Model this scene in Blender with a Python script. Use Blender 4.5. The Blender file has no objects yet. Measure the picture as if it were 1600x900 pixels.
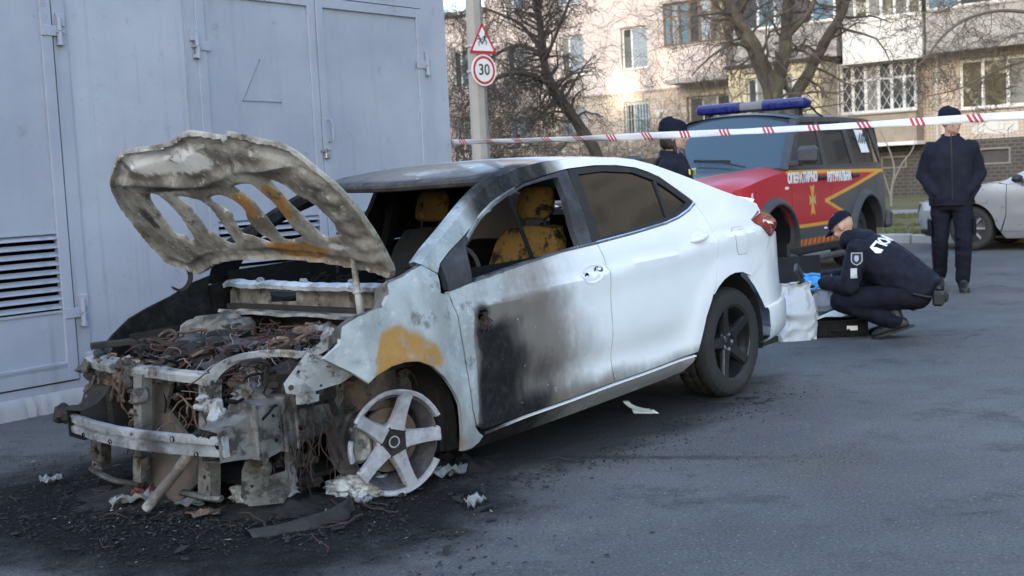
import bpy, bmesh, math, random
import numpy as np
from mathutils import Vector, Matrix, noise
from mathutils.geometry import delaunay_2d_cdt
PI = math.pi
rng = random.Random(7)
S = bpy.context.scene
COL = S.collection
# ---------------------------------------------------------------- camera
cam_d = bpy.data.cameras.new('camera'); cam = bpy.data.objects.new('camera', cam_d); COL.objects.link(cam)
PITCH, ROLL, CH = 0.08664, -0.0492, 1.307
cam_d.sensor_width = 36.0; cam_d.lens = 1952/1600*36; cam_d.clip_start = 0.1; cam_d.clip_end = 2000
_f = Vector((0, math.cos(PITCH), -math.sin(PITCH))); _r0 = Vector((1, 0, 0)); _u0 = _r0.cross(_f)
_r = _r0*math.cos(ROLL) + _u0*math.sin(ROLL); _u = -_r0*math.sin(ROLL) + _u0*math.cos(ROLL)
_m = Matrix((( _r.x, _u.x, -_f.x, 0), (_r.y, _u.y, -_f.y, 0), (_r.z, _u.z, -_f.z, CH), (0, 0, 0, 1)))
cam.matrix_world = _m
cam_d.dof.use_dof = True; cam_d.dof.focus_distance = 6.3; cam_d.dof.aperture_fstop = 5.0
S.camera = cam
# ---------------------------------------------------------------- sky and sun
SUN_EL, SUN_AZ = math.radians(10), math.radians(212)     # azimuth from +Y towards +X
w = bpy.data.worlds.new('World'); S.world = w; w.use_nodes = True
nt = w.node_tree; sky = nt.nodes.new('ShaderNodeTexSky'); sky.sky_type = 'NISHITA'; sky.sun_disc = False
sky.sun_elevation = SUN_EL; sky.sun_rotation = SUN_AZ; sky.air_density = 1.0; sky.dust_density = 2.0; sky.ozone_density = 1.7
bg = nt.nodes['Background']; nt.links.new(sky.outputs[0], bg.inputs[0]); bg.inputs[1].default_value = 0.15
sd = bpy.data.lights.new('sun', 'SUN'); sun = bpy.data.objects.new('sun', sd); COL.objects.link(sun)
sd.energy = 2.0; sd.angle = math.radians(0.5); sd.color = (1.0, 0.80, 0.58)
_s = Vector((math.sin(SUN_AZ)*math.cos(SUN_EL), math.cos(SUN_AZ)*math.cos(SUN_EL), math.sin(SUN_EL)))
sun.rotation_euler = _s.to_track_quat('Z', 'Y').to_euler()
S.view_settings.view_transform = 'Standard'; S.view_settings.look = 'None'; S.view_settings.gamma = 1
S.view_settings.use_curve_mapping = False
S.view_settings.exposure = 3.0
S.cycles.max_bounces = 6

# ---------------------------------------------------------------- materials
class NT:
    def __init__(s, name):
        s.m = bpy.data.materials.new(name); s.m.use_nodes = True; s.t = s.m.node_tree
        s.b = s.t.nodes['Principled BSDF']; s.tc = None
    def n(s, typ, **kw):
        nd = s.t.nodes.new(typ)
        for k, v in kw.items(): setattr(nd, k, v)
        return nd
    def put(s, sock, v):
        if hasattr(v, 'is_output') or isinstance(v, bpy.types.NodeSocket): s.t.links.new(v, sock)
        else:
            if isinstance(v, (tuple, list)) and len(v) == 3 and sock.type == 'RGBA': v = (*v, 1)
            sock.default_value = v
    def math(s, op, a, b=0.0, c=0.0, clamp=False):
        nd = s.n('ShaderNodeMath', operation=op, use_clamp=clamp)
        s.put(nd.inputs[0], a); s.put(nd.inputs[1], b); s.put(nd.inputs[2], c); return nd.outputs[0]
    def coord(s):
        if s.tc is None: s.tc = s.n('ShaderNodeTexCoord')
        return s.tc.outputs['Object']
    def map(s, scale=(1, 1, 1), rot=(0, 0, 0), loc=(0, 0, 0)):
        m = s.n('ShaderNodeMapping'); s.put(m.inputs[0], s.coord()); s.put(m.inputs['Scale'], scale); s.put(m.inputs['Rotation'], rot); s.put(m.inputs['Location'], loc); return m.outputs[0]
    def noise(s, scale, detail=4, rough=.55, vec=None, dist=0.0):
        nd = s.n('ShaderNodeTexNoise'); s.put(nd.inputs['Vector'], vec if vec is not None else s.coord())
        s.put(nd.inputs['Scale'], scale); s.put(nd.inputs['Detail'], detail); s.put(nd.inputs['Roughness'], rough); s.put(nd.inputs['Distortion'], dist); return nd.outputs['Fac']
    def vor(s, scale, feature='F1', vec=None, out='Distance'):
        nd = s.n('ShaderNodeTexVoronoi', feature=feature); s.put(nd.inputs['Vector'], vec if vec is not None else s.coord()); s.put(nd.inputs['Scale'], scale); return nd.outputs[out]
    def ss(s, v, lo, hi):           # smoothstep lo..hi
        nd = s.n('ShaderNodeMapRange', interpolation_type='SMOOTHSTEP'); s.put(nd.inputs[0], v); s.put(nd.inputs[1], lo); s.put(nd.inputs[2], hi); return nd.outputs[0]
    def lin(s, v, lo, hi, a, b):
        nd = s.n('ShaderNodeMapRange'); s.put(nd.inputs[0], v); s.put(nd.inputs[1], lo); s.put(nd.inputs[2], hi); s.put(nd.inputs[3], a); s.put(nd.inputs[4], b); return nd.outputs[0]
    def mix(s, f, a, b, mode='MIX'):
        nd = s.n('ShaderNodeMix', data_type='RGBA', blend_type=mode); s.put(nd.inputs[0], f); s.put(nd.inputs[6], a); s.put(nd.inputs[7], b); return nd.outputs[2]
    def mixf(s, f, a, b):
        nd = s.n('ShaderNodeMix', data_type='FLOAT'); s.put(nd.inputs[0], f); s.put(nd.inputs[2], a); s.put(nd.inputs[3], b); return nd.outputs[0]
    def attr(s, name):
        nd = s.n('ShaderNodeAttribute', attribute_name=name); return nd.outputs['Fac']
    def bump(s, h, strength=.3, dist=.01, prev=None):
        nd = s.n('ShaderNodeBump'); s.put(nd.inputs['Height'], h); s.put(nd.inputs['Strength'], strength); s.put(nd.inputs['Distance'], dist)
        if prev is not None: s.put(nd.inputs['Normal'], prev)
        return nd.outputs[0]
    def fin(s, col=None, rough=None, metal=None, normal=None, **kw):
        if col is not None: s.put(s.b.inputs['Base Color'], col)
        if rough is not None: s.put(s.b.inputs['Roughness'], rough)
        if metal is not None: s.put(s.b.inputs['Metallic'], metal)
        if normal is not None: s.put(s.b.inputs['Normal'], normal)
        for k, v in kw.items(): s.put(s.b.inputs[k.replace('_', ' ')], v)
        return s.m
def mul(c, k): return tuple(min(1, x*k) for x in c)
_mc = {}
def M(name, col, rough=.6, metal=0, var=.2, scale=6, bump=0, bscale=60, col2=None, c2scale=3, c2t=(.5, .65), spec=.5, coat=0, bdist=.004):
    if name in _mc: return _mc[name]
    t = NT(name); v = t.noise(scale, 5, .6)
    c = t.mix(v, mul(col, 1-var), mul(col, 1+var))
    if col2 is not None: c = t.mix(t.ss(t.noise(c2scale, 6, .65), *c2t), c, col2)
    nrm = t.bump(t.noise(bscale, 4, .6), bump, bdist) if bump else None
    r = t.lin(t.noise(scale*1.7, 4), .3, .7, max(.02, rough-.1), min(1, rough+.1))
    kw = {}
    if coat: kw['Coat_Weight'] = coat; kw['Coat_Roughness'] = .06
    _mc[name] = t.fin(c, r, metal, nrm, Specular_IOR_Level=spec, **kw); return _mc[name]
def glass_mat(name, col=(.02, .025, .03), rough=.04, spec=.8, alpha=None):
    if name in _mc: return _mc[name]
    t = NT(name); m = t.fin(col, rough, 0, None, Specular_IOR_Level=spec, IOR=1.5)
    if alpha is not None: t.put(t.b.inputs['Alpha'], alpha)
    _mc[name] = m; return m

# ---------------------------------------------------------------- mesh building
class MB:
    def __init__(s): s.v = []; s.f = []; s.mi = []; s.at = {}
    def add(s, vs, fs, mi=0):
        o = len(s.v); s.v += [tuple(p) for p in vs]; s.f += [tuple(i+o for i in f) for f in fs]; s.mi += [mi]*len(fs); return s
    def box(s, x0, x1, y0, y1, z0, z1, mi=0):
        return s.add([(x0,y0,z0),(x1,y0,z0),(x1,y1,z0),(x0,y1,z0),(x0,y0,z1),(x1,y0,z1),(x1,y1,z1),(x0,y1,z1)],
                     [(0,3,2,1),(4,5,6,7),(0,1,5,4),(1,2,6,5),(2,3,7,6),(3,0,4,7)], mi)
    def bbox(s, x0, x1, y0, y1, z0, z1, b=.01, mi=0):      # chamfered box
        b = min(b, abs(x1-x0)*.45, abs(y1-y0)*.45, abs(z1-z0)*.45)
        vs = []
        for sx, X in ((1, x0), (-1, x1)):
            for sy, Y in ((1, y0), (-1, y1)):
                for sz, Z in ((1, z0), (-1, z1)):
                    vs += [(X, Y+sy*b, Z+sz*b), (X+sx*b, Y, Z+sz*b), (X+sx*b, Y+sy*b, Z)]
        k = lambda i, j, l, a: ((i*2+j)*2+l)*3+a
        fs = []
        for i in (0, 1):
            q = [k(i,0,0,0), k(i,1,0,0), k(i,1,1,0), k(i,0,1,0)]; fs.append(q if i else q[::-1])
            q = [k(0,i,0,1), k(0,i,1,1), k(1,i,1,1), k(1,i,0,1)]; fs.append(q if i else q[::-1])
            q = [k(0,0,i,2), k(1,0,i,2), k(1,1,i,2), k(0,1,i,2)]; fs.append(q if i else q[::-1])
        for i in (0, 1):
            for j in (0, 1):
                fs.append((k(i,j,0,0), k(i,j,0,1), k(i,j,1,1), k(i,j,1,0)))
                fs.append((k(i,0,j,0), k(i,0,j,2), k(i,1,j,2), k(i,1,j,0)))
                fs.append((k(0,i,j,1), k(0,i,j,2), k(1,i,j,2), k(1,i,j,1)))
        for i in (0, 1):
            for j in (0, 1):
                for l in (0, 1): fs.append((k(i,j,l,0), k(i,j,l,1), k(i,j,l,2)))
        return s.add(vs, fs, mi)
    def obox(s, c, ax, ay, az, mi=0):      # box from centre and three half-axis vectors
        c, ax, ay, az = Vector(c), Vector(ax), Vector(ay), Vector(az); vs = []
        for k in ((-1,-1,-1),(1,-1,-1),(1,1,-1),(-1,1,-1),(-1,-1,1),(1,-1,1),(1,1,1),(-1,1,1)): vs.append(c+ax*k[0]+ay*k[1]+az*k[2])
        return s.add(vs, [(0,3,2,1),(4,5,6,7),(0,1,5,4),(1,2,6,5),(2,3,7,6),(3,0,4,7)], mi)
    def bar(s, a, b, w, h, up=(0, 0, 1), mi=0):      # rectangular bar a->b
        a, b = Vector(a), Vector(b); d = (b-a); L = d.length; d.normalize(); up = Vector(up)
        sd = d.cross(up)
        if sd.length < 1e-4: sd = d.cross(Vector((1, 0, 0)))
        sd.normalize(); u2 = sd.cross(d)
        return s.obox((a+b)/2, d*L/2, sd*w/2, u2*h/2, mi)
    def tube(s, pts, rad, n=8, mi=0, cap=True, flat=1.0):
        pts = [Vector(p) for p in pts]
        if not isinstance(rad, (list, tuple)): rad = [rad]*len(pts)
        vs = []; fs = []; prev = None
        for i, p in enumerate(pts):
            d = (pts[min(i+1, len(pts)-1)]-pts[max(i-1, 0)])
            if d.length < 1e-7: d = Vector((0, 0, 1))
            d.normalize()
            if prev is None:
                a = d.orthogonal().normalized()
                if abs(d.z) < .9: a = d.cross(Vector((0, 0, 1))).normalized()
            else:
                a = prev-d*prev.dot(d)
                a = a.normalized() if a.length > 1e-5 else d.orthogonal().normalized()
            prev = a; b = d.cross(a)
            for k in range(n):
                t = 2*PI*k/n; vs.append(p+(a*math.cos(t)+b*math.sin(t)*flat)*rad[i])
        for i in range(len(pts)-1):
            for k in range(n):
                fs.append((i*n+k, i*n+(k+1) % n, (i+1)*n+(k+1) % n, (i+1)*n+k))
        if cap:
            fs.append(tuple(range(n))[::-1]); fs.append(tuple((len(pts)-1)*n+k for k in range(n)))
        return s.add(vs, fs, mi)
    def lathe(s, prof, n=48, axis='y', c=(0, 0, 0), a0=0, a1=2*PI, mi=0, close=False, fn=None):   # prof: (r, h) along axis
        full = abs(a1-a0-2*PI) < 1e-6; m = n if full else n+1; vs = []; fs = []; q = len(prof)
        for k in range(m):
            t = a0+(a1-a0)*k/n
            for j, (r, h) in enumerate(prof):
                if fn: r, h = fn(t, j, r, h)
                p = {'y': (r*math.cos(t), h, r*math.sin(t)), 'z': (r*math.cos(t), r*math.sin(t), h), 'x': (h, r*math.cos(t), r*math.sin(t))}[axis]
                vs.append((p[0]+c[0], p[1]+c[1], p[2]+c[2]))
        for k in range(n):
            k2 = (k+1) % m
            for j in range(q if close else q-1):
                j2 = (j+1) % q
                fs.append((k*q+j, k*q+j2, k2*q+j2, k2*q+j))
        return s.add(vs, fs, mi)
    def prism(s, poly, d0, d1, plane='xz', mi=0):     # convex or simple polygon extruded
        def P(a, b, d): return {'xz': (a, d, b), 'xy': (a, b, d), 'yz': (d, a, b)}[plane]
        n = len(poly); vs = [P(a, b, d0) for a, b in poly]+[P(a, b, d1) for a, b in poly]
        fs = [tuple(range(n)), tuple(range(2*n-1, n-1, -1))]+[(i, i+n, (i+1) % n+n, (i+1) % n) for i in range(n)]
        return s.add(vs, fs, mi)
    def grid(s, rows, mi=0, closeu=False):            # list of rows of points
        n = len(rows[0]); vs = [p for r in rows for p in r]; fs = []
        for i in range(len(rows)-1):
            for k in range(n if closeu else n-1):
                fs.append((i*n+k, i*n+(k+1) % n, (i+1)*n+(k+1) % n, (i+1)*n+k))
        return s.add(vs, fs, mi)
    def blob(s, c, r, seed=0, amp=.25, fr=2.0, nu=14, nv=9, flat=(1, 1, 1), mi=0):
        c = Vector(c); rows = []; off = Vector((seed*3.1, seed*1.7, seed*.9))
        for i in range(nv+1):
            th = PI*i/nv; row = []
            for k in range(nu):
                ph = 2*PI*k/nu; d = Vector((math.sin(th)*math.cos(ph), math.sin(th)*math.sin(ph), math.cos(th)))
                rr = r*(1+amp*noise.fractal(d*fr+off, .8, 2, 4)); row.append((c.x+d.x*rr*flat[0], c.y+d.y*rr*flat[1], c.z+d.z*rr*flat[2]))
            rows.append(row)
        return s.grid(rows, mi, True)
    def xf(s, m, start=0):
        for i in range(start, len(s.v)): s.v[i] = tuple(m @ Vector(s.v[i]))
        return s
    def build(s, name, mats, parent=None, smooth=True, angle=35, flip=False, attrs=None, local=None, recalc=True):
        me = bpy.data.meshes.new(name); me.from_pydata(s.v, [], s.f)
        if not isinstance(mats, (list, tuple)): mats = [mats]
        for m in mats: me.materials.append(m)
        if len(mats) > 1: me.polygons.foreach_set('material_index', s.mi)
        if recalc:
            bm = bmesh.new(); bm.from_mesh(me); bmesh.ops.recalc_face_normals(bm, faces=bm.faces); bm.to_mesh(me); bm.free()
        me.update()
        if smooth:
            me.polygons.foreach_set('use_smooth', [True]*len(me.polygons)); me.set_sharp_from_angle(angle=math.radians(angle))
        if attrs:
            for k, vals in attrs.items():
                a = me.attributes.new(k, 'FLOAT', 'POINT'); a.data.foreach_set('value', vals)
        o = bpy.data.objects.new(name, me); COL.objects.link(o)
        if parent is not None: o.parent = parent
        if local is not None: o.matrix_local = local
        return o
def empty(name, loc=(0, 0, 0), rz=0, parent=None):
    o = bpy.data.objects.new(name, None); COL.objects.link(o); o.location = loc; o.rotation_euler = (0, 0, rz)
    o.empty_display_size = .1
    if parent is not None: o.parent = parent
    return o
def tag(o, label=None, cat=None, group=None, kind=None):
    if label: o['label'] = label
    if cat: o['category'] = cat
    if group: o['group'] = group
    if kind: o['kind'] = kind
    return o
def part_label(o, label): o['label'] = label; return o
def copy_tree(o, parent=None):
    c = o.copy(); COL.objects.link(c); c.parent = parent
    for ch in o.children: copy_tree(ch, c)
    return c
def sst(x, a, b):
    t = max(0.0, min(1.0, (x-a)/(b-a))) if b != a else float(x > a); return t*t*(3-2*t)
def nz(x, y, z, sc, seed=0): return noise.fractal(Vector((x*sc+seed*7.3, y*sc+seed*3.1, z*sc-seed*5.7)), .9, 2, 4)
def inpoly(px, py, poly):
    poly = np.asarray(poly); x0, y0 = poly[:, 0], poly[:, 1]; x1, y1 = np.roll(x0, -1), np.roll(y0, -1)
    r = np.zeros(len(px), bool)
    for a, b, c, d in zip(x0, y0, x1, y1):
        if b == d: continue
        cond = ((b > py) != (d > py)) & (px < (c-a)*(py-b)/(d-b)+a); r ^= cond
    return r
def resample(poly, res):
    out = []
    for i in range(len(poly)):
        a, b = np.array(poly[i], float), np.array(poly[(i+1) % len(poly)], float); n = max(1, int(math.ceil(np.hypot(*(b-a))/res)))
        for k in range(n): out.append(tuple(a+(b-a)*k/n))
    return out
def smooth_poly(pts, n=4, closed=False):       # Catmull-Rom through points
    P_ = [np.array(p, float) for p in pts]; out = []; m = len(P_)
    rngi = range(m) if closed else range(m-1)
    for i in rngi:
        p0 = P_[(i-1) % m] if closed or i > 0 else P_[0]; p1 = P_[i]; p2 = P_[(i+1) % m]; p3 = P_[(i+2) % m] if closed or i+2 < m else P_[-1]
        for k in range(n):
            t = k/n; out.append(tuple(.5*((2*p1)+(-p0+p2)*t+(2*p0-5*p1+4*p2-p3)*t*t+(-p0+3*p1-3*p2+p3)*t**3)))
    if not closed: out.append(tuple(P_[-1]))
    return out
def cdt(outer, holes=(), res=.03, inner=True):
    """triangulate a 2D polygon with holes on a dense grid -> pts, tris, boundary loops (index lists)"""
    loops = [resample(outer, res)]+[resample(h, res) for h in holes]; pts = []; edges = []; lidx = []
    for lp in loops:
        o = len(pts); pts += lp; n = len(lp); edges += [(o+i, o+(i+1) % n) for i in range(n)]; lidx.append([o+i for i in range(n)])
    nb = len(pts)
    if inner:
        A = np.array(outer); x = np.arange(A[:, 0].min()+res*.5, A[:, 0].max(), res); z = np.arange(A[:, 1].min()+res*.5, A[:, 1].max(), res)
        X, Z = np.meshgrid(x, z); X[1::2] += res*.5; X = X.ravel(); Z = Z.ravel(); ok = inpoly(X, Z, outer)
        for h in holes: ok &= ~inpoly(X, Z, h)
        B = np.array(pts[:nb]); X, Z = X[ok], Z[ok]
        if len(X):
            d = np.min((X[:, None]-B[None, :, 0])**2+(Z[:, None]-B[None, :, 1])**2, axis=1); k = d > (res*.55)**2
            pts += list(zip(X[k].tolist(), Z[k].tolist()))
    vs, es, fs, ov, oe, of = delaunay_2d_cdt([Vector(p) for p in pts], edges, [], 0, 1e-6)
    V = np.array([(v.x, v.y) for v in vs]); mp = {}
    for i, o in enumerate(ov):
        for k in o: mp[k] = i
    F = np.array([f for f in fs if len(f) == 3]); c = V[F].mean(axis=1); ok = inpoly(c[:, 0], c[:, 1], outer)
    for h in holes: ok &= ~inpoly(c[:, 0], c[:, 1], h)
    return V, F[ok], [[mp[i] for i in l] for l in lidx]
def shell(mb, V, F, loops, fn, thick, inward=(0, -1, 0), back=True, mi=0):
    """map 2D triangulation by fn(a,b)->point; add a rim and a back offset by thick along inward (vector or function)"""
    P1 = [fn(a, b) for a, b in V]; inw = inward if callable(inward) else (lambda a, b: inward)
    P2 = []
    for (a, b), p in zip(V, P1):
        d = inw(a, b); P2.append((p[0]+d[0]*thick, p[1]+d[1]*thick, p[2]+d[2]*thick))
    mb.add(P1, [tuple(t) for t in F], mi)
    if back: mb.add(P2, [tuple(t[::-1]) for t in F], mi)
    for lp in loops:
        n = len(lp); vs = [P1[i] for i in lp]+[P2[i] for i in lp]
        mb.add(vs, [(i, (i+1) % n, n+(i+1) % n, n+i) for i in range(n)], mi)
    return mb
def at(u, v, dep):            # a point dep metres ahead of the camera
    d = _f+_r*((u-800)/1952)+_u*((450-v)/1952); return Vector((0, 0, CH))+d*dep
# text as mesh geometry
def text_mesh(name, body, size, mat, parent=None, local=None, extrude=.002, align='CENTER', shear=0, bold=.0, xs=1.0):
    cu = bpy.data.curves.new(name, 'FONT'); cu.body = body; cu.size = size; cu.extrude = extrude; cu.align_x = align; cu.align_y = 'CENTER'; cu.shear = shear; cu.offset = bold; cu.resolution_u = 3
    to = bpy.data.objects.new(name+'_tmp', cu); COL.objects.link(to); dg = bpy.context.evaluated_depsgraph_get(); dg.update()
    me = bpy.data.meshes.new_from_object(to.evaluated_get(dg)); bpy.data.objects.remove(to); bpy.data.curves.remove(cu)
    for v in me.vertices: v.co.x *= xs
    me.materials.clear(); me.materials.append(mat); me.name = name
    o = bpy.data.objects.new(name, me); COL.objects.link(o)
    if parent is not None: o.parent = parent
    if local is not None: o.matrix_local = local
    return o
# ================================================================ ground
CAR_YAW = 0.7062
def car_ground(x, y):        # sedan plan coordinates (x back from front axle, y to its left) -> world ground
    b = Vector((math.sin(CAR_YAW), math.cos(CAR_YAW), 0)); l = Vector((math.cos(CAR_YAW), -math.sin(CAR_YAW), 0))
    return Vector((-.508, 5.159, 0))+b*x+l*(y-.77)
t = NT('asphalt')
co = t.coord()
mp = t.n('ShaderNodeMapping', vector_type='TEXTURE'); o0 = car_ground(0, 0); t.put(mp.inputs[0], co); t.put(mp.inputs['Location'], (o0.x, o0.y, 0)); t.put(mp.inputs['Rotation'], (0, 0, PI/2-CAR_YAW))
sp = t.n('ShaderNodeSeparateXYZ'); t.put(sp.inputs[0], mp.outputs[0]); cx, cy = sp.outputs[0], t.math('MULTIPLY', sp.outputs[1], -1)
big = t.noise(.55, 5, .6); mid = t.noise(3.2, 6, .65); fine = t.noise(75, 4, .75); grit = t.vor(190); n2 = t.noise(1.7, 7, .7)
base = t.mix(t.ss(big, .35, .68), (.088, .086, .089), (.142, .138, .137))
base = t.mix(t.ss(mid, .52, .75), base, (.072, .070, .074))
base = t.mix(t.math('MULTIPLY', t.ss(n2, .54, .68), .8), base, (.155, .146, .136)); base = t.mix(t.math('MULTIPLY', t.ss(t.noise(1.15, 8, .78), .53, .63), .75), base, (.047, .046, .050)); base = t.mix(t.math('MULTIPLY', t.ss(t.noise(4.2, 7, .75), .60, .68), .75), base, (.040, .038, .040)); base = t.mix(t.math('MULTIPLY', t.ss(t.noise(.7, 5, .6, t.map((1, 1, 1), (0, 0, 0), (9, 4, 0))), .56, .70), .5), base, (.115, .100, .083))
base = t.mix(t.math('MULTIPLY', t.ss(fine, .50, .72), .7), base, (.215, .207, .20))
base = t.mix(t.math('MULTIPLY', t.ss(fine, .5, .30), .85), base, (.020, .020, .023))
fl = t.vor(60, out='Color'); fs_ = t.n('ShaderNodeSeparateColor'); t.put(fs_.inputs[0], fl)
base = t.mix(t.math('MULTIPLY', t.ss(fs_.outputs[0], .90, .94), t.ss(t.vor(60), .35, .15)), base, (.27, .255, .24))
ck = t.vor(.9, 'DISTANCE_TO_EDGE', t.map((1, 1, 1)))
wv = t.n('ShaderNodeVectorMath', operation='ADD'); nv = t.n('ShaderNodeTexNoise'); t.put(nv.inputs['Scale'], 2.2); t.put(nv.inputs['Detail'], 6); t.put(nv.inputs['Vector'], co); t.put(wv.inputs[0], co); sc_ = t.n('ShaderNodeVectorMath', operation='SCALE'); t.put(sc_.inputs[0], nv.outputs['Color']); t.put(sc_.inputs['Scale'], .9); t.put(wv.inputs[1], sc_.outputs[0])
ck = t.vor(.55, 'DISTANCE_TO_EDGE', wv.outputs[0]); crack = t.math('MULTIPLY', t.ss(ck, .011, .003), t.ss(t.noise(.8, 2), .56, .68))
base = t.mix(crack, base, (.015, .015, .017))
def ell(ax, ay, rx, ry):
    a = t.math('DIVIDE', t.math('SUBTRACT', cx, ax), rx); b = t.math('DIVIDE', t.math('SUBTRACT', cy, ay), ry)
    return t.math('SQRT', t.math('ADD', t.math('MULTIPLY', a, a), t.math('MULTIPLY', b, b)))
d1 = t.math('ADD', ell(-.42, .05, 1.25, 1.5), t.math('MULTIPLY', t.math('SUBTRACT', n2, .5), .9))
burn = t.ss(d1, 1.12, .62)
d2 = t.math('ADD', ell(1.3, .55, 2.1, .62), t.math('MULTIPLY', t.math('SUBTRACT', n2, .5), 1.1)); burn2 = t.math('MULTIPLY', t.ss(d2, 1.1, .6), .75)
burn = t.math('MAXIMUM', burn, burn2)
base = t.mix(t.math('MULTIPLY', burn, .93), base, t.mix(t.ss(fine, .5, .7), (.009, .009, .0095), (.03, .028, .027)))
# line of dark grit washed along the old seam beside the car
sl = t.math('ADD', t.math('MULTIPLY', cx, .66), t.math('MULTIPLY', cy, -.75)); 
sx = t.n('ShaderNodeSeparateXYZ'); t.put(sx.inputs[0], co)
ln = t.math('ABSOLUTE', t.math('SUBTRACT', sx.outputs[1], t.math('ADD', 5.80, t.math('MULTIPLY', sx.outputs[0], -.22))))
ln = t.math('ADD', ln, t.math('MULTIPLY', t.math('SUBTRACT', mid, .5), .22))
seam = t.math('MULTIPLY', t.ss(ln, .07, .0), t.math('MULTIPLY', t.ss(sx.outputs[0], -.5, .0), t.ss(sx.outputs[0], 1.5, .6)))
base = t.mix(t.math('MULTIPLY', seam, .8), base, (.035, .029, .022))
h = t.math('ADD', t.math('MULTIPLY', fine, .7), t.math('MULTIPLY', grit, .5)); h = t.math('ADD', h, t.math('MULTIPLY', mid, 1.4)); h = t.math('SUBTRACT', h, t.math('MULTIPLY', crack, 2.0))
rough = t.mixf(t.math('MAXIMUM', burn, t.ss(n2, .45, .7)), .72, .94)
t.fin(base, rough, 0, t.bump(h, .9, .014), Specular_IOR_Level=t.mixf(burn, .35, .08))
ASPH = t.m
KD = Vector((math.sin(math.radians(130)), math.cos(math.radians(130)), 0)); KN = Vector((-KD.y, KD.x, 0)); KN = Vector((.643, .766, 0))   # kerb direction, away normal
KP = Vector((6.3, 19.6, 0))
def kp(s, d, z=0): p = KP+KD*s+KN*d; return (p.x, p.y, z)
# earth sheet to the horizon, asphalt over it up to the kerb
mb = MB(); mb.add([(-600, -600, -.06), (600, -600, -.06), (600, 600, -.06), (-600, 600, -.06)], [(0, 1, 2, 3)])
tag(mb.build('ground', M('earth', (.10, .085, .06), .95, var=.35, scale=.6, bump=.4, bscale=8), smooth=False), kind='structure')
mb = MB(); q = [kp(-70, 0), kp(70, 0), kp(70, -90), kp(-70, -90)]
rows = []
for i in range(41):
    rows.append([kp(-70+140*i/40, -90*(k/40)) for k in range(41)])
mb.grid(rows)
tag(mb.build('road', ASPH), kind='structure')
# kerb stones
kerb = empty('kerb', kp(0, 0)); tag(kerb, kind='structure')
KM = M('kerb_concrete', (.30, .29, .28), .9, var=.25, scale=5, bump=.4, bscale=40)
ang = math.atan2(KD.y, KD.x)
kme = None
for i in range(34):
    s0 = -22+i*1.0
    if kme is None:
        b_ = MB(); b_.bbox(0, .985, 0, .15, -.05, .14, .018); ko = b_.build('kerb_stone', KM, kerb, smooth=False); kme = ko.data
    else: ko = bpy.data.objects.new('kerb_stone', kme); COL.objects.link(ko); ko.parent = kerb
    p = Vector(kp(s0, 0))-kerb.location
    ko.location = (p.x, p.y, rng.uniform(-.012, .012)); ko.rotation_euler = (0, 0, ang+rng.uniform(-.008, .008))
# verge, footpath, back verge
mb = MB(); rows = [[kp(-70+3.5*i, .15+k*1.0, .09+.03*noise.noise(Vector((i*.8, k*.7, 0)))) for k in range(9)] for i in range(41)]; mb.grid(rows)
VG = NT('verge_grass'); a = VG.noise(1.3, 6, .65); b = VG.noise(22, 4, .7)
c = VG.mix(VG.ss(a, .35, .65), (.085, .088, .030), (.13, .115, .060)); c = VG.mix(VG.ss(b, .5, .7), c, (.055, .05, .025)); VG.fin(c, .95, 0, VG.bump(b, .8, .05))
tag(mb.build('verge', VG.m), kind='structure')
mb = MB(); rows = [[kp(-70+7*i, 8.15+k*2.2, .11) for k in range(2)] for i in range(21)]; mb.grid(rows)
tag(mb.build('footpath', M('path_asphalt', (.20, .20, .205), .9, var=.2, scale=2, bump=.3, bscale=30)), kind='structure')
mb = MB(); rows = [[kp(-70+3.5*i, 10.35+k*1.2, .10+.04*noise.noise(Vector((i*.8, k*.7, 4)))) for k in range(16)] for i in range(41)]; mb.grid(rows)
tag(mb.build('back_verge', VG.m), kind='structure')
def grass(name, s0, s1, d0, d1, n, hh, label, seed):
    r = random.Random(seed); mb = MB(); vs = []; fs = []
    for i in range(n):
        s, d = r.uniform(s0, s1), r.uniform(d0, d1); p = kp(s, d, .085)
        if noise.noise(Vector((s*.7, d*.9, 2))) < -.15: continue
        for k in range(3):
            a = r.uniform(0, 2*PI); hgt = hh*r.uniform(.5, 1.3); dx, dy = math.cos(a)*.012, math.sin(a)*.012; lx, ly = r.uniform(-.6, .6)*hgt, r.uniform(-.6, .6)*hgt
            px, py = p[0]+r.uniform(-.04, .04), p[1]+r.uniform(-.04, .04); o = len(vs)
            vs += [(px-dx, py-dy, p[2]), (px+dx, py+dy, p[2]), (px+lx, py+ly, p[2]+hgt)]; fs.append((o, o+1, o+2))
    mb.add(vs, fs); g = mb.build(name, M('grass_blade', (.10, .105, .035), .8, var=.45, scale=.9), smooth=False, recalc=False); tag(g, label, 'grass', kind='stuff'); return g
grass('grass', -9, 14, .2, 8.0, 15000, .07, 'short patchy winter grass on the verge behind the kerb', 3)

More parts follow.
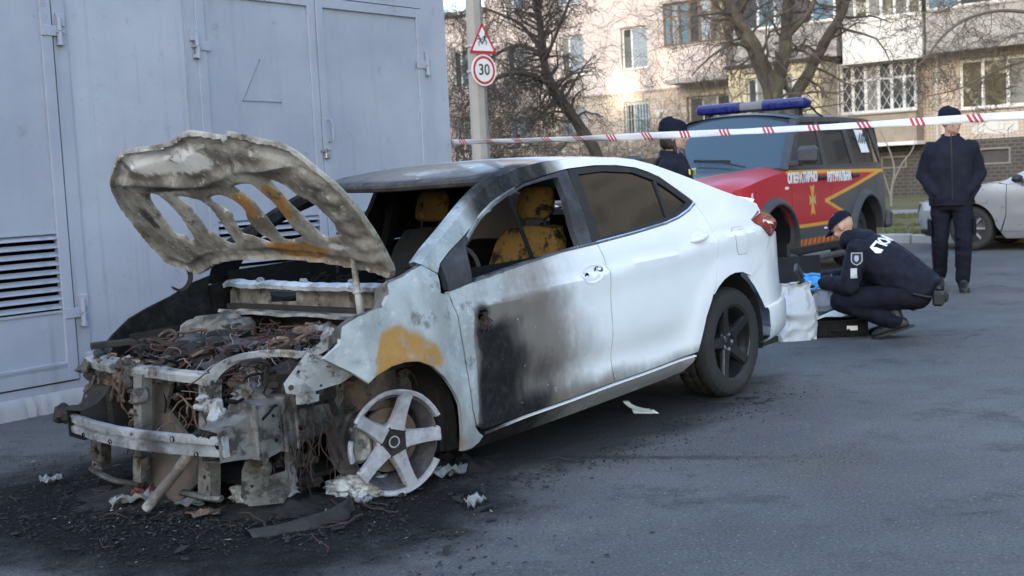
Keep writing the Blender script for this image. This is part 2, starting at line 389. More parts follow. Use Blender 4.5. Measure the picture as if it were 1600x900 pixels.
# ================================================================ substation with grey steel doors
WYAW = 0.6484
sub = empty('substation', (-3.0, 7.62, 0), math.atan2(math.cos(WYAW), math.sin(WYAW)))
tag(sub, 'grey painted substation building with steel louvred double doors behind the burnt car', 'building')
t = NT('substation_paint')
a = t.noise(1.1, 6, .62); b = t.noise(26, 4, .6); g = t.noise(7, 6, .7); vv = t.vor(21)
c = t.mix(t.ss(a, .3, .7), (.335, .34, .39), (.415, .42, .47))
c = t.mix(t.math('MULTIPLY', t.ss(g, .55, .72), .6), c, (.27, .27, .295))
pit = t.math('MULTIPLY', t.ss(vv, .085, .05), t.ss(t.noise(4, 3), .52, .62)); c = t.mix(t.math('MULTIPLY', pit, .8), c, (.14, .14, .15))
zz = t.n('ShaderNodeSeparateXYZ'); t.put(zz.inputs[0], t.coord())
low = t.ss(t.math('ADD', zz.outputs[2], t.math('MULTIPLY', t.math('SUBTRACT', g, .5), .35)), .34, .02); c = t.mix(t.math('MULTIPLY', low, .6), c, (.30, .285, .27))
strk = t.noise(1, 5, .6, t.map((14, 14, .55))); c = t.mix(t.math('MULTIPLY', t.ss(strk, .54, .74), .42), c, (.23, .225, .24))
t.fin(c, .72, 0, t.bump(t.math('SUBTRACT', t.math('ADD', t.math('MULTIPLY', b, .4), a), t.math('MULTIPLY', pit, 1.2)), .28, .01), Specular_IOR_Level=.35)
SUBM = t.m
t = NT('substation_door_paint')
a = t.noise(.9, 6, .62); g = t.noise(5, 6, .72); st = t.noise(1, 5, .6, t.map((9, 9, .8)))
c = t.mix(t.ss(a, .3, .7), (.30, .312, .37), (.385, .392, .445)); c = t.mix(t.math('MULTIPLY', t.ss(st, .52, .76), .6), c, (.245, .25, .285))
c = t.mix(t.math('MULTIPLY', t.ss(g, .60, .72), .6), c, (.215, .195, .195)); c = t.mix(t.math('MULTIPLY', t.ss(t.noise(13, 5, .7), .68, .74), .5), c, (.52, .53, .55))
rs = t.ss(t.noise(30, 5, .75), .70, .78); c = t.mix(t.math('MULTIPLY', rs, .7), c, (.16, .11, .09))
t.fin(c, .5, 0, t.bump(t.math('ADD', a, t.math('MULTIPLY', g, .12)), .22, .02), Specular_IOR_Level=.4)
DOORM = t.m
DARK = M('dark_void', (.012, .012, .014), .95, var=.3)
WO = (-3.4, -.98, .40, .33)          # door openings along the wall
LD0, LD1 = -1.02, .345; DD0, DDM, DD1 = 1.462, 2.612, 3.858
mb = MB()
def strip_wall(a0, a1, z0, z1):      # front face of wall as a slightly uneven slab
    mb.box(a0, a1, 0, .28, z0, z1)
strip_wall(-5, LD0-.10, .10, 3.6); strip_wall(LD1+.10, DD0-.09, .10, 3.6); strip_wall(DD1+.09, 4.19, .10, 3.6)
strip_wall(LD0-.10, LD1+.10, 2.87, 3.6); strip_wall(DD0-.09, DD1+.09, 2.87, 3.6)
mb.box(3.95, 4.19, .28, 4.2, .10, 3.6); mb.box(-5, -4.8, .28, 4.2, .10, 3.6); mb.box(-5, 4.19, 4.2, 4.4, .10, 3.6)
mb.build('wall', SUBM, sub, smooth=False)
mb = MB(); mb.box(-5.15, 4.34, -.15, 4.55, 3.6, 3.76); mb.build('roof', M('roof_slab', (.3, .3, .3), .9), sub, smooth=False)
mb = MB(); mb.box(-4.8, 3.95, 1.6, 1.7, 0, 3.59); mb.build('dark_backing', DARK, sub, smooth=False)  # near-black sheet behind the louvres stands in for the unlit interior
# crumbling plinth with a ragged lower edge
mb = MB(); rows = []
for i in range(361):
    x = -5+9.19*i/360; yo = -.035-.012*nz(x, 0, 0, 5, 1)-.01*nz(x, 0, 0, 22, 4)
    rows.append([(x, .02, .128), (x, yo*.5-.012, .122+.006*nz(x, 0, 2, 9, 2)), (x, yo-.01, .10+.006*nz(x, 0, 0, 12, 2)), (x, yo-.018*(1+nz(x, 0, 0, 30, 7)), .05), (x, yo-.02-.03*max(0, nz(x, 0, 0, 14, 3)), -.01)])
mb.grid(rows); mb.build('plinth', SUBM, sub)
# steel door frames
mb = MB()
for a0, a1 in ((LD0-.10, LD1+.10), (DD0-.09, DD1+.09)):
    mb.box(a0, a0+.095, -.022, .06, .128, 2.86); mb.box(a1-.095, a1, -.022, .06, .128, 2.86); mb.box(a0, a1, -.019, .06, 2.775, 2.868); mb.box(a0, a1, -.019, .06, .120, .172)
mb.build('door_frame', DOORM, sub, smooth=False)
def leaf(a0, a1, name, hinge_left, louvre=True):
    z0, z1 = .182, 2.765; fw = .078; par = empty(name, (0, 0, 0), 0, sub); mb = MB()
    p0 = .290 if not hinge_left else .29; pl, pr = a0+fw, a1-fw; zt = 2.69; l0, l1 = .625, 1.112
    for (x0, x1, q0, q1) in ((a0, pl, z0, z1), (pr, a1, z0, z1), (pl, pr, zt, z1), (pl, pr, z0, p0)): mb.bbox(x0, x1, -.034, .012, q0, q1, .004)
    mb.bbox(pl-.002, pr+.002, -.034, .01, p0-.03, p0+.012, .003)
    fr = mb.build('leaf_frame', DOORM, par, smooth=False)
    mb = MB()
    nx, nz_ = 12, 14
    for (q0, q1) in ((p0, l0), (l1, zt)):
        rows = []
        for j in range(nz_+1):
            zq = q0+(q1-q0)*j/nz_
            rows.append([(pl+(pr-pl)*i/nx, -.010+.007*nz(pl+(pr-pl)*i/nx, a0, zq, 1.6, 5)*math.sin(PI*i/nx), zq) for i in range(nx+1)])
        mb.grid(rows)
    mb.box(pl, pr, -.022, .008, l1-.004, l1+.012); mb.box(pl, pr, -.022, .008, l0-.012, l0+.004)
    mb.build('panel', DOORM, par)
    n = 9; p = (l1-l0)/n; sm = None
    for k in range(n):
        if sm is None:
            b2 = MB(); b2.add([(pl+.001, -.030, -.009), (pr-.001, -.030, -.009), (pr-.001, -.028, -.012), (pl+.001, -.028, -.012), (pl+.001, .006, .019), (pr-.001, .006, .019), (pr-.001, .006, .015), (pl+.001, .006, .015)],
                              [(0, 1, 5, 4), (3, 7, 6, 2), (0, 3, 2, 1), (4, 5, 6, 7), (0, 4, 7, 3), (1, 2, 6, 5)]); so = b2.build('slat', DOORM, par, smooth=False); sm = so.data
        else: so = bpy.data.objects.new('slat', sm); COL.objects.link(so); so.parent = par
        so.location = (0, rng.uniform(-.002, .002), l0+p*(k+.5)); so.rotation_euler = (0, rng.uniform(-.003, .003), 0)
    return par
lfL = leaf(LD0, LD1-.008, 'door_leaf', False); lfA = leaf(DD0, DDM-.004, 'door_leaf', True); lfB = leaf(DDM+.004, DD1, 'door_leaf', False)
def hinge(par, a, z, side):       # side +1: leaf lies to the left of the knuckle
    mb = MB(); mb.tube([(a+side*.005, -.052, z-.085), (a+side*.005, -.052, z-.004)], .017, 12); mb.tube([(a+side*.005, -.052, z+.004), (a+side*.005, -.052, z+.085)], .016, 12)
    mb.bbox(a-side*.115, a+side*.012, -.044, -.030, z-.028, z+.036, .003); mb.bbox(a-.008, a+side*.05, -.050, -.020, z+.035, z+.115, .003) if side > 0 else mb.bbox(a-.05, a+.008, -.050, -.020, z+.035, z+.115, .003)
    mb.bbox(a-.02+side*.012, a+.02+side*.012, -.060, -.024, z-.085, z-.055, .004); mb.box(a-.03+side*.01, a+.03+side*.01, -.066, -.03, z-.008, z+.001)
    mb.build('hinge', DOORM, par, angle=30)
hinge(lfL, .372, 2.36, 1); hinge(lfL, .384, .60, 1); hinge(lfA, 1.452, 2.33, -1); hinge(lfA, 1.452, .60, -1); hinge(lfB, 3.872, 2.30, 1); hinge(lfB, 3.872, .60, 1)
mb = MB(); mb.tube(smooth_poly([(2.668, -.034, 1.835), (2.668, -.075, 1.83), (2.672, -.085, 1.80), (2.672, -.085, 1.70), (2.668, -.075, 1.672), (2.668, -.034, 1.667)], 4), .007, 8)
mb.build('handle', DOORM, lfB)
STEEL = M('galvanised', (.42, .42, .43), .45, .9, var=.2, scale=20)
mb = MB(); mb.bbox(2.60, 2.65, -.07, -.044, 1.535, 1.58, .006); mb.tube([(2.612, -.057, 1.58), (2.612, -.057, 1.602), (2.625, -.057, 1.612), (2.638, -.057, 1.602), (2.638, -.057, 1.58)], .004, 6); mb.box(2.575, 2.67, -.05, -.034, 1.588, 1.606)
mb.build('padlock', STEEL, lfB, angle=30)
# wire outline of a missing triangular notice
mb = MB(); mb.tube([(2.034, -.016, 2.26), (1.857, -.016, 1.968)], .0028, 5); mb.tube([(1.857, -.016, 1.968), (2.22, -.016, 1.962)], .0034, 5)
mb.blob((2.034, -.016, 2.263), .007, 3); mb.blob((1.857, -.016, 1.967), .007, 5); mb.blob((2.22, -.016, 1.962), .006, 6)
mb.build('wire_outline', M('dull_wire', (.22, .23, .26), .6), lfA)
# ================================================================ burnt white sedan
# builder coordinates: x back from the front axle, y to the car's left, z up; local X points forward
RF, RR = .235, .316
_th = math.asin((RR-RF)/2.7); _b = Vector((math.sin(CAR_YAW), math.cos(CAR_YAW), 0)); _l = Vector((math.cos(CAR_YAW), -math.sin(CAR_YAW), 0)); _z = Vector((0, 0, 1))
_bx = _b*math.cos(_th)+_z*math.sin(_th); _uz = _z*math.cos(_th)-_b*math.sin(_th)
_o = Vector((-.508, 5.159, RF))-_l*.77-_uz*RR
car = empty('burned_sedan')
car.matrix_world = Matrix(((-_bx.x, _l.x, _uz.x, _o.x), (-_bx.y, _l.y, _uz.y, _o.y), (-_bx.z, _l.z, _uz.z, _o.z), (0, 0, 0, 1)))
tag(car, 'white sedan burnt out at the front with its hood frame propped open', 'car')
FLIP = Matrix.Diagonal((-1, 1, 1, 1))
WX = [-.75, -.55, -.4, -.2, 0, .3, .6, 1.2, 2.0, 2.5, 2.8, 3.0, 3.2, 3.35, 3.5, 3.6]
WY = [.60, .72, .78, .835, .865, .875, .882, .888, .888, .885, .875, .855, .815, .765, .68, .58]
SZ = [.15, .2, .3, .4, .5, .65, .8, .9, .97, 1.0, 1.05, 1.2, 1.4, 1.5]
SY = [.075, .05, .022, .008, .002, 0, .006, .018, .036, .05, .078, .155, .262, .325]
def _spl(xs, ys_):            # smooth (monotone-ish) cubic through a table
    xs = np.array(xs); ys_ = np.array(ys_); d = np.gradient(ys_, xs)
    def f(x):
        x = min(max(x, xs[0]), xs[-1]); i = min(max(int(np.searchsorted(xs, x))-1, 0), len(xs)-2); h_ = xs[i+1]-xs[i]; t_ = (x-xs[i])/h_
        return float((2*t_**3-3*t_**2+1)*ys_[i]+(t_**3-2*t_**2+t_)*h_*d[i]+(-2*t_**3+3*t_**2)*ys_[i+1]+(t_**3-t_**2)*h_*d[i+1])
    return f
Wf, Sf = _spl(WX, WY), _spl(SZ, SY)
def ysurf(x, z):
    y = Wf(x)-Sf(z)
    # shoulder crease from the front door to the tail lamp
    zc = .835+.045*(x-.45)
    y += .018*sst(z, zc-.14, zc)*(1-sst(z, zc, zc+.010))*sst(x, .1, .5)
    # concave lower door with a lip above the rocker
    y -= .024*math.exp(-((z-.43)/.085)**2)*sst(x, .35, .7)*(1-sst(x, 1.95, 2.2))
    # wheel arch flares
    for ax, az, r in ((-.03, .315, .355), (2.575, .32, .395)):
        d = math.hypot(x-ax, z-az)
        if d < r+.16 and z < .9: y += .013*(1-sst(d, r+.005, r+.13))
    return y
def soot_paint():
    t = NT('sedan_paint')
    n1 = t.noise(5, 7, .68); n2 = t.noise(22, 6, .7); n3 = t.noise(2.2, 5, .6); n4 = t.noise(60, 4, .7)
    nn = t.math('ADD', t.math('MULTIPLY', t.math('SUBTRACT', n1, .5), .75), t.math('MULTIPLY', t.math('SUBTRACT', n2, .5), .35)); vs_ = t.noise(1, 6, .65, t.map((16, 16, 1.6))); nn = t.math('ADD', nn, t.math('MULTIPLY', t.math('SUBTRACT', vs_, .5), .55))
    soot, bare, rust, dirt, scor = [t.attr(k) for k in ('soot', 'bare', 'rust', 'dirt', 'scorch')]
    paint = t.mix(t.ss(n3, .3, .7), (.74, .755, .775), (.80, .81, .82))
    paint = t.mix(t.math('MULTIPLY', t.ss(t.math('ADD', dirt, t.math('MULTIPLY', nn, .6)), .2, .9), .8), paint, (.20, .19, .18))
    scm = t.math('ADD', scor, t.math('MULTIPLY', nn, .55))
    paint = t.mix(t.math('MULTIPLY', t.ss(scm, .05, 1.0), .92), paint, t.mix(n1, (.075, .054, .042), (.165, .130, .108)))
    bcol = t.mix(t.ss(n1, .28, .72), (.25, .275, .285), (.40, .425, .43)); bcol = t.mix(t.math('MULTIPLY', t.ss(n2, .54, .70), .55), bcol, (.58, .59, .58)); bcol = t.mix(t.math('MULTIPLY', t.ss(t.noise(1, 5, .6, t.map((7, 7, 1.4))), .46, .66), .6), bcol, (.20, .21, .20)); bcol = t.mix(t.math('MULTIPLY', t.ss(t.noise(9, 6, .7), .57, .70), .75), bcol, (.11, .10, .10)); bcol = t.mix(t.math('MULTIPLY', t.ss(t.noise(3.1, 6, .7), .58, .68), .6), bcol, (.27, .19, .11))
    c = t.mix(t.ss(t.math('ADD', bare, nn), .4, .6), paint, bcol)
    rcol = t.mix(n2, (.24, .115, .032), (.44, .26, .085)); rcol = t.mix(t.ss(t.noise(7, 6, .7), .50, .66), rcol, t.mix(n2, (.16, .09, .04), (.36, .34, .31))); rcol = t.mix(t.math('MULTIPLY', t.ss(n1, .55, .70), .7), rcol, (.40, .38, .34))
    rm = t.ss(t.math('ADD', rust, t.math('MULTIPLY', nn, 1.5)), .22, .80); c = t.mix(rm, c, rcol)
    scol = t.mix(t.ss(n2, .4, .7), (.010, .010, .011), (.028, .027, .028)); scol = t.mix(t.math('MULTIPLY', t.ss(n4, .66, .74), .5), scol, (.16, .155, .15))
    sm = t.ss(t.math('ADD', soot, t.math('MULTIPLY', nn, .7)), .16, .90); c = t.mix(sm, c, scol); chip = t.math('MULTIPLY', t.ss(t.noise(17, 5, .75), .655, .672), t.math('MULTIPLY', t.ss(scm, .25, .5), t.ss(soot, .95, .6))); c = t.mix(t.math('MULTIPLY', chip, .75), c, (.55, .56, .57))
    used = t.math('MAXIMUM', t.math('MAXIMUM', t.ss(bare, .3, .6), sm), t.math('MAXIMUM', rm, t.math('MULTIPLY', t.ss(scm, 0, .6), .7)))
    ro = t.mixf(used, .20, .86)
    nb = t.bump(t.math('ADD', n2, t.math('MULTIPLY', n1, 2)), t.math('MULTIPLY', used, .25), .006)
    return t.fin(c, ro, 0, nb, Specular_IOR_Level=t.mixf(used, .5, .2), Coat_Weight=t.mixf(used, .55, 0), Coat_Roughness=.05)
PAINT = soot_paint()
def metal_burnt(name, c1, c2, c3, t3=(.6, .72), rough=.68, c4=None, t4=(.6, .7), sc=1.0, soot=.75):
    t = NT(name); n1 = t.noise(6*sc, 7, .68); n2 = t.noise(28*sc, 6, .7); c = t.mix(t.ss(n1, .36, .64), c1, c2); c = t.mix(t.ss(t.noise(11*sc, 6, .7), *t3), c, c3)
    if c4: c = t.mix(t.ss(t.noise(4.3*sc, 6, .65), *t4), c, c4)
    c = t.mix(t.math('MULTIPLY', t.ss(n2, .60, .72), .5), c, mul(c2, 1.5)); c = t.mix(t.math('MULTIPLY', t.ss(n2, .38, .28), .6), c, (.03, .028, .026))
    c = t.mix(t.math('MULTIPLY', t.ss(t.noise(2.6*sc, 6, .7), .47, .62), soot), c, (.022, .020, .018))
    return t.fin(c, t.lin(n1, .3, .7, rough-.1, rough+.12), 0, t.bump(t.math('ADD', t.math('MULTIPLY', n2, .5), n1), .5, .006), Specular_IOR_Level=.4)
ASHMETAL = metal_burnt('ashen_metal', (.085, .080, .076), (.175, .168, .16), (.030, .027, .025), (.48, .60), c4=(.20, .14, .085), t4=(.62, .74))
PALEMETAL = metal_burnt('pale_oxide_metal', (.17, .175, .178), (.31, .318, .318), (.040, .037, .036), (.53, .64), c4=(.17, .12, .08), t4=(.60, .70))
HOODM = metal_burnt('hood_metal', (.215, .20, .175), (.36, .345, .31), (.075, .062, .05), (.55, .70), c4=(.30, .155, .055), t4=(.62, .72))
SOOTM = metal_burnt('sooty_metal', (.013, .012, .0115), (.030, .026, .023), (.07, .058, .045), (.64, .76), .8)
RUSTM = metal_burnt('rusty_metal', (.085, .055, .04), (.17, .12, .085), (.035, .028, .025), (.5, .65), .8, c4=(.27, .26, .25), t4=(.58, .68))
BLACKM = M('char', (.012, .0115, .011), .9, var=.5, scale=14, bump=.6, bscale=40)
WIREM = M('burnt_wire', (.034, .019, .015), .85, var=.6, scale=9)
SOOTBLK = M('soot_black', (.009, .009, .0095), .9, var=.4, scale=20, bump=.3, bscale=90, spec=.12)
CHROME = M('chrome_trim', (.62, .63, .65), .22, 1.0, var=.1)
def pbuild(mb, name, mask=None, mat=PAINT, parent=None, **kw):
    attrs = None
    if mask is not None:
        vals = [mask(*v) for v in mb.v]; attrs = {k: [min(1.0, max(0.0, d.get(k, 0.0))) for d in vals] for k in ('soot', 'bare', 'rust', 'dirt', 'scorch')}
    mb.xf(FLIP); return mb.build(name, mat, parent if parent is not None else car, attrs=attrs, **kw)
def cpart(mb, name, mat, parent=None, **kw):
    mb.xf(FLIP); return mb.build(name, mat, parent if parent is not None else car, **kw)
def side_panel(outer, holes=(), res=.028, off=0.0, thick=.018, sgn=1, back=True):
    V, F, L = cdt(outer, holes, res); mb = MB()
    shell(mb, V, F, L, lambda a, b: (a, sgn*(ysurf(a, b)+off), b), thick, (0, -sgn, 0), back); return mb
# ---- burn pattern, as it lies on the bodywork
def m_side(x, y, z):
    if y < 0:      # far side: burnt front half
        s = 1-sst(x, 1.5, 2.2); return dict(soot=s, bare=.3*s, rust=0, dirt=.1)
    d = dict(soot=0, bare=0, rust=0, dirt=0, scorch=0)
    if x < 2.4 and z < 1.06:
        fr = sst(.335+.10*sst(z, .55, .25)-.02, x, x+.05)   # helper, front edge
        front = 1-sst(x, .375, .425)                          # bare strip at door edge
        wv = .055*math.sin(z*9)+.12*nz(x, 0, z, 2.2, 3)
        black = sst(x+.03*nz(x, 0, z, 7, 8)+.03*(z-.5), .385, .45)*(1-sst(x+wv, .54, .92))*(1-sst(z+.6*wv, .74, .88))
        low = sst(x, .41, .45)*(1-sst(x+wv*1.4, .85, 1.02))*(1-sst(z, .30, .52))
        spot = math.exp(-((x-.86)/.13)**2-((z-.47)/.13)**2)*.62
        d['soot'] = max(black, low*.95, spot)
        d['scorch'] = max((1-sst(x+wv, .80, 1.50))*(1.0 if z < .85 else .75), .75*(1-sst(z, .30, .40))*(1-sst(x, 1.2, 1.9)))
        upper = sst(z, .80, .86)*(1-sst(x+wv*.8, .60, .82))
        d['bare'] = max(front, upper*.85)
        hole = math.exp(-((x-.455)/.045)**2-((z-.795)/.05)**2); d['soot'] = max(d['soot'], hole*1.2)
        d['dirt'] = (1-sst(z+.04*nz(x, 0, z, 4, 2), .31, .44))*.85
        sill = (1-sst(z, .30, .325)); d['dirt'] = max(d['dirt'], .7*sill); d['soot'] = max(d['soot'], sill*(1-sst(x, .55, 1.3))*.9)
    elif z < 1.06: d['dirt'] = (1-sst(z, .30, .42))*.75
    return d
def m_fender(x, y, z):
    if y < 0: return dict(soot=1.0)
    r = math.hypot(x+.03, z-.315); ru = max(.95*sst(x-.25*(z-.72), -.17, -.135)*(1-sst(z+.55*max(0, x+.02), .775, .86))*(1-sst(x, .11, .16)), .9*math.exp(-((r-.40)/.05)**2)*sst(x, -.13, -.06)*(1-sst(x, .15, .24)))
    return dict(bare=1.0, rust=ru, soot=.5*math.exp(-((x+.25)/.04)**2-((z-.70)/.03)**2)+.35*(1-sst(r, .36, .375))*.8)
def m_upper(x, y, z):
    if y < 0: s = 1-sst(x, 1.55, 1.9); return dict(soot=s)
    pil = 1-sst(x, .48, .80)                        # lower pillar is bare grey metal
    so = sst(x, .46, .72)*(1-sst(x, 1.24, 1.36))
    return dict(bare=max(pil, .55*sst(x, .75, .95)*(1-sst(x, 1.0, 1.2))), soot=so*.82, scorch=(1-sst(x, 1.30, 1.50)))
def m_roof(x, y, z):
    # brown heat bloom at the front, soot towards the near rail, clean white behind
    k = x-.25*(y/.6)*-.2+.10*nz(x, y, 0, 2.5, 6); f = 1-sst(k, 1.15, 1.75); edge = sst(y, .36, .56)*(1-sst(x, 1.15, 1.34)); far = sst(-y, .05, .5)*(1-sst(x, 1.1, 1.9))
    return dict(scorch=f*1.15, bare=.75*math.exp(-((x-.98)/.10)**2-((y-.12)/.22)**2)+.5*math.exp(-((x-1.15)/.13)**2-((y-.33)/.10)**2), rust=.42*math.exp(-((x-1.05)/.25)**2-((y-.1)/.4)**2), rust2=0, soot=max(edge*.85, far*.55, .26*f+.3*nz(x, y, 0, 3, 4)*f, .7*(1-sst(x, .83+.1*(y/.6)**2, .88+.1*(y/.6)**2))))
# ---- outlines in the (x, z) side view
FENDER = [(-.209,.611),(-.163,.638),(-.093,.661),(-.024,.667),(.049,.658),(.124,.624),(.189,.568),(.244,.491),(.276,.429),(.286,.361),(.295,.292),(.305,.215),(.376,.212),(.425,.228),(.447,.252),(.415,.272),(.382,.305),(.353,.391),(.337,.525),(.324,.677),(.302,.809),(.281,.902),(.238,.916),(.254,.996),(.187,1.040),(.130,1.027),(.061,1.008),(-.031,.991),(-.045,.948),(-.089,.901),(-.208,.88),(-.286,.85),(-.304,.784),(-.378,.735),(-.274,.667)]
FDOOR = [(.288,.904),(.311,.809),(.333,.677),(.346,.525),(.362,.391),(.394,.309),(.443,.282),(.725,.292),(1.062,.300),(1.418,.313),(1.406,.465),(1.400,.649),(1.405,.819),(1.400,.921),(1.387,1.008),(1.1,.998),(.814,.974),(.443,.935),(.29,.912)]
RDOOR = [(1.428,.313),(1.7,.318),(1.95,.326),(2.10,.335),(2.185,.34),(2.206,.39),(2.267,.523),(2.325,.60),(2.385,.70),(2.435,.83),(2.455,.95),(2.446,1.05),(2.418,1.125),(2.33,1.098),(2.2,1.068),(2.062,1.049),(1.75,1.027),(1.397,1.010),(1.410,.921),(1.415,.819),(1.410,.649),(1.416,.465)]
UPR = [(.187,1.044),(.288,1.099),(.415,1.161),(.533,1.221),(.657,1.282),(.782,1.335),(.917,1.378),(1.079,1.410),(1.3,1.430),(1.6,1.434),(1.9,1.421),(2.05,1.402),(2.2,1.366),(2.4,1.303),(2.6,1.237),(2.75,1.188),(2.9,1.145),(3.05,1.106),(3.17,1.075)]
UPRLOW = [(.258,.999),(.296,1.036),(.377,1.078),(.499,1.130),(.743,1.244),(.9,1.294),(1.068,1.340),(1.23,1.362),(1.374,1.379),(1.447,1.386),(1.679,1.391),(1.86,1.383),(2.026,1.360),(2.12,1.332),(2.205,1.298),(2.31,1.225),(2.417,1.146)]
QUART_LOW = [(2.422,1.128),(2.450,1.05),(2.459,.95),(2.439,.83),(2.389,.70),(2.36,.632),(2.41,.668),(2.477,.70),(2.54,.716),(2.602,.723),(2.69,.717),(2.74,.700),(2.792,.684),(2.97,.731),(3.055,.781),(3.15,.872),(3.05,.925),(2.945,.995),(3.12,1.035)]
fl = side_panel(FENDER); pbuild(fl, 'front_fender', m_fender)
FENDER_R = [(-.209,.611),(-.024,.667),(.124,.624),(.244,.491),(.305,.215),(.42,.25),(.337,.525),(.302,.809),(.281,.902),(.30,.965),(.187,.94),(.058,.888),(-.08,.852),(-.205,.815),(-.32,.752),(-.42,.685)]
fr_ = side_panel(FENDER_R, sgn=-1, res=.05); pbuild(fr_, 'front_fender', m_fender)
# inner fender flange along the hood gap
for sg in (1, -1):
    mb = MB(); e = [(-.30,.79),(-.286,.85),(-.208,.88),(-.089,.901),(-.045,.948),(-.031,.991),(.061,1.008),(.187,1.040)]; e = smooth_poly(e, 4)
    rows = []
    for (x, z) in e:
        y = ysurf(x, z); k = nz(x, 0, 0, 16, 3)*.008
        rows.append([(x, sg*y, z), (x, sg*(y-.02), z+.004+k*.5), (x, sg*(y-.045-k), z-.006), (x, sg*(y-.075-2*k), z-.03+k), (x, sg*(y-.085), z-.075)])
    if sg > 0: mb.grid(rows); cpart(mb, 'fender_flange', ASHMETAL)
def ring(cx, cz, rx, rz, n=20, rot=0):
    return [(cx+rx*math.cos(2*PI*k/n)*math.cos(rot)-rz*math.sin(2*PI*k/n)*math.sin(rot), cz+rx*math.cos(2*PI*k/n)*math.sin(rot)+rz*math.sin(2*PI*k/n)*math.cos(rot)) for k in range(n)]
burnhole = [(.425,.79),(.44,.812),(.475,.818),(.492,.80),(.485,.775),(.465,.755),(.45,.74),(.435,.765)]
fd = pbuild(side_panel(FDOOR, [burnhole, ring(1.225, .872, .013, .012, 10), ring(1.325, .884, .024, .022, 12)], thick=.03), 'front_door', m_side)
part_label(fd, 'front door charred black at its front edge')
rd = pbuild(side_panel(RDOOR, thick=.03), 'rear_door', m_side)
frr = pbuild(side_panel(FDOOR, sgn=-1, res=.06, thick=.03), 'front_door', m_side); rrd = pbuild(side_panel(RDOOR, sgn=-1, res=.06, thick=.03), 'rear_door', m_side)
# front door handle recess, stripped of its handle: dished scoop with a raised rim
mb = MB(); rows = []
for j in range(7):
    rr_ = j/6; row = []
    for k in range(28):
        a_ = 2*PI*k/28; x = 1.275+.088*rr_*math.cos(a_); z = .874+.010*math.cos(a_)*rr_+.040*rr_*math.sin(a_); row.append((x, ysurf(x, z)+.0022-.010*(1-rr_**2)+.004*math.exp(-((rr_-.93)/.08)**2), z))
    rows.append(row)
mb.grid(rows, closeu=True); pbuild(mb, 'handle_recess', lambda *a: {}, parent=fd)
for (x, z, r_) in ((1.222, .869, .015), (1.327, .882, .021)):
    mb = MB(); mb.lathe([(0, .0), (r_*.9, .0), (r_, .006), (r_*1.15, .003)], 14, 'y', (x, ysurf(x, z)-.008, z)); cpart(mb, 'handle_socket', SOOTBLK, fd)
mb = MB(); mb.blob((1.345, ysurf(1.34, .885)+.006, .886), .017, 2, .1, flat=(1.1, .6, 1.2)); cpart(mb, 'lock_cap', CHROME, fd)
# torn wiring in the burnt mirror hole
mb = MB(); r = random.Random(5)
for k in range(9):
    p = Vector((.455+r.uniform(-.02, .02), ysurf(.45, .79)-.02, .79+r.uniform(-.02, .02))); mb.tube(smooth_poly([p, p+Vector((r.uniform(-.02, .02), .02, -.01)), p+Vector((r.uniform(-.03, .03), .034, -.03-r.uniform(0, .03)))], 3), .003, 5)
cpart(mb, 'mirror_wiring', WIREM, fd)
# rear door handle with its scoop
mb = MB(); rows = []
for j in range(6):
    rr_ = j/5; row = []
    for k in range(24):
        a_ = 2*PI*k/24; x = 2.285+.085*rr_*math.cos(a_); z = .952+.008*math.cos(a_)*rr_+.040*rr_*math.sin(a_); row.append((x, ysurf(x, z)+.002-.018*(1-rr_**2), z))
    rows.append(row)
mb.grid(rows, closeu=True); hs = pbuild(mb, 'handle_recess', lambda *a: {}, parent=rd)
mb = MB(); P_ = []; Rr = []
for k in range(13):
    t_ = k/12; x = 2.195+.175*t_; z = .942+.018*t_; P_.append((x, ysurf(x, z)+.004+.026*math.sin(PI*t_)**.7, z)); Rr.append(.008+.011*math.sin(PI*min(1, max(0, t_)))**.6)
mb.tube(P_, Rr, 10); pbuild(mb, 'handle', lambda *a: {}, parent=rd)
# rear door's sub assembly: black window frame with openings, tinted panes
RGL = [(1.515,1.352),(1.451,1.034),(1.75,1.052),(2.092,1.078),(2.138,1.282),(1.983,1.334),(1.735,1.356)]; QGL = [(2.160,1.274),(2.118,1.082),(2.24,1.108),(2.344,1.143),(2.25,1.215)]
RFRAME = [(1.372,1.016),(1.75,1.036),(2.062,1.056),(2.2,1.074),(2.33,1.104),(2.410,1.142),(2.31,1.219),(2.203,1.293),(2.118,1.326),(2.026,1.354),(1.86,1.377),(1.679,1.385),(1.452,1.380)]
frm = cpart(side_panel(RFRAME, [RGL, QGL], thick=.03, off=-.004), 'window_frame', M('gloss_black_trim', (.014, .014, .015), .5, var=.3, spec=.3), rd)
t = NT('tinted_glass'); TINT = t.fin((.012, .011, .010), .04, 0, t.bump(t.noise(3.5, 3), .06, .02), Specular_IOR_Level=.34)
for nm, g_ in (('window_pane', RGL), ('quarter_pane', QGL)):
    V, F, L = cdt(g_, (), .06); mb = MB(); c0 = np.mean(g_, axis=0)
    shell(mb, V, F, L, lambda a, b: (a, ysurf(a, b)-.014, b), .004, (0, -1, 0)); cpart(mb, nm, TINT, rd)
mb = MB(); rows = []
for x in np.linspace(1.39, 2.415, 36):
    z = float(np.interp(x, [1.39, 1.75, 2.062, 2.2, 2.33, 2.415], [1.012, 1.030, 1.052, 1.071, 1.101, 1.132])); y = ysurf(x, z); rows.append([(x, y-.004, z-.007), (x, y+.004, z-.004), (x, y+.004, z+.006), (x, y-.006, z+.010)])
mb.grid(rows); cpart(mb, 'window_trim', CHROME, rd)
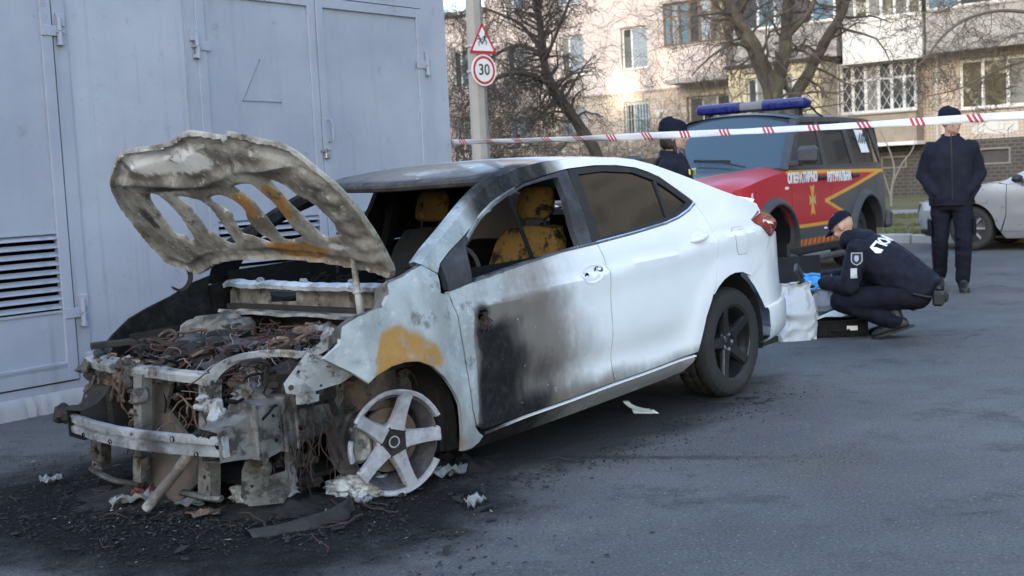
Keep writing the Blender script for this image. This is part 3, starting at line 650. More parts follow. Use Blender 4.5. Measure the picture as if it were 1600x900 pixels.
# front door: burnt window frame, mirror sail, trim, glass run hanging free
FGL = [(.445,.944),(.497,1.090),(.58,1.148),(.665,1.197),(.78,1.245),(.896,1.280),(1.071,1.322),(1.21,1.338),(1.345,1.349),(1.325,1.232),(1.278,1.10),(1.258,1.008),(1.1,1.002),(.814,.980)]
FFRAME = [(.296,.920),(.443,.940),(.814,.978),(1.1,1.001),(1.366,1.014),(1.41,1.16),(1.444,1.378),(1.374,1.373),(1.23,1.356),(1.068,1.334),(.9,1.288),(.743,1.238),(.499,1.124),(.377,1.072),(.300,1.030)]
fw = cpart(side_panel(FFRAME, [FGL], thick=.035, off=-.004), 'window_frame', metal_burnt('frame_soot', (.02, .02, .023), (.055, .057, .065), (.012, .012, .013), (.5, .7), .6), fd)
mb = MB(); rows = []
for x in np.linspace(.52, .98, 14):
    z = float(np.interp(x, [.497, .58, .665, .78, .896, 1.071], [1.098, 1.154, 1.202, 1.250, 1.285, 1.326])); y = ysurf(x, z); rows.append([(x, y-.008, z-.012), (x, y+.003, z-.006), (x, y+.003, z+.012), (x, y-.006, z+.018)])
mb.grid(rows); cpart(mb, 'frame_trim', PALEMETAL, fd)
mb = MB(); rows = []
for x in np.linspace(.45, 1.385, 30):
    z = float(np.interp(x, [.443, .814, 1.1, 1.39], [.938, .977, 1.000, 1.011])); y = ysurf(x, z); k = .004*nz(x, 0, 0, 20, 1)*sst(1.0-x, 0, .3); rows.append([(x, y-.004, z-.006+k), (x, y+.004, z-.003+k), (x, y+.004, z+.006+k), (x, y-.008, z+.010+k)])
mb.grid(rows); cpart(mb, 'window_trim', CHROME, fd)
SAIL = [(.303,.924),(.43,.938),(.478,1.085),(.46,1.098),(.38,1.066),(.308,1.026)]
mb = side_panel(SAIL, thick=.01, off=-.010); cpart(mb, 'mirror_mount', M('sail_plate', (.035, .038, .046), .45, var=.35), fd)
mb = MB(); mb.tube([(.90, .70, 1.285), (.93, .74, 1.12), (.96, .78, .965)], .011, 8, flat=.6); cpart(mb, 'glass_run', SOOTBLK, fd)
for sgn_, P_ in ((-1, (FFRAME, FGL)), (-1, (RFRAME, RGL))):
    cpart(side_panel(P_[0], [P_[1]], thick=.035, off=-.004, sgn=-1, res=.06), 'window_frame', SOOTBLK, frr if P_[0] is FFRAME else rrd)
    if P_[0] is FFRAME: continue
    V, F, L = cdt(P_[1], (), .08); mb = MB(); shell(mb, V, F, L, lambda a, b: (a, -(ysurf(a, b)-.016), b), .004, (0, 1, 0)); cpart(mb, 'sooted_pane', SOOTBLK, frr if P_[0] is FFRAME else rrd)
# upper body side and rear quarter in one stamping, near and far
UP = UPR+[(3.165,1.03)]+QUART_LOW[::-1][0:]+UPRLOW[::-1]
def m_body(x, y, z): return m_upper(x, y, z) if (z > 1.0 and x < 2.3) else m_side(x, y, z) if x < 2.3 else dict(soot=0, dirt=.6*(1-sst(z, .28, .4)))
body = pbuild(side_panel(UP, thick=.03), 'body_side', m_body); pbuild(side_panel(UP, sgn=-1, res=.06, thick=.03), 'body_side', m_body)
# pillar return towards the windscreen opening
for sg in (1, -1):
    mb = MB(); rows = []
    for (x, z) in smooth_poly(UPR[:7], 4):
        y = ysurf(x, z); rows.append([(x, sg*y, z), (x-.012, sg*(y-.03), z+.012), (x-.010, sg*(y-.062), z+.006), (x+.03, sg*(y-.07), z-.025)])
    mb.grid(rows); pbuild(mb, 'pillar_return', m_upper)
# rocker
for sg in (1, -1):
    ROCK = [(.43,.255),(.47,.270),(.725,.283),(1.062,.291),(1.42,.304),(1.7,.309),(2.0,.319),(2.14,.326),(2.180,.30),(2.14,.235),(2.0,.215),(1.4,.19),(.9,.175),(.44,.168)]
    V, F, L = cdt(ROCK, (), .03); mb = MB(); shell(mb, V, F, L, lambda a, b: (a, sg*(ysurf(a, .29)-.008-.95*max(0, .292-b)-.1*max(0, b-.292)), b), .03, (0, -sg, 0)); pbuild(mb, 'rocker', lambda x, y, z: dict(dirt=.95, scorch=.5*(1-sst(x, .8, 1.6)), soot=(1-sst(x, .6, 1.5)) if y > 0 else 1.0))
mb = MB(); rows = []
for x in np.linspace(.45, 2.16, 40):
    z = float(np.interp(x, [.43,.725,1.062,1.42,1.7,2.0,2.15], [.262,.281,.289,.302,.307,.317,.322])); y = ysurf(x, z); rows.append([(x, y-.006, z-.010), (x, y+.006, z-.006), (x, y+.006, z+.002), (x, y-.008, z+.004)])
mb.grid(rows); pbuild(mb, 'sill_trim', lambda x, y, z: dict(soot=.9*(1-sst(x, .5, .7)), scorch=.5*(1-sst(x, .6, 1.2))))
# roof
zc_f = _spl([.70, .80, 1.0, 1.3, 1.6, 1.9, 2.2, 2.45], [1.345, 1.377, 1.420, 1.452, 1.458, 1.447, 1.410, 1.355]); U_f = _spl([p[0] for p in UPR], [p[1] for p in UPR])
mb = MB(); rows = []; ny = 30
for i in range(33):
    row = []
    for k in range(ny+1):
        yy = -1+2*k/ny; x0 = .765+.135*yy*yy; x = x0+(2.33-.10*(1-yy*yy)*-.4-x0)*i/32; zu = U_f(max(x, .25)); ye = ysurf(x, zu)-.004; zc = zc_f(x); y = ye*yy; z = zc-(zc-zu)*abs(yy)**2.6; row.append((x, y, z-.002))
    rows.append(row)
mb.grid(rows); roof = pbuild(mb, 'roof', m_roof)
part_label(roof, 'roof scorched brown at the front and white behind')
# header rail under the front edge, and far rail
mb = MB(); rows = []
for k in range(31):
    yy = -1+2*k/30; x0 = .765+.135*yy*yy; zu = U_f(max(x0, .25)); ye = ysurf(x0, zu)-.01; zc = zc_f(x0); y = ye*yy; z = zc-(zc-zu)*abs(yy)**2.6-.002; rows.append([(x0, y, z), (x0-.003, y, z-.012), (x0+.005, y, z-.028), (x0+.06, y, z-.036), (x0+.12, y, z-.02)])
mb.grid(rows); cpart(mb, 'header_rail', metal_burnt('header_burnt', (.03, .028, .026), (.07, .06, .05), (.2, .19, .17), (.58, .68)))
# headliner: sooty inner roof
mb = MB(); rows = []
for i in range(9):
    row = []
    for k in range(13):
        yy = -1+2*k/12; x = .90+.12*yy*yy+(2.25-.9)*i/8; zu = U_f(max(x, .3)); ye = ysurf(x, zu)-.05; zc = zc_f(x); row.append((x, ye*yy, zc-(zc-zu)*abs(yy)**2.6-.045))
    rows.append(row)
mb.grid(rows); cpart(mb, 'headliner', SOOTBLK)
# rear window and boot lid
mb = MB(); rows = []
for i in range(9):
    x = 2.33+.62*i/8; zu = U_f(x); row = []
    for k in range(17):
        yy = -1+2*k/16; zc = float(np.interp(x, [2.33, 2.55, 2.75, 2.95], [1.392, 1.315, 1.222, 1.135])); ye = ysurf(x, zu)-.03; row.append((x+.03*(1-yy*yy), ye*yy, zc-(zc-zu+.004)*abs(yy)**3))
    rows.append(row)
mb.grid(rows); cpart(mb, 'rear_window', TINT)
mb = MB(); rows = []
for i in range(10):
    t_ = i/9; row = []
    for k in range(21):
        yy = -1+2*k/20; x = 2.95+.42*min(1, t_*1.25)+.03*(1-yy*yy)-.05*yy**4*t_; ye = (ysurf(min(x, 3.1), 1.06)-.02)*(1-.20*t_**1.5); zt = 1.125-.02*t_+.02*math.exp(-((t_-.78)/.1)**2)
        z = zt if t_ < .8 else zt-(t_-.8)*1.9; row.append((x+(.03 if t_ > .8 else 0), ye*yy, z-.035*abs(yy)**3))
    rows.append(row)
mb.grid(rows); pbuild(mb, 'boot_lid', lambda *a: {})
mb = MB(); mb.grid([[(3.33+.10*(1-(2*k/12-1)**2), .66*(2*k/12-1), z) for k in range(13)] for z in (.74, .9, 1.03)]); pbuild(mb, 'rear_panel', lambda *a: {})
# tail lamps
REDL = glass_mat('tail_lamp_red', (.20, .004, .006), .12, .4)
for sg in (1, -1):
    poly = [(2.95,.995),(3.05,.927),(3.15,.878),(3.25,.90),(3.36,.93),(3.36,.99),(3.27,1.02),(3.12,1.028)]; V, F, L = cdt(poly, (), .03); mb = MB(); c0 = (3.13, .96)
    shell(mb, V, F, L, lambda a, b: (a, sg*(ysurf(a, b)+.006+.012*math.exp(-((a-3.12)/.08)**2)), b), .03, (0, -sg, 0)); tl = cpart(mb, 'tail_lamp', REDL)
    mb = MB(); V, F, L = cdt([(3.06,.968),(3.2,.945),(3.2,.965),(3.09,.985)], (), .04); shell(mb, V, F, L, lambda a, b: (a, sg*(ysurf(a, b)+.022), b), .004, (0, -sg, 0)); cpart(mb, 'reflector', M('lamp_clear', (.6, .55, .55), .15, var=.1), tl)
# fuel flap: a shallow raised plate with a shadow gap
mb = MB(); fp = [(2.728+(.070-.14*max(0, .893-z_)*.4)*math.copysign(abs(math.cos(q_))**.45, math.cos(q_))+.10*(.893-z_), z_) for q_, z_ in [(2*PI*k_/36, .893+.078*math.copysign(abs(math.sin(2*PI*k_/36))**.45, math.sin(2*PI*k_/36))) for k_ in range(36)]]; V, F, L = cdt(fp, (), .03); shell(mb, V, F, L, lambda a, b: (a, ysurf(a, b)+.0022, b), .01, (0, -1, 0)); pbuild(mb, 'fuel_flap', lambda *a: {})
mb = MB(); fp2 = [(2.735+(a-2.735)*1.05, .895+(b-.895)*1.04) for a, b in fp]; V, F, L = cdt(fp2, (), .03); shell(mb, V, F, L, lambda a, b: (a, ysurf(a, b)+.0012, b), .01, (0, -1, 0)); cpart(mb, 'flap_gap', M('panel_gap', (.28, .28, .285), .8))
# rear bumper, wrapped round the tail, with its lower skirt
BP = smooth_poly([(2.950,.880),(3.0,.870),(3.06,.858),(3.2,.822),(3.35,.770),(3.47,.70),(3.555,.60),(3.605,.42),(3.625,.2),(3.63,0)], 4); BP = BP+[(x, -y) for x, y in BP[::-1][1:]]
def bump_top(x): return float(np.interp(x, [2.78, 2.88, 2.97, 3.055, 3.17, 3.3], [.68, .700, .727, .777, .872, .88]))
mb = MB(); rows = []
for (x, y) in BP:
    row = []; zt = bump_top(x); sg = 1 if y >= 0 else -1; k = abs(y)/math.hypot(x-2.6, y)
    for j in range(10):
        f_ = j/9; z = .47+(zt-.47)*f_; ins = .02*f_**3+.012*math.sin(f_*PI); xx = x-(1-k)*ins; ix = len(rows); wq = max(0, 1-ix/8) if y > 0 else max(0, 1-(72-ix)/8); xs0 = float(np.interp(z, [.47, .53, .60, .66, .70], [2.955, 2.925, 2.878, 2.815, 2.775])); row.append((xx+(xs0-2.95)*wq, y-sg*k*ins, z))
    rows.append(row)
mb.grid(rows); rb = pbuild(mb, 'rear_bumper', lambda *a: dict(dirt=.1))
mb = MB(); rows = []
for (x, y) in BP:
    sg = 1 if y >= 0 else -1; n = Vector((x-2.75, y*1.3, 0)).normalized(); row = []
    for (z, o_) in ((.478, -.006), (.474, .018), (.455, .026), (.36, .030), (.30, .020), (.272, -.004), (.262, -.05)): row.append((x+n.x*o_, y+n.y*o_, z+.03*sst(x, 3.0, 3.5)*-0))
    rows.append(row)
mb.grid(rows); pbuild(mb, 'bumper_skirt', lambda x, y, z: dict(dirt=.55*(1-sst(z, .26, .32))), parent=rb)
# inner wheel houses
for ax, az, r_, nm in ((-.03, .33, .37, 'wheel_house'), (2.575, .325, .399, 'wheel_house')):
    for sg in (1, -1):
        mb = MB(); mb.lathe([(r_, (.79 if ax < 1 else .845)*sg), (r_, .50*sg), (.05, .49*sg)], 48, 'y', (ax, 0, az), -.25, PI*.66 if ax < 1 else PI+.25); cpart(mb, nm, SOOTM if ax < 1 else M('wheel_house_black', (.012, .012, .012), .9))
# floor pan and firewall
mb = MB(); mb.box(.32, 3.35, -.74, .74, .20, .235); mb.box(.30, .34, -.72, .72, .2, .82); mb.box(2.95, 3.0, -.7, .7, .2, 1.05); mb.box(2.15, 2.2, -.68, .68, .3, .92); cpart(mb, 'floor_pan', SOOTM, smooth=False)
mb = MB(); mb.box(-.42, .35, -.45, .45, .17, .19); cpart(mb, 'undertray', BLACKM, smooth=False)
# ---------------------------------------------------------------- hood frame
HX0, HZ0, HA = .11, 1.013, math.radians(49.5)
H_OUT = [(-.62,.684),(-.702,.615),(-.774,.504),(-.795,.401),(-.813,.268),(-.817,.146),(-.793,.076),(-.717,.042),(-.639,-.006),(-.452,.058),(-.291,.086),(-.087,.091),(.145,.092),(.326,.077),(.493,.054),(.639,.025),(.71,-.004),(.773,.051),(.8,.132),(.83,.29),(.842,.42),(.829,.516),(.798,.601),(.748,.676),(.686,.736),(.582,.79),(.459,.826),(.396,.844),(.348,.824),(.235,.855),(.145,.866),(.068,.846),(-.02,.819),(-.185,.807),(-.358,.805),(-.473,.77)]
H_H = [[(-.46,.541),(-.412,.533),(-.385,.495),(-.376,.427),(-.394,.352),(-.424,.25),(-.455,.232),(-.475,.238),(-.479,.27),(-.533,.278),(-.529,.368),(-.511,.456),(-.495,.506)],
 [(-.272,.518),(-.216,.509),(-.14,.485),(-.115,.455),(-.119,.394),(-.133,.309),(-.147,.221),(-.179,.202),(-.225,.228),(-.253,.273),(-.284,.286),(-.266,.361),(-.262,.423),(-.251,.447),(-.273,.497)],
 [(-.061,.494),(.008,.509),(.063,.495),(.108,.458),(.103,.411),(.073,.365),(.07,.305),(.092,.256),(.119,.218),(.087,.207),(.006,.251),(-.044,.27),(-.032,.355),(-.011,.391),(-.048,.452)],
 [(.166,.554),(.235,.565),(.294,.558),(.32,.518),(.344,.461),(.343,.404),(.337,.311),(.358,.264),(.326,.24),(.214,.23),(.211,.314),(.215,.361),(.206,.408),(.21,.454),(.186,.513)],
 [(.43,.581),(.48,.571),(.522,.536),(.55,.486),(.585,.457),(.611,.417),(.618,.384),(.628,.339),(.603,.271),(.577,.255),(.495,.25),(.468,.32),(.454,.389),(.437,.468),(.438,.524)]]
H_H = [smooth_poly(h, 3, True) for h in H_H]; H_OUT = smooth_poly(H_OUT, 2, True)
def _segs(polys):
    A = np.concatenate([np.array(p) for p in polys]); B = np.concatenate([np.roll(np.array(p), -1, axis=0) for p in polys]); return A, B-A
def _sd(S, y, s):
    A, D = S; px, py = y-A[:, 0], s-A[:, 1]; q = np.clip((px*D[:, 0]+py*D[:, 1])/np.maximum(1e-12, D[:, 0]**2+D[:, 1]**2), 0, 1); return math.sqrt(np.min((px-q*D[:, 0])**2+(py-q*D[:, 1])**2))
_So, _Sh = _segs([H_OUT]), _segs(H_H)
def hood_off(y, s):          # height of the pressing towards the engine side
    do, dh = _sd(_So, y, s), _sd(_Sh, y, s)
    v = .010*sst(dh, .0, .012)+.012*sst(do, .0, .009)-.012*sst(do, .018, .027)+.014*sst(do, .070, .082)
    if s > .58: v += .014*math.sin(y*15+1)*sst(s, .6, .66)*(1-sst(s, .76, .80))
    v += .016*math.exp(-((s-float(np.interp(y, [-.8, -.5, -.2, .0, .24, .5, .8], [.62, .625, .59, .585, .645, .665, .66])))/.020)**2)*sst(dh, .01, .04)*sst(do, .02, .06)
    v += .026*math.exp(-((y-.37)/.02)**2)*sst(s, .62, .8)*sst(do, 0, .02)      # step near the torn front edge
    if y > .62 and .05 < s < .6: v += .006*(1 if math.sin(s*70) > .2 else 0)*sst(y, .66, .69)*(1-sst(y, .76, .79))
    return v+.006*nz(y, s, 0, 2.5, 2)+.0015*nz(y, s, 0, 13, 5)
def hood_pt(y, s, o=0.0):
    w_ = hood_off(y, s)+o-.03*(y/.8)**2*-.6; ss_ = s; a_ = HA+.10*sst(s, .45, .85)
    x = HX0-s*math.cos(HA); z = HZ0+s*math.sin(HA)
    return (x-w_*math.sin(HA), y, z-w_*math.cos(HA))
V, F, L = cdt(H_OUT, H_H, .013); mb = MB(); shell(mb, V, F, L, hood_pt, .006, (math.sin(HA), 0, math.cos(HA)))
t = NT('burnt_hood'); n1 = t.noise(5, 7, .7); n2 = t.noise(24, 6, .72); n3 = t.noise(2.4, 6, .62); ru, pa, sk = t.attr('rust'), t.attr('pale'), t.attr('soot')
c = t.mix(t.ss(n1, .36, .64), (.125, .108, .088), (.37, .355, .32)); nn = t.math('ADD', t.math('MULTIPLY', t.math('SUBTRACT', n1, .5), .9), t.math('MULTIPLY', t.math('SUBTRACT', n2, .5), .5))
c = t.mix(t.ss(t.math('ADD', pa, nn), .4, .62), c, t.mix(n2, (.50, .505, .50), (.72, .725, .71))); c = t.mix(t.ss(t.math('ADD', ru, nn), .45, .62), c, t.mix(n2, (.22, .10, .03), (.40, .22, .075)))
c = t.mix(t.ss(t.noise(7, 7, .72), .55, .66), c, (.075, .062, .05)); c = t.mix(t.ss(t.math('ADD', sk, nn), .45, .65), c, (.035, .03, .026)); c = t.mix(t.math('MULTIPLY', t.ss(n2, .58, .68), .6), c, (.66, .65, .62))
HOODB = t.fin(c, .66, 0, t.bump(t.math('ADD', n1, t.math('MULTIPLY', n2, .5)), .25, .004), Specular_IOR_Level=.4)
def hm(y, s):
    ru_ = .95*math.exp(-((y-.25)/.26)**2-((s-.17)/.07)**2)+1.0*math.exp(-((y-.385)/.07)**2-((s-.46)/.12)**2)+.95*math.exp(-((y-.15)/.07)**2-((s-.44)/.11)**2)+.5*math.exp(-((y+.10)/.06)**2-((s-.42)/.10)**2)+.5*math.exp(-((y+.05)/.12)**2-((s-.55)/.03)**2)+.5*math.exp(-((y-.55)/.2)**2-((s-.09)/.03)**2)
    pa_ = 1.0*math.exp(-((y+.12)/.38)**2-((s-.72)/.09)**2)+.6*math.exp(-((y+.25)/.3)**2-((s-.16)/.05)**2)+.75*math.exp(-((y-.55)/.08)**2-((s-.2)/.03)**2)+.5*math.exp(-((y-.7)/.06)**2-((s-.45)/.25)**2)
    sk_ = .75*math.exp(-((y+.35)/.2)**2-((s-.575)/.03)**2)+.7*math.exp(-((y+.62)/.06)**2-((s-.4)/.14)**2)+.6*math.exp(-((y-.02)/.25)**2-((s-.565)/.022)**2)
    return ru_, pa_, sk_
hv = [None]*len(mb.v); ms = []
for (x, y, z) in mb.v:
    s = math.hypot(HX0-x, z-HZ0)*math.cos(math.atan2(z-HZ0, HX0-x)-HA); ms.append(hm(y, s))
mb.xf(FLIP); hood = mb.build('hood', HOODB, car, attrs={'rust': [m[0] for m in ms], 'pale': [m[1] for m in ms], 'soot': [m[2] for m in ms]}, angle=42)
part_label(hood, 'burnt hood frame with five open slots, propped up')
mb = MB(); mb.tube(smooth_poly([(.085,-.72,1.04),(.10,-.72,.985),(.075,-.715,.942),(.02,-.70,.925),(-.03,-.69,.945)], 5), .013, 8, flat=.5); cpart(mb, 'hood_hinge', SOOTM, hood)
mb = MB(); mb.tube(smooth_poly([(.125,.665,1.045),(.135,.66,.985),(.105,.66,.945),(.115,.655,.90),(.15,.65,.86)], 5), .017, 8, flat=.45); cpart(mb, 'hood_hinge', RUSTM, hood)
mb = MB(); mb.tube([(.018,.55,1.174),(.012,.575,1.06),(-.005,.60,.97),(-.012,.62,.855)], [.008, .012, .014, .017], 10); mb.tube([(-.004,.602,.95),(-.006,.605,.94)], .022, 10); cpart(mb, 'hood_prop', HOODM, hood)
GREYALU = metal_burnt('burnt_alloy', (.035, .033, .037), (.085, .08, .09), (.03, .026, .024), (.5, .66), c4=(.25, .22, .19), t4=(.64, .74), sc=2)
# ---------------------------------------------------------------- front structure
def plate(mb, poly, holes, o, u, v, n, thick, res=.03):
    o, u, v, n = Vector(o), Vector(u), Vector(v), Vector(n); V, F, L = cdt(poly, holes, res)
    def fn(a, b): p = o+u*a+v*b+n*(.0025*nz(a, b, o.y, 9, 3)); return tuple(p)
    shell(mb, V, F, L, fn, thick, tuple(-n))
mb = MB(); rows = []
prof = [(.020,.392),(-.004,.394),(-.006,.420),(.010,.426),(.010,.436),(-.006,.442),(-.006,.470),(.0,.474),(.022,.474)]
for k in range(41):
    y = -.555+1.11*k/40; xb = -.79+.075*(y/.55)**2; dn = .004*nz(y, 0, 0, 8, 2); rows.append([(xb+a, y, b+dn) for a, b in prof])
mb.grid(rows)
for y in (-.555, .555): mb.box(-.72, -.695, y-.002, y+.002, .395, .472)
bb = cpart(mb, 'bumper_beam', metal_burnt('beam_metal', (.18, .19, .20), (.31, .322, .335), (.09, .09, .10), (.60, .72), c4=(.06, .055, .055), t4=(.66, .74)))
for y, z, r_ in ((-.53,.452,.010),(-.38,.405,.009),(-.12,.408,.010),(.30,.456,.012),(.42,.402,.010),(.53,.44,.013),(.05,.456,.006)):
    mb = MB(); xb = -.79+.075*(y/.55)**2-.0065; mb.lathe([(0, .003), (r_, .003), (r_*1.02, -.004)], 12, 'x', (xb, y, z)); mb.v = [(2*xb-a if False else a, b, c_) for a, b, c_ in mb.v]; cpart(mb, 'bolt_hole', SOOTBLK, bb)
mb = MB(); r = random.Random(11)
for k in range(16): mb.blob((-.74+r.uniform(0, .03), .40+r.uniform(0, .10), .472+r.uniform(0, .012)), r.uniform(.008, .02), k, .4)
cpart(mb, 'charred_foam', BLACKM, bb)
# crash cans and rails
for sg in (1, -1):
    mb = MB(); rows = []
    for (x, z0, z1, y0, y1) in ((-.735, .37, .50, .43, .545), (-.66, .365, .515, .425, .555), (-.60, .36, .545, .44, .575), (-.58, .35, .58, .43, .61), (-.50, .36, .575, .445, .60), (-.42, .37, .585, .45, .585), (-.2, .385, .59, .45, .58), (.05, .40, .60, .45, .57), (.33, .36, .56, .44, .57)):
        d = .004*nz(x, sg, 0, 20, 2); rows.append([(x, sg*y0, z0), (x, sg*(y1+d), z0+.006), (x, sg*(y1-d), (z0+z1)/2), (x, sg*(y1+d), z1-.006), (x, sg*y0, z1)])
    mb.grid(rows, closeu=True); rl = cpart(mb, 'frame_rail', ASHMETAL if sg > 0 else SOOTM, angle=25)
    if sg > 0:
        for x, z, r_ in ((-.535,.50,.008),(-.535,.45,.008),(-.505,.52,.007),(-.47,.47,.009),(-.36,.44,.010),(-.22,.52,.008),(-.08,.47,.010),(-.56,.53,.008),(-.50,.42,.008)):
            mb = MB(); mb.lathe([(0, .592+.012), (r_, .592+.012), (r_, .585)], 10, 'y', (x, 0, z)); cpart(mb, 'bolt_hole', SOOTBLK, rl)
        for x in (-.595, -.455, -.395):
            mb = MB(); mb.bbox(x-.008, x+.008, .56, .612, .36, .585, .004); cpart(mb, 'rail_flange', ASHMETAL, rl)
# radiator support: posts, upper tie bar, lower bar
def post(y, x, z0, z1, w, holes, lean=0.0, nm='support_post'):
    mb = MB(); poly = [(-w/2, z0), (w/2, z0), (w/2*1.05, (z0+z1)/2), (w/2, z1), (-w/2, z1), (-w/2*.9, (z0+z1)*.5)]
    plate(mb, poly, [ring(a, b, r_, r_, 8) for a, b, r_ in holes], (x, y-lean*z0, 0), (0, 1, 0), (0, lean, 1), (-1, 0, 0), .004)
    for s_ in (-1, 1): mb.add([(x-.002, y-lean*z0+lean*z0+s_*w/2, z0), (x-.002, y-lean*z0+lean*z1+s_*w/2, z1), (x+.05, y-lean*z0+lean*z1+s_*w/2, z1), (x+.05, y-lean*z0+lean*z0+s_*w/2, z0)], [(0, 1, 2, 3)])
    return cpart(mb, nm, ASHMETAL)
post(-.655, -.555, .17, .69, .085, [(0, .60, .008), (0, .52, .010), (.012, .46, .008), (-.01, .36, .010), (0, .31, .006), (.01, .24, .008)], .14)
post(-.205, -.635, .185, .665, .062, [(.0, .6, .006), (.01, .54, .005), (0, .48, .006)], .19)
post(.225, -.60, .165, .66, .085, [(.018, .60, .006), (.02, .56, .006), (0, .25, .010), (.02, .21, .008), (.015, .20, .006)], .17)
mb = MB(); mb.bbox(-.61, -.56, .28, .37, .52, .585, .01); mb.bbox(-.625, -.58, .235, .30, .535, .56, .008); mb.blob((-.60, .29, .585), .03, 4, .3, flat=(1, 1.2, .5)); mb.blob((-.59, .36, .50), .05, 7, .35); cpart(mb, 'latch_bracket', PALEMETAL, angle=25)
mb = MB(); rows = []
for (x, y, z) in smooth_poly([(-.35,-.80,.70),(-.45,-.745,.700),(-.53,-.67,.694),(-.565,-.58,.690),(-.585,-.42,.684),(-.60,-.28,.680),(-.60,-.1,.682),(-.60,.1,.680),(-.595,.26,.675),(-.59,.335,.672)], 4):
    d = .006*nz(y, 0, 0, 7, 4); rows.append([(x-.022, y, z-.030+d), (x-.026, y, z+d), (x-.018, y, z+.012+d), (x+.02, y+.01, z+.014+d), (x+.028, y+.012, z-.012), (x+.02, y+.01, z-.03)])
mb.grid(rows, closeu=True); cpart(mb, 'tie_bar', PALEMETAL, angle=30)
mb = MB(); r = random.Random(4)
for k in range(14): mb.blob((-.60+r.uniform(-.02, .02), -.26+r.uniform(-.05, .05), .665+r.uniform(-.05, .03)), r.uniform(.01, .028), k+20, .5)
for k in range(6): p = Vector((-.62, -.27+r.uniform(-.05, .05), .66)); mb.tube(smooth_poly([p, p+Vector((-.01, r.uniform(-.05, .05), -.05)), p+Vector((0, r.uniform(-.07, .07), -.13))], 4), r.uniform(.004, .010), 6)
cpart(mb, 'hood_latch', RUSTM)
# oily crusts and hose stumps over the engine
r = random.Random(61)
for k, (x, y, z, s_) in enumerate(((-.30,-.10,.70,.11),(-.22,.10,.70,.10),(-.10,-.22,.72,.10),(-.40,.12,.66,.07),(.02,.05,.70,.11),(-.38,-.30,.66,.07))):
    mb = MB(); mb.blob((x, y, z), s_, k+40, .6, 2.8, 30, 20, (1.1, 1.2, .42)); cpart(mb, 'charred_crust', GREYALU if k % 2 else BLACKM)
# arched arm from the latch to the near fender
mb = MB(); rows = []
for (x, y, z) in smooth_poly([(-.600,.335,.655),(-.575,.375,.705),(-.53,.43,.742),(-.46,.52,.756),(-.40,.60,.752),(-.36,.66,.744),(-.31,.70,.765),(-.27,.735,.80)], 5):
    rows.append([(x-.018, y-.012, z-.012), (x-.022, y-.014, z+.010), (x-.004, y, z+.016), (x+.016, y+.012, z+.010), (x+.012, y+.01, z-.014)])
mb.grid(rows, closeu=True); cpart(mb, 'headlamp_arm', PALEMETAL, angle=30)
mb = MB(); plate(mb, [(-.17,-.02),(-.16,-.06),(-.10,-.075),(.06,-.045),(.135,-.005),(.13,.02),(-.05,.085),(-.075,.095)], [ring(-.14,-.04,.012,.012,10), ring(-.11,.02,.007,.007,8), ring(.10,.0,.008,.008,8), ring(-.02,-.045,.006,.006,8)], (-.33, .735, .665), (.82, .55, 0), (.1, 0, .99), (-.55, .82, .1), .006, .02); cpart(mb, 'fender_bracket', PALEMETAL)
mb = MB(); r = random.Random(9)
for k in range(9): mb.obox((-.40+r.uniform(-.025, .025), .69+r.uniform(-.02, .02), .60+r.uniform(-.03, .03)), (r.uniform(.008, .02), .004, .002), (.002, .014, 0), (0, .002, r.uniform(.006, .02)))
cpart(mb, 'melted_clip', PALEMETAL)
# lower bar, hanging bracket, pipe
mb = MB(); mb.tube(smooth_poly([(-.555,-.70,.17),(-.565,-.62,.155),(-.59,-.45,.150),(-.61,-.22,.165)], 5), .018, 6, flat=.7); cpart(mb, 'lower_bar', ASHMETAL, angle=25); mb = MB(); mb.tube(smooth_poly([(-.62,.10,.175),(-.60,.22,.165),(-.57,.30,.16)], 4), .022, 6, flat=.6); cpart(mb, 'lower_bar', ASHMETAL, angle=25)
mb = MB(); plate(mb, [(-.13,.02),(-.10,-.02),(.05,-.03),(.12,.05),(.11,.14),(.135,.23),(.08,.25),(-.06,.24),(-.115,.13)], [[(-.005,.09),(.07,.10),(.075,.20),(.0,.21)], ring(-.08,.06,.007,.007,8), ring(.06,.02,.007,.007,8)], (-.47, .50, .165), (.85, .4, 0), (0, 0, 1), (-.42, .9, 0), .01, .025); cpart(mb, 'hanging_bracket', ASHMETAL)
mb = MB(); mb.tube([(-.605,.20,.375),(-.66,.10,.25),(-.72,-.02,.115)], .022, 14); cpart(mb, 'coolant_pipe', metal_burnt('pipe_metal', (.30, .27, .24), (.42, .40, .37), (.15, .12, .1)))
mb = MB(); plate(mb, [(-.24,.45),(-.20,.62),(-.10,.67),(-.05,.60),(-.09,.50),(.05,.40),(.24,.36),(.30,.31),(.24,.28),(.10,.18),(-.02,.09),(-.08,.08),(-.26,.18),(-.28,.3)], [], (-.585, 0, 0), (0, 1, 0), (.10, 0, 1), (-1, 0, 0), .02, .03)
t = NT('radiator_mesh'); n1 = t.noise(7, 6, .7); gx = t.n('ShaderNodeTexWave', wave_type='BANDS', bands_direction='Z'); t.put(gx.inputs['Scale'], 170); t.put(gx.inputs['Vector'], t.coord()); c = t.mix(n1, (.045, .036, .03), (.14, .115, .095)); cpart(mb, 'radiator_core', t.fin(c, .85, 0, t.bump(gx.outputs['Fac'], .3, .002)))
mb = MB(); mb.lathe([(0, -.03), (.026, -.03), (.034, -.02), (.036, .012), (.028, .02), (.012, .022), (0, .02)], 20, 'x', (-.64, -.10, .575)); cpart(mb, 'horn', ASHMETAL)
mb = MB(); mb.bbox(-.70, -.60, -.70, -.60, .415, .485, .02); mb.blob((-.68, -.68, .455), .045, 3, .3, flat=(1, .6, 1)); cpart(mb, 'crash_absorber', SOOTM, angle=30)
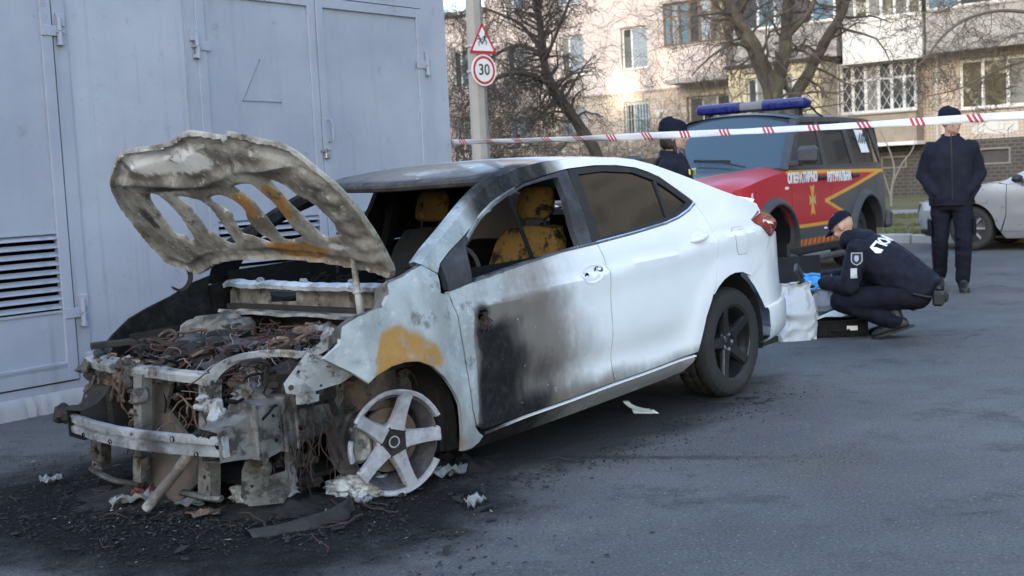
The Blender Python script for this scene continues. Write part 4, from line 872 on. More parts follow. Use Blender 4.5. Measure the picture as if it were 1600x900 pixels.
# ---------------------------------------------------------------- cowl, firewall, strut towers
mb = MB(); rows = []
for k in range(41):
    y = -.74+1.40*k/40; x = .335-.03*(1-(y/.75)**2); d = .008*nz(y, 0, 0, 9, 2)+.004*nz(y, 0, 0, 30, 2); rows.append([(x-.03, y, .905+d), (x-.035, y, .925+d), (x-.01, y, .940+d), (x+.03, y, .938+d), (x+.04, y, .915)])
mb.grid(rows); cowl = cpart(mb, 'cowl_rail', metal_burnt('cowl_white', (.34, .355, .37), (.52, .54, .56), (.12, .11, .11), (.60, .70)))
for k, y in enumerate((-.45, -.12, .22, .47)): mb = MB(); mb.blob((.315, y, .944), .016, k, .3, flat=(1, 1.6, .8)); cpart(mb, 'melted_lump', PALEMETAL, cowl)
mb = MB(); plate(mb, [(-.74,.62),(.70,.62),(.70,.90),(.66,.915),(-.70,.915),(-.74,.88)], [[(-.42,.83),(-.22,.84),(-.22,.885),(-.43,.885)], [(.50,.80),(.60,.80),(.6,.86),(.52,.87)]], (.30, 0, 0), (0, 1, 0), (.05, 0, 1), (-1, 0, 0), .01, .05); cpart(mb, 'firewall', metal_burnt('firewall_metal', (.13, .12, .105), (.24, .22, .195), (.035, .03, .028), (.5, .65), c4=(.33, .32, .30), t4=(.58, .7)))
mb = MB(); rows = []
for k in range(31):
    y = -.60+1.16*k/30; d = .012*nz(y, 0, 0, 5, 8); rows.append([(.16+d, y, .815+d*.6), (.15+d, y, .80+d*.6), (.20, y, .79), (.29, y, .80)])
mb.grid(rows); cpart(mb, 'cowl_lip', HOODM)
mb = MB(); rows = []
for k in range(21):
    y = -.60+.9*k/20; d = .01*nz(y, 0, 0, 6, 3); rows.append([(.30, y, .905), (.24, y, .885+d), (.20, y, .862+d), (.185, y, .84+d)])
pass
for sg in (1, -1):
    mb = MB(); mb.lathe([(.0, .80), (.055, .80), (.06, .79), (.095, .785), (.125, .765), (.14, .70), (.15, .45)], 24, 'z', (.04, sg*.54, 0)); cpart(mb, 'strut_tower', RUSTM if sg > 0 else metal_burnt('tower_metal', (.2, .19, .17), (.36, .34, .30), (.06, .05, .045), c4=(.30, .16, .06), t4=(.6, .7)))
    mb = MB(); mb.grid([[(x, sg*.68, z) for z in (.60, .68, .76)] for x in (-.30, -.2, .1, .3)]); cpart(mb, 'inner_apron', SOOTM)
mb = MB(); mb.bbox(-.06, .19, -.54, -.32, .58, .785, .03); mb.blob((.06, -.43, .74), .13, 6, .45, 2.5, 24, 14, (1, .9, .5)); cpart(mb, 'fuse_box', metal_burnt('tower_metal2', (.11, .10, .09), (.22, .20, .18), (.04, .035, .03), c4=(.20, .11, .05), t4=(.58, .68)), angle=30)
# ---------------------------------------------------------------- burnt engine
mb = MB(); mb.bbox(-.36, .10, -.36, .30, .25, .60, .04); mb.blob((-.15, -.05, .62), .2, 5, .3, flat=(1, 1.5, .45)); cpart(mb, 'engine_block', SOOTM, angle=30)
mb = MB(); rows = []
for k in range(26):
    y = -.34+.52*k/25; rr_ = .055+.010*math.sin(k*1.9)+.012*nz(y, 0, 0, 9, 1); row = []
    for j in range(14): a_ = 2*PI*j/14; row.append((-.20+rr_*1.55*math.cos(a_), y, .69+.01*nz(y, 0, 1, 4, 2)+rr_*math.sin(a_)*(1+.2*nz(math.cos(a_), y*5, math.sin(a_), 2, 3))))
    rows.append(row)
mb.grid(rows, closeu=True); cpart(mb, 'valve_cover', GREYALU)
mb = MB(); mb.tube(smooth_poly([(-.34,-.33,.655),(-.345,-.2,.65),(-.35,.0,.652),(-.345,.10,.648)], 5), [.024]*16, 10); mb.tube([(-.345,-.33,.655),(-.345,-.36,.655)], .034, 10); mb.tube([(-.345,.08,.648),(-.345,.12,.648)], .030, 10); cpart(mb, 'fuel_rail', metal_burnt('rail_tube', (.16, .15, .16), (.26, .25, .27), (.06, .05, .05), sc=2))
for k, y in enumerate((-.30, -.17, -.04, .09)):
    mb = MB(); mb.tube(smooth_poly([(-.22,y,.70),(-.30,y+.01,.715),(-.39,y+.02,.66),(-.41,y+.02,.56),(-.36,y,.50)], 5), [.030]*21, 10); cpart(mb, 'intake_runner', SOOTM)
mb = MB(); mb.bbox(-.40, -.14, .33, .60, .50, .63, .03); mb.blob((-.28, .46, .62), .14, 12, .4, flat=(1, 1, .5)); cpart(mb, 'battery_remains', SOOTM, angle=30)
r = random.Random(55); mb = MB()
for k in range(70):
    q = r.choice(((-.60, r.uniform(-.66, .34), r.uniform(.62, .70)), (-.56, -.62+r.uniform(-.04, .04), r.uniform(.2, .66)), (-.63, -.16+r.uniform(-.03, .03), r.uniform(.25, .64)), (-.59, .29+r.uniform(-.04, .04), r.uniform(.2, .6)), (-.55, .52+r.uniform(-.05, .05), r.uniform(.3, .6)), (-.5, r.uniform(-.5, .5), r.uniform(.45, .62)))); mb.blob((q[0]+r.uniform(-.02, .03), q[1], q[2]), r.uniform(.008, .028), k, .6, 2.4, 9, 6, (r.uniform(.6, 1.3), r.uniform(.6, 1.6), r.uniform(.6, 1.6)))
o = cpart(mb, 'burnt_residue', metal_burnt('residue', (.035, .03, .027), (.11, .095, .08), (.24, .22, .2), (.62, .72), sc=2)); tag(o, kind='stuff')
for k, (x, y, z, s_, nm) in enumerate(((-.46,-.42,.60,.10,'melted_plastic'),(-.40,-.55,.62,.09,'melted_plastic'),(-.30,-.50,.66,.10,'melted_plastic'),(-.50,-.50,.56,.07,'melted_plastic'),(-.36,.28,.60,.09,'melted_plastic'),(-.47,.42,.585,.07,'melted_plastic'),(-.10,.40,.66,.09,'melted_plastic'),(.10,.20,.72,.10,'melted_plastic'),(-.2,.15,.66,.10,'melted_plastic'))):
    mb = MB(); mb.blob((x, y, z), s_, k+3, .55, 2.6, 20, 14, (1, 1.1, .6)); cpart(mb, nm, (RUSTM, ASHMETAL, SOOTM, RUSTM)[k % 4] if k != 1 else HOODM)
mb = MB(); mb.blob((-.05,.46,.745), .045, 9, .3, flat=(.8, 1, 1.2)); cpart(mb, 'fluid_bottle', PALEMETAL)
def junk(nm, mat, n, seed, box, r0, r1, ln, sag=.4, nn=5):
    r = random.Random(seed); mb = MB()
    for k in range(n):
        p = Vector((r.uniform(box[0], box[1]), r.uniform(box[2], box[3]), r.uniform(box[4], box[5]))); d = Vector((r.gauss(0, 1), r.gauss(0, 1), r.gauss(0, .35))).normalized(); pts = [p]; L_ = r.uniform(.4, 1)*ln
        for j in range(nn): d = (d+Vector((r.gauss(0, .5), r.gauss(0, .5), r.gauss(0, .4)-sag*.2))).normalized(); p = p+d*L_/nn; p = Vector((p.x, p.y, min(p.z, box[5]+.03))); pts.append(p)
        mb.tube(smooth_poly(pts, 3), r.uniform(r0, r1), 5)
    o = cpart(mb, nm, mat); tag(o, kind='stuff'); return o
junk('burnt_wiring', WIREM, 230, 21, (-.50, .22, -.50, .58, .58, .72), .0012, .0042, .32, .9, 7)
junk('burnt_wiring', SOOTBLK, 170, 22, (-.52, .25, -.60, .62, .54, .70), .003, .010, .26, .9)
junk('burnt_wiring', M('pale_wire', (.22, .19, .17), .8, var=.4), 70, 23, (-.50, .20, -.55, .62, .58, .72), .0012, .004, .22, .8)
junk('hanging_wiring', WIREM, 40, 24, (-.48, -.20, .56, .66, .36, .60), .0012, .003, .30, 4.5, 6)
junk('hanging_wiring', RUSTM, 40, 25, (-.62, -.42, -.60, .20, .42, .64), .0015, .006, .22, 3.0)
junk('burnt_hose', SOOTM, 26, 26, (-.48, .15, -.50, .55, .62, .72), .009, .019, .40, .6, 6)
junk('burnt_hose', RUSTM, 18, 27, (-.50, .10, -.55, .58, .60, .73), .006, .014, .34, .6, 6)
junk('burnt_wiring', M('red_brown_wire', (.075, .028, .020), .85, var=.5, scale=9), 160, 28, (-.48, .20, -.30, .60, .66, .755), .0012, .0034, .34, .8, 7)
junk('burnt_wiring', M('ash_wire', (.20, .18, .165), .85, var=.5, scale=9), 60, 29, (-.50, .15, -.5, .60, .66, .75), .0012, .003, .25, .8, 6)
# scraps of charred debris heaped on the engine
r = random.Random(31); mb = MB()
for k in range(200):
    x, y = r.uniform(-.52, .2), r.uniform(-.62, .64); z = .60+.10*nz(x, y, 0, 3, 5)+r.uniform(-.06, .05); s_ = r.uniform(.008, .035)
    if r.random() < .85: mb.blob((x, y, z), s_, k, .6, 2, 7, 5, (r.uniform(.5, 1.4), r.uniform(.5, 1.4), r.uniform(.3, .8)))
    else:
        a_ = r.uniform(0, PI); mb.obox((x, y, z), (math.cos(a_)*s_, math.sin(a_)*s_, r.uniform(-.4, .4)*s_), (-math.sin(a_)*s_*.5, math.cos(a_)*s_*.5, 0), (0, 0, r.uniform(.1, .5)*s_))
o = cpart(mb, 'charred_scraps', metal_burnt('scrap_mix', (.03, .027, .025), (.10, .085, .07), (.22, .20, .18), (.6, .7), sc=2.5), smooth=False); tag(o, kind='stuff')
# ---------------------------------------------------------------- interior
mb = MB(); rows = []
for k in range(25):
    y = -.66+1.32*k/24; d = .02*nz(y, 0, 0, 4, 3); rows.append([(.42, y, .60), (.50, y, .84+d), (.62, y, .88+d), (.74, y, .84+d*2), (.80, y, .70+d), (.72, y, .52)])
mb.grid(rows); cpart(mb, 'dashboard', BLACKM)
junk('cabin_debris', SOOTBLK, 60, 41, (.4, .8, -.62, .6, .82, .93), .004, .012, .25)
mb = MB(); sw = []
for k in range(25): a_ = 2*PI*k/24; sw.append((.80+.07*math.sin(a_), .38+.185*math.cos(a_), .88+.17*math.sin(a_)))
mb.tube(sw, .011, 8, cap=False); mb.tube([(.72,.38,.82),(.80,.38,.88)], .02, 8); mb.tube([(.80,.38,.88),(.79,.20,.87)], .009, 6); mb.tube([(.80,.38,.88),(.81,.56,.88)], .009, 6); cpart(mb, 'steering_wheel', SOOTM)
t = NT('burnt_foam'); n1 = t.noise(5, 6, .65); n2 = t.noise(40, 5, .7); c = t.mix(n1, (.12, .066, .018), (.23, .14, .045)); c = t.mix(t.ss(t.noise(9, 6, .7), .50, .62), c, (.016, .014, .011)); c = t.mix(t.math('MULTIPLY', t.ss(n2, .60, .70), .6), c, (.05, .035, .015)); c = t.mix(t.math('MULTIPLY', t.ss(t.noise(6, 4), .62, .7), .4), c, (.20, .20, .13))
FOAM = t.fin(c, .95, 0, t.bump(t.math('ADD', n2, n1), .8, .012), Specular_IOR_Level=.1)
def seat(yc, foam):
    par = empty('front_seat', (0, 0, 0), 0, car)
    mb = MB(); rows = []
    for i in range(21):
        t_ = i/20; z = .52+.56*t_; xc = 1.20+.27*t_; hw = .255-.035*t_-.05*sst(t_, .85, 1); row = []
        for j in range(28):
            a_ = 2*PI*j/28; cx_, cy_ = math.cos(a_), math.sin(a_); yy = hw*math.copysign(abs(cy_)**.6, cy_); xx = .065*math.copysign(abs(cx_)**.7, cx_)
            groove = .012*(abs(math.sin(yy*34))**.5) if cx_ < 0 else 0; row.append((xc+xx+groove-.03*(abs(yy)/hw)**3*(1 if cx_ < 0 else 0)+.008*nz(yy, z, yc, 9, 2), yc+yy, z+.012*nz(yy, 0, yc, 14, 1)*sst(t_, .8, 1)+.02*(1-(yy/hw)**2)*t_))
        rows.append(row)
    mb.grid(rows, closeu=True); mb.f.append(tuple(len(mb.v)-28+k for k in range(28))); mb.mi.append(0)
    sb = cpart(mb, 'seat_back', foam, par, angle=50)
    mb = MB(); mb.bbox(.78, 1.24, yc-.25, yc+.25, .36, .52, .05); cpart(mb, 'seat_cushion', BLACKM, par, angle=30)
    mb = MB(); rows = []
    for i in range(13):
        t_ = i/12; z = 1.135+.165*t_; hw = .125*(1-.35*(2*t_-1)**4)*(1-.12*t_); row = []
        for j in range(20):
            a_ = 2*PI*j/20; row.append((1.475+.04*t_+.045*math.cos(a_)*(1-.5*(2*t_-1)**6)+.006*nz(t_*3, j*.3, yc, 2, 1), yc+hw*math.copysign(abs(math.sin(a_))**.7, math.sin(a_)), z+.01*nz(j*.5, t_, yc, 1.5, 4)))
        rows.append(row)
    mb.grid(rows, closeu=True); n_ = len(mb.v); mb.f += [tuple(range(20)), tuple(n_-20+k for k in range(20))]; mb.mi += [0, 0]; cpart(mb, 'headrest', foam, par, angle=50)
    for dy in (-.07, .07): mb = MB(); mb.tube([(1.455, yc+dy, 1.06), (1.485, yc+dy, 1.17)], .007, 6); cpart(mb, 'headrest_post', SOOTM, par)
    return par
seat(.38, FOAM); s2 = seat(-.37, FOAM)
for c_ in s2.children:
    if c_.name.startswith('seat_back'): c_.data.materials[0] = BLACKM
mb = MB(); mb.bbox(1.95, 2.12, -.60, .60, .5, .98, .05); mb.bbox(1.65, 2.1, -.6, .6, .35, .5, .05); cpart(mb, 'rear_seat', BLACKM, angle=30)
for sg in (1, -1):
    mb = MB(); mb.bbox(1.40, 1.47, sg*.70-.03, sg*.70+.03, .25, 1.0, .01); mb.bar((1.435, sg*.70, 1.0), (1.47, sg*.60, 1.38), .05, .06, (1, 0, 0)); cpart(mb, 'inner_pillar', SOOTBLK, smooth=False)
    mb = MB(); mb.grid([[(x, sg*(.74 if z < 1.0 else .70), z) for z in (.25, .6, .9, .985)] for x in (.34, .8, 1.38)]); mb.grid([[(x, sg*.735, z) for z in (.25, .6, .9, .99)] for x in (1.46, 1.8, 2.15)]); cpart(mb, 'door_inner', SOOTBLK)
# ---------------------------------------------------------------- wheels
def spokes(mb, n, phase, r0, r1, w0, w1, y0, y1, dp):
    for k in range(n):
        a_ = phase+2*PI*k/n; er = Vector((math.cos(a_), 0, math.sin(a_))); et = Vector((-math.sin(a_), 0, math.cos(a_))); ey = Vector((0, 1, 0)); rows = []
        for i in range(9):
            t_ = i/8; r_ = r0+(r1-r0)*t_; hw = (w0*(1-t_)**1.6+w1*(.72+.28*t_**2)*(1-(1-t_)**1.6))/2; yf = y0+(y1-y0)*t_**1.3; d_ = dp*(1-.25*t_); c_ = er*r_; pr = []
            for (u_, v_) in ((-1, -.9), (-1, -.25), (-.82, 0), (.82, 0), (1, -.25), (1, -.9)): pr.append(tuple(c_+et*hw*u_*(1.12 if v_ < -.5 else 1)+ey*(yf+v_*d_)))
            rows.append(pr)
        mb.grid(rows, closeu=True)
def rim(par, phase, mat, dark, burnt):
    mb = MB(); mb.lathe([(.200,.02),(.196,-.02),(.176,-.05),(.172,-.12),(.196,-.145),(.200,-.165),(.222,-.170),(.224,-.178),(.190,-.175),(.168,-.12),(.170,-.05),(.190,-.01),(.196,.02)], 48, 'y', close=True); mb.build('barrel', dark, par, angle=40)
    mb = MB(); spokes(mb, 5, phase, .052, .211, .078, .060, .010, .034, .036); mb.lathe([(.0,.004),(.030,.004),(.034,-.004),(.050,-.004),(.066,.006),(.078,-.004),(.078,-.04)], 30, 'y'); sp_ = mb.build('spokes', mat, par, angle=32)
    prof = [(.203,.022),(.210,.034),(.221,.038),(.227,.033),(.227,.022),(.220,.014),(.212,.008),(.204,-.004)]
    if not burnt: mb = MB(); mb.lathe(prof, 60, 'y', close=True); mb.build('rim_lip', mat, par, angle=40)
    else:
        r = random.Random(2)
        for a0, a1 in ((math.radians(22), math.radians(148)), (math.radians(168), math.radians(192)), (math.radians(-112), math.radians(-29))):
            mb = MB(); n = int((a1-a0)*10)+2; mb.lathe(prof, n, 'y', (0, 0, 0), a0, a1, close=True, fn=lambda t_, j, r_, h_: (r_+.003*nz(math.cos(t_), math.sin(t_), j, 4, 2), h_+.003*nz(math.cos(t_), math.sin(t_), j, 6, 7))); mb.build('rim_lip', mat, par, angle=40)
    for k in range(5):
        a_ = phase+.63+2*PI*k/5; mb = MB(); mb.lathe([(0,.012),(.010,.012),(.012,.008),(.012,-.01)], 6 if burnt else 10, 'y', (.045*math.cos(a_), -.004, .045*math.sin(a_))); mb.build('lug_nut', SOOTM if burnt else STEEL, par, angle=30)
    mb = MB(); mb.lathe([(0,.006),(.018,.006),(.024,.0),(.030,.010),(.033,.010),(.036,.0),(.064,.0085),(.068,.006)] if burnt else [(0,.008),(.020,.008),(.027,.002),(.030,-.01)], 24, 'y'); mb.build('hub_cap', SOOTM if burnt else dark, par, angle=30)
    mb = MB(); mb.lathe([(.06,-.045),(.138,-.045),(.138,-.068),(.06,-.068)], 40, 'y', close=True); mb.build('brake_disc', RUSTM if burnt else SOOTM, par, angle=30)
    mb = MB(); mb.bbox(-.165, -.085, -.10, -.022, -.075, .085, .018); mb.build('brake_caliper', HOODM if burnt else SOOTM, par, angle=30)
def wheel_at(x, y, sg, camber=0.0, toe=0.0):
    e = empty('wheel', (0, 0, 0), 0, car); e.matrix_local = Matrix.Translation((-x, y, .316)) @ (Matrix.Identity(4) if sg > 0 else Matrix.Rotation(PI, 4, 'Z')) @ Matrix.Rotation(toe, 4, 'Z') @ Matrix.Rotation(camber, 4, 'X'); return e
ALLOY = metal_burnt('burnt_wheel_alloy', (.27, .265, .285), (.42, .41, .435), (.15, .14, .15), (.60, .74), .5, sc=1.6, soot=.35); BARM = metal_burnt('burnt_barrel', (.06, .056, .06), (.13, .12, .13), (.03, .027, .027), (.55, .68), .65, sc=1.6)
# local wheel X points forward, so the builder angle a becomes pi - a
wf = wheel_at(0, .745, 1, -.03, -.27); rim(wf, math.radians(0), ALLOY, BARM, True); part_label(wf, 'bare burnt five-spoke wheel with its tyre burnt away')
# the torn lip sits at the right of the wheel as seen from the side
for ch in wf.children:
    for v in ch.data.vertices: v.co.x = -v.co.x
    ch.data.flip_normals()
wf2 = wheel_at(0, -.755, -1); rim(wf2, .3, ALLOY, BARM, False)
BLKRIM = M('black_rim', (.014, .014, .016), .35, var=.3, scale=15)
t = NT('tyre_rubber'); n1 = t.noise(9, 5, .65); c = t.mix(n1, (.016, .016, .017), (.038, .037, .036)); c = t.mix(t.math('MULTIPLY', t.ss(t.noise(5, 5, .7), .58, .75), .35), c, (.085, .08, .075)); RUBBER = t.fin(c, .82, 0, t.bump(t.noise(120, 2), .3, .002), Specular_IOR_Level=.35)
def tyre(par, R_=.316, W_=.205, rin=.205, yo=.035):
    prof = [(rin, .0), (rin+.016, .012), (rin+.045, .016), (R_-.040, .014), (R_-.018, .004), (R_-.006, -.016), (R_, -.030)]
    half = [(r_, yo+h_) for r_, h_ in prof]; inner = [(r_, yo-W_-h_) for r_, h_ in prof[::-1]]; mid = []
    for k in range(1, 9):
        y = half[-1][1]+(inner[0][1]-half[-1][1])*k/9; mid.append((R_+.001-(.009 if k in (3, 6) else 0), y))
    pr = half+mid+inner; n = 144; lo, hi = 4, len(pr)-5
    def fn(t_, j, r_, h_):
        if lo <= j <= hi:
            k = int(round(t_/(2*PI)*n)); ph = (k+(j if j < len(pr)/2 else len(pr)-j)) % 4
            if ph == 0: r_ -= .008
        return r_, h_
    mb = MB(); mb.lathe(pr, n, 'y', fn=fn); o_ = mb.build('tyre', RUBBER, par, angle=28); return o_
for (x, y, sg) in ((2.635, .80, 1), (2.635, -.80, -1)):
    wr = wheel_at(x, y, sg); rim(wr, math.radians(4), BLKRIM, BLKRIM, False); tyre(wr)
# ================================================================ rescue service off-road car
SY_ = .6250; suv = empty('rescue_suv')
_b2 = Vector((math.sin(SY_), math.cos(SY_), 0)); _l2 = Vector((math.cos(SY_), -math.sin(SY_), 0)); _o2 = Vector((2.156, 14.168, 0))
suv.matrix_world = Matrix(((-_b2.x, _l2.x, 0, _o2.x), (-_b2.y, _l2.y, 0, _o2.y), (0, 0, 1, 0), (0, 0, 0, 1)))
tag(suv, 'red and dark grey rescue off-road car with blue roof light bar', 'car')
sWf = _spl([-.85, -.75, -.6, -.3, 0, 1, 3.0, 3.4, 3.65, 3.8], [.62, .76, .86, .915, .93, .935, .935, .92, .88, .80]); sSf = _spl([.3, .45, .6, 1.0, 1.15, 1.25, 1.4, 1.84, 1.95], [.05, .012, 0, 0, .010, .030, .060, .155, .19])
def ysuv(x, z):
    y = sWf(x)-sSf(z)
    y += .010*(1-sst(abs(z-1.02), .0, .05))*.6+.012*sst(z, .86, .80)*0
    return y
t = NT('rescue_livery'); sp = t.n('ShaderNodeSeparateXYZ'); t.put(sp.inputs[0], t.coord()); X = t.math('MULTIPLY', sp.outputs[0], -1); Z = sp.outputs[2]
top = t.math('SUBTRACT', 1.262, t.math('MULTIPLY', X, .0144)); below = t.math('SUBTRACT', top, Z)          # >0 under the top edge
du = t.math('SUBTRACT', Z, t.math('ADD', .650, t.math('MULTIPLY', X, .159)))                                  # >0 above upper diagonal
dl = t.math('SUBTRACT', t.math('SUBTRACT', 1.294, t.math('MULTIPLY', X, .29)), Z)                             # >0 below lower diagonal
bot = t.math('SUBTRACT', Z, .632)
gt = lambda v, e=.002: t.ss(v, -e, e)
red = t.math('MULTIPLY', t.math('MULTIPLY', gt(below), gt(bot)), t.math('MAXIMUM', gt(du), gt(dl)))
nt_ = t.noise(3, 4); dirt = t.math('MULTIPLY', t.ss(t.math('ADD', Z, t.math('MULTIPLY', nt_, .3)), .75, .35), .55)
grey = t.mix(nt_, (.052, .054, .058), (.078, .080, .084)); c = t.mix(red, grey, (.40, .016, .026))
yel = lambda v, w0: t.math('MULTIPLY', gt(v, .003), gt(t.math('SUBTRACT', w0, v), .003))
inr = t.math('MULTIPLY', gt(below), gt(bot))
y1 = yel(below, .042); y2 = t.math('MULTIPLY', yel(t.math('SUBTRACT', Z, .594), .040), t.math('MULTIPLY', gt(t.math('SUBTRACT', X, .45)), gt(t.math('SUBTRACT', 2.4, X))))
y3 = t.math('MULTIPLY', t.math('MULTIPLY', yel(t.math('ADD', du, .02), .044), gt(t.math('SUBTRACT', X, 1.40))), inr); y4 = t.math('MULTIPLY', t.math('MULTIPLY', yel(t.math('ADD', dl, .02), .044), gt(t.math('SUBTRACT', X, 1.40))), inr)
ya = t.math('MAXIMUM', t.math('MAXIMUM', y1, y2), t.math('MAXIMUM', y3, y4)); ya = t.math('MULTIPLY', ya, gt(t.math('SUBTRACT', X, .34)))
c = t.mix(ya, c, (.62, .30, .035))
bl = t.math('MULTIPLY', t.math('MULTIPLY', yel(t.math('SUBTRACT', Z, .385), .075), gt(t.math('SUBTRACT', X, .52))), gt(t.math('SUBTRACT', 2.35, X))); st = gt(t.math('SINE', t.math('MULTIPLY', X, 2*PI/.135)), .05)
c = t.mix(bl, c, t.mix(st, (.42, .03, .02), (.62, .26, .02)))
c = t.mix(dirt, c, (.10, .095, .085)); LIV = t.fin(c, t.mixf(dirt, .42, .8), 0, None, Specular_IOR_Level=.35, Coat_Weight=.08, Coat_Roughness=.15)
SGREY = M('suv_grey', (.045, .047, .052), .5, var=.2); SPLAS = M('suv_plastic', (.045, .047, .051), .62, var=.25, bump=.15, bscale=200); SGLASS = glass_mat('suv_glass', (.012, .014, .016), .04, .8); SBLK = M('suv_black', (.014, .014, .015), .55)
def spart(mb, name, mat, parent=None, **kw): mb.xf(FLIP); return mb.build(name, mat, parent if parent is not None else suv, **kw)
def spanel(outer, holes=(), res=.07, off=0., thick=.025, sgn=1, fn=None):
    V, F, L = cdt(outer, holes, res); mb = MB(); shell(mb, V, F, L, lambda a, b: (a, sgn*(ysuv(a, b)+off), b), thick, (0, -sgn, 0)); return mb
def arc(cx, cz, r_, a0, a1, n=12): return [(cx+r_*math.cos(math.radians(a0+(a1-a0)*k/n)), cz+r_*math.sin(math.radians(a0+(a1-a0)*k/n))) for k in range(n+1)]
S_F = [(-.80,.60),(-.46,.60)]+arc(0, .38, .50, 150, 8)+[(.43,.37),(.436,.8),(.436,1.245),(.2,1.228),(-.1,1.196),(-.4,1.15),(-.72,1.075),(-.80,.98)]
S_FD = [(.448,.37),(1.588,.37),(1.588,1.262),(.448,1.255)]; S_RD = [(1.600,.37),(2.20,.37)]+arc(2.76, .38, .52, 170, 118, 7)+[(2.52,.9),(2.54,1.262),(1.600,1.262)]
S_Q = arc(2.76, .38, .52, 116, 10, 12)+[(3.30,.50),(3.78,.52),(3.80,.8),(3.76,1.24),(3.70,1.262),(2.552,1.262),(2.532,.9)]
for sg in (1, -1):
    spart(spanel(S_F, sgn=sg), 'front_fender', LIV); d1 = spart(spanel(S_FD, sgn=sg), 'front_door', LIV); d2 = spart(spanel(S_RD, sgn=sg), 'rear_door', LIV); spart(spanel(S_Q, sgn=sg), 'rear_quarter', LIV)
    UPP = [(.43,1.262),(.72,1.55),(1.02,1.845),(1.2,1.868),(2.2,1.88),(3.2,1.868),(3.46,1.845),(3.60,1.6),(3.74,1.262)]
    gl = [[(.64,1.30),(.82,1.50),(1.06,1.805),(1.50,1.815),(1.50,1.30)], [(1.63,1.30),(1.60,1.815),(2.30,1.822),(2.42,1.30)], [(2.56,1.30),(2.44,1.822),(3.20,1.81),(3.30,1.75),(3.52,1.30)]]
    fr = spart(spanel(UPP, gl, sgn=sg, off=-.004), 'window_frame', SGREY)
    for g_, par_ in zip(gl, (d1, d2, suv)): spart(spanel(g_, sgn=sg, off=-.016, thick=.005), 'side_window', SGLASS, par_)
    for cx_, a0_, a1_ in ((0, 172, 2), (2.76, 172, 8)):
        mb = MB(); rows = []
        for (x, z) in arc(cx_, .38, .505, a0_, a1_, 22):
            n = Vector((x-cx_, z-.38)).normalized(); y = ysuv(max(-.78, min(3.75, x)), max(z, .45)); xo, zo = x+n.x*.085, z+n.y*.085; rows.append([(x-n.x*.005, sg*(y-.06), z-n.y*.005), (x, sg*(y+.062), z), (x+n.x*.02, sg*(y+.068), z+n.y*.02), (x+n.x*.055, sg*(y+.05), z+n.y*.055), (xo, sg*(ysuv(max(-.78, min(3.75, xo)), max(zo, .45))+.002), zo)])
        mb.grid(rows); spart(mb, 'wheel_flare', SPLAS)
        mb = MB(); mb.lathe([(.49, .90*sg), (.49, .45*sg), (.1, .44*sg)], 20, 'y', (cx_, 0, .40), -.2, PI+.2); spart(mb, 'wheel_house', SBLK)
    for x in (1.35, 2.42):
        mb = MB(); y = ysuv(x, 1.16); mb.bbox(x-.13, x+.09, min(sg*(y-.005), sg*(y+.035)), max(sg*(y-.005), sg*(y+.035)), 1.125, 1.175, .012); spart(mb, 'door_handle', SBLK, d1 if x < 1.6 else d2, angle=30)
    mb = MB(); mb.tube(smooth_poly([(.46,sg*.86,.30),(.52,sg*.98,.245),(.62,sg*1.0,.235),(2.1,sg*1.0,.235),(2.22,sg*.98,.245),(2.28,sg*.86,.30)], 5), .040, 10); spart(mb, 'side_step', SPLAS)
    for x in (.75, 1.9): mb = MB(); mb.bar((x, sg*.70, .33), (x, sg*.98, .24), .05, .04); spart(mb, 'step_bracket', SBLK, smooth=False)
    mb = MB(); mb.bbox(.42, .58, min(sg*1.0, sg*1.23), max(sg*1.0, sg*1.23), 1.315, 1.52, .045); mb.bbox(.50, .60, min(sg*.86, sg*1.02), max(sg*.86, sg*1.02), 1.30, 1.36, .01); mi_ = spart(mb, 'side_mirror', SPLAS, angle=30)
    mb = MB(); mb.bbox(.40, 2.35, min(sg*.60, sg*.90), max(sg*.60, sg*.90), .28, .45, .02); spart(mb, 'sill', SBLK, smooth=False)
    mb = MB(); y = ysuv(.30, 1.06); mb.bbox(.26, .34, min(sg*(y-.01), sg*(y+.018)), max(sg*(y-.01), sg*(y+.018)), 1.04, 1.075, .008); spart(mb, 'side_repeater', M('repeater_clear', (.65, .62, .58), .2), angle=30)
    # headlamp
    mb = MB(); rows = [[(x, sg*(ysuv(x, .98)+.006 if k == 0 else y_), z) for k, (x, y_, z) in enumerate(((-.50,0,z0),(-.70,.80,z0),(-.80,.66,z0),(-.83,.50,z0)))] for z0 in (.90, .97, 1.035)]
    mb.grid(rows); spart(mb, 'headlamp', M('headlamp_lens', (.55, .57, .60), .12, var=.2, coat=.6))
# roof, bonnet, tail, nose
mb = MB(); rows = []
for i in range(17):
    x = 1.0+2.46*i/16; row = []
    for k in range(15):
        yy = -1+2*k/14; zu = float(np.interp(x, [1.0, 1.2, 2.2, 3.2, 3.46], [1.843, 1.868, 1.88, 1.868, 1.845])); ye = ysuv(x, zu)-.004; row.append((x-.05*(1-yy*yy)*(1-i/16), ye*yy, zu+.085*(1-abs(yy)**2.4)))
    rows.append(row)
mb.grid(rows); spart(mb, 'roof', SGREY)
t = NT('bonnet_livery'); sp = t.n('ShaderNodeSeparateXYZ'); t.put(sp.inputs[0], t.coord()); X = t.math('MULTIPLY', sp.outputs[0], -1); Y = t.math('ABSOLUTE', sp.outputs[1])
e_ = t.math('SUBTRACT', t.math('ADD', Y, t.math('MULTIPLY', X, -.55)), .36); c = t.mix(t.ss(e_, -.003, .003), (.065, .068, .073), (.40, .016, .026)); yl = t.math('MULTIPLY', t.ss(e_, -.02, -.014), t.ss(e_, .014, .008)); c = t.mix(yl, c, (.55, .33, .10)); BONM = t.fin(c, .42, 0, None, Specular_IOR_Level=.4, Coat_Weight=.12, Coat_Roughness=.12)
mb = MB(); rows = []
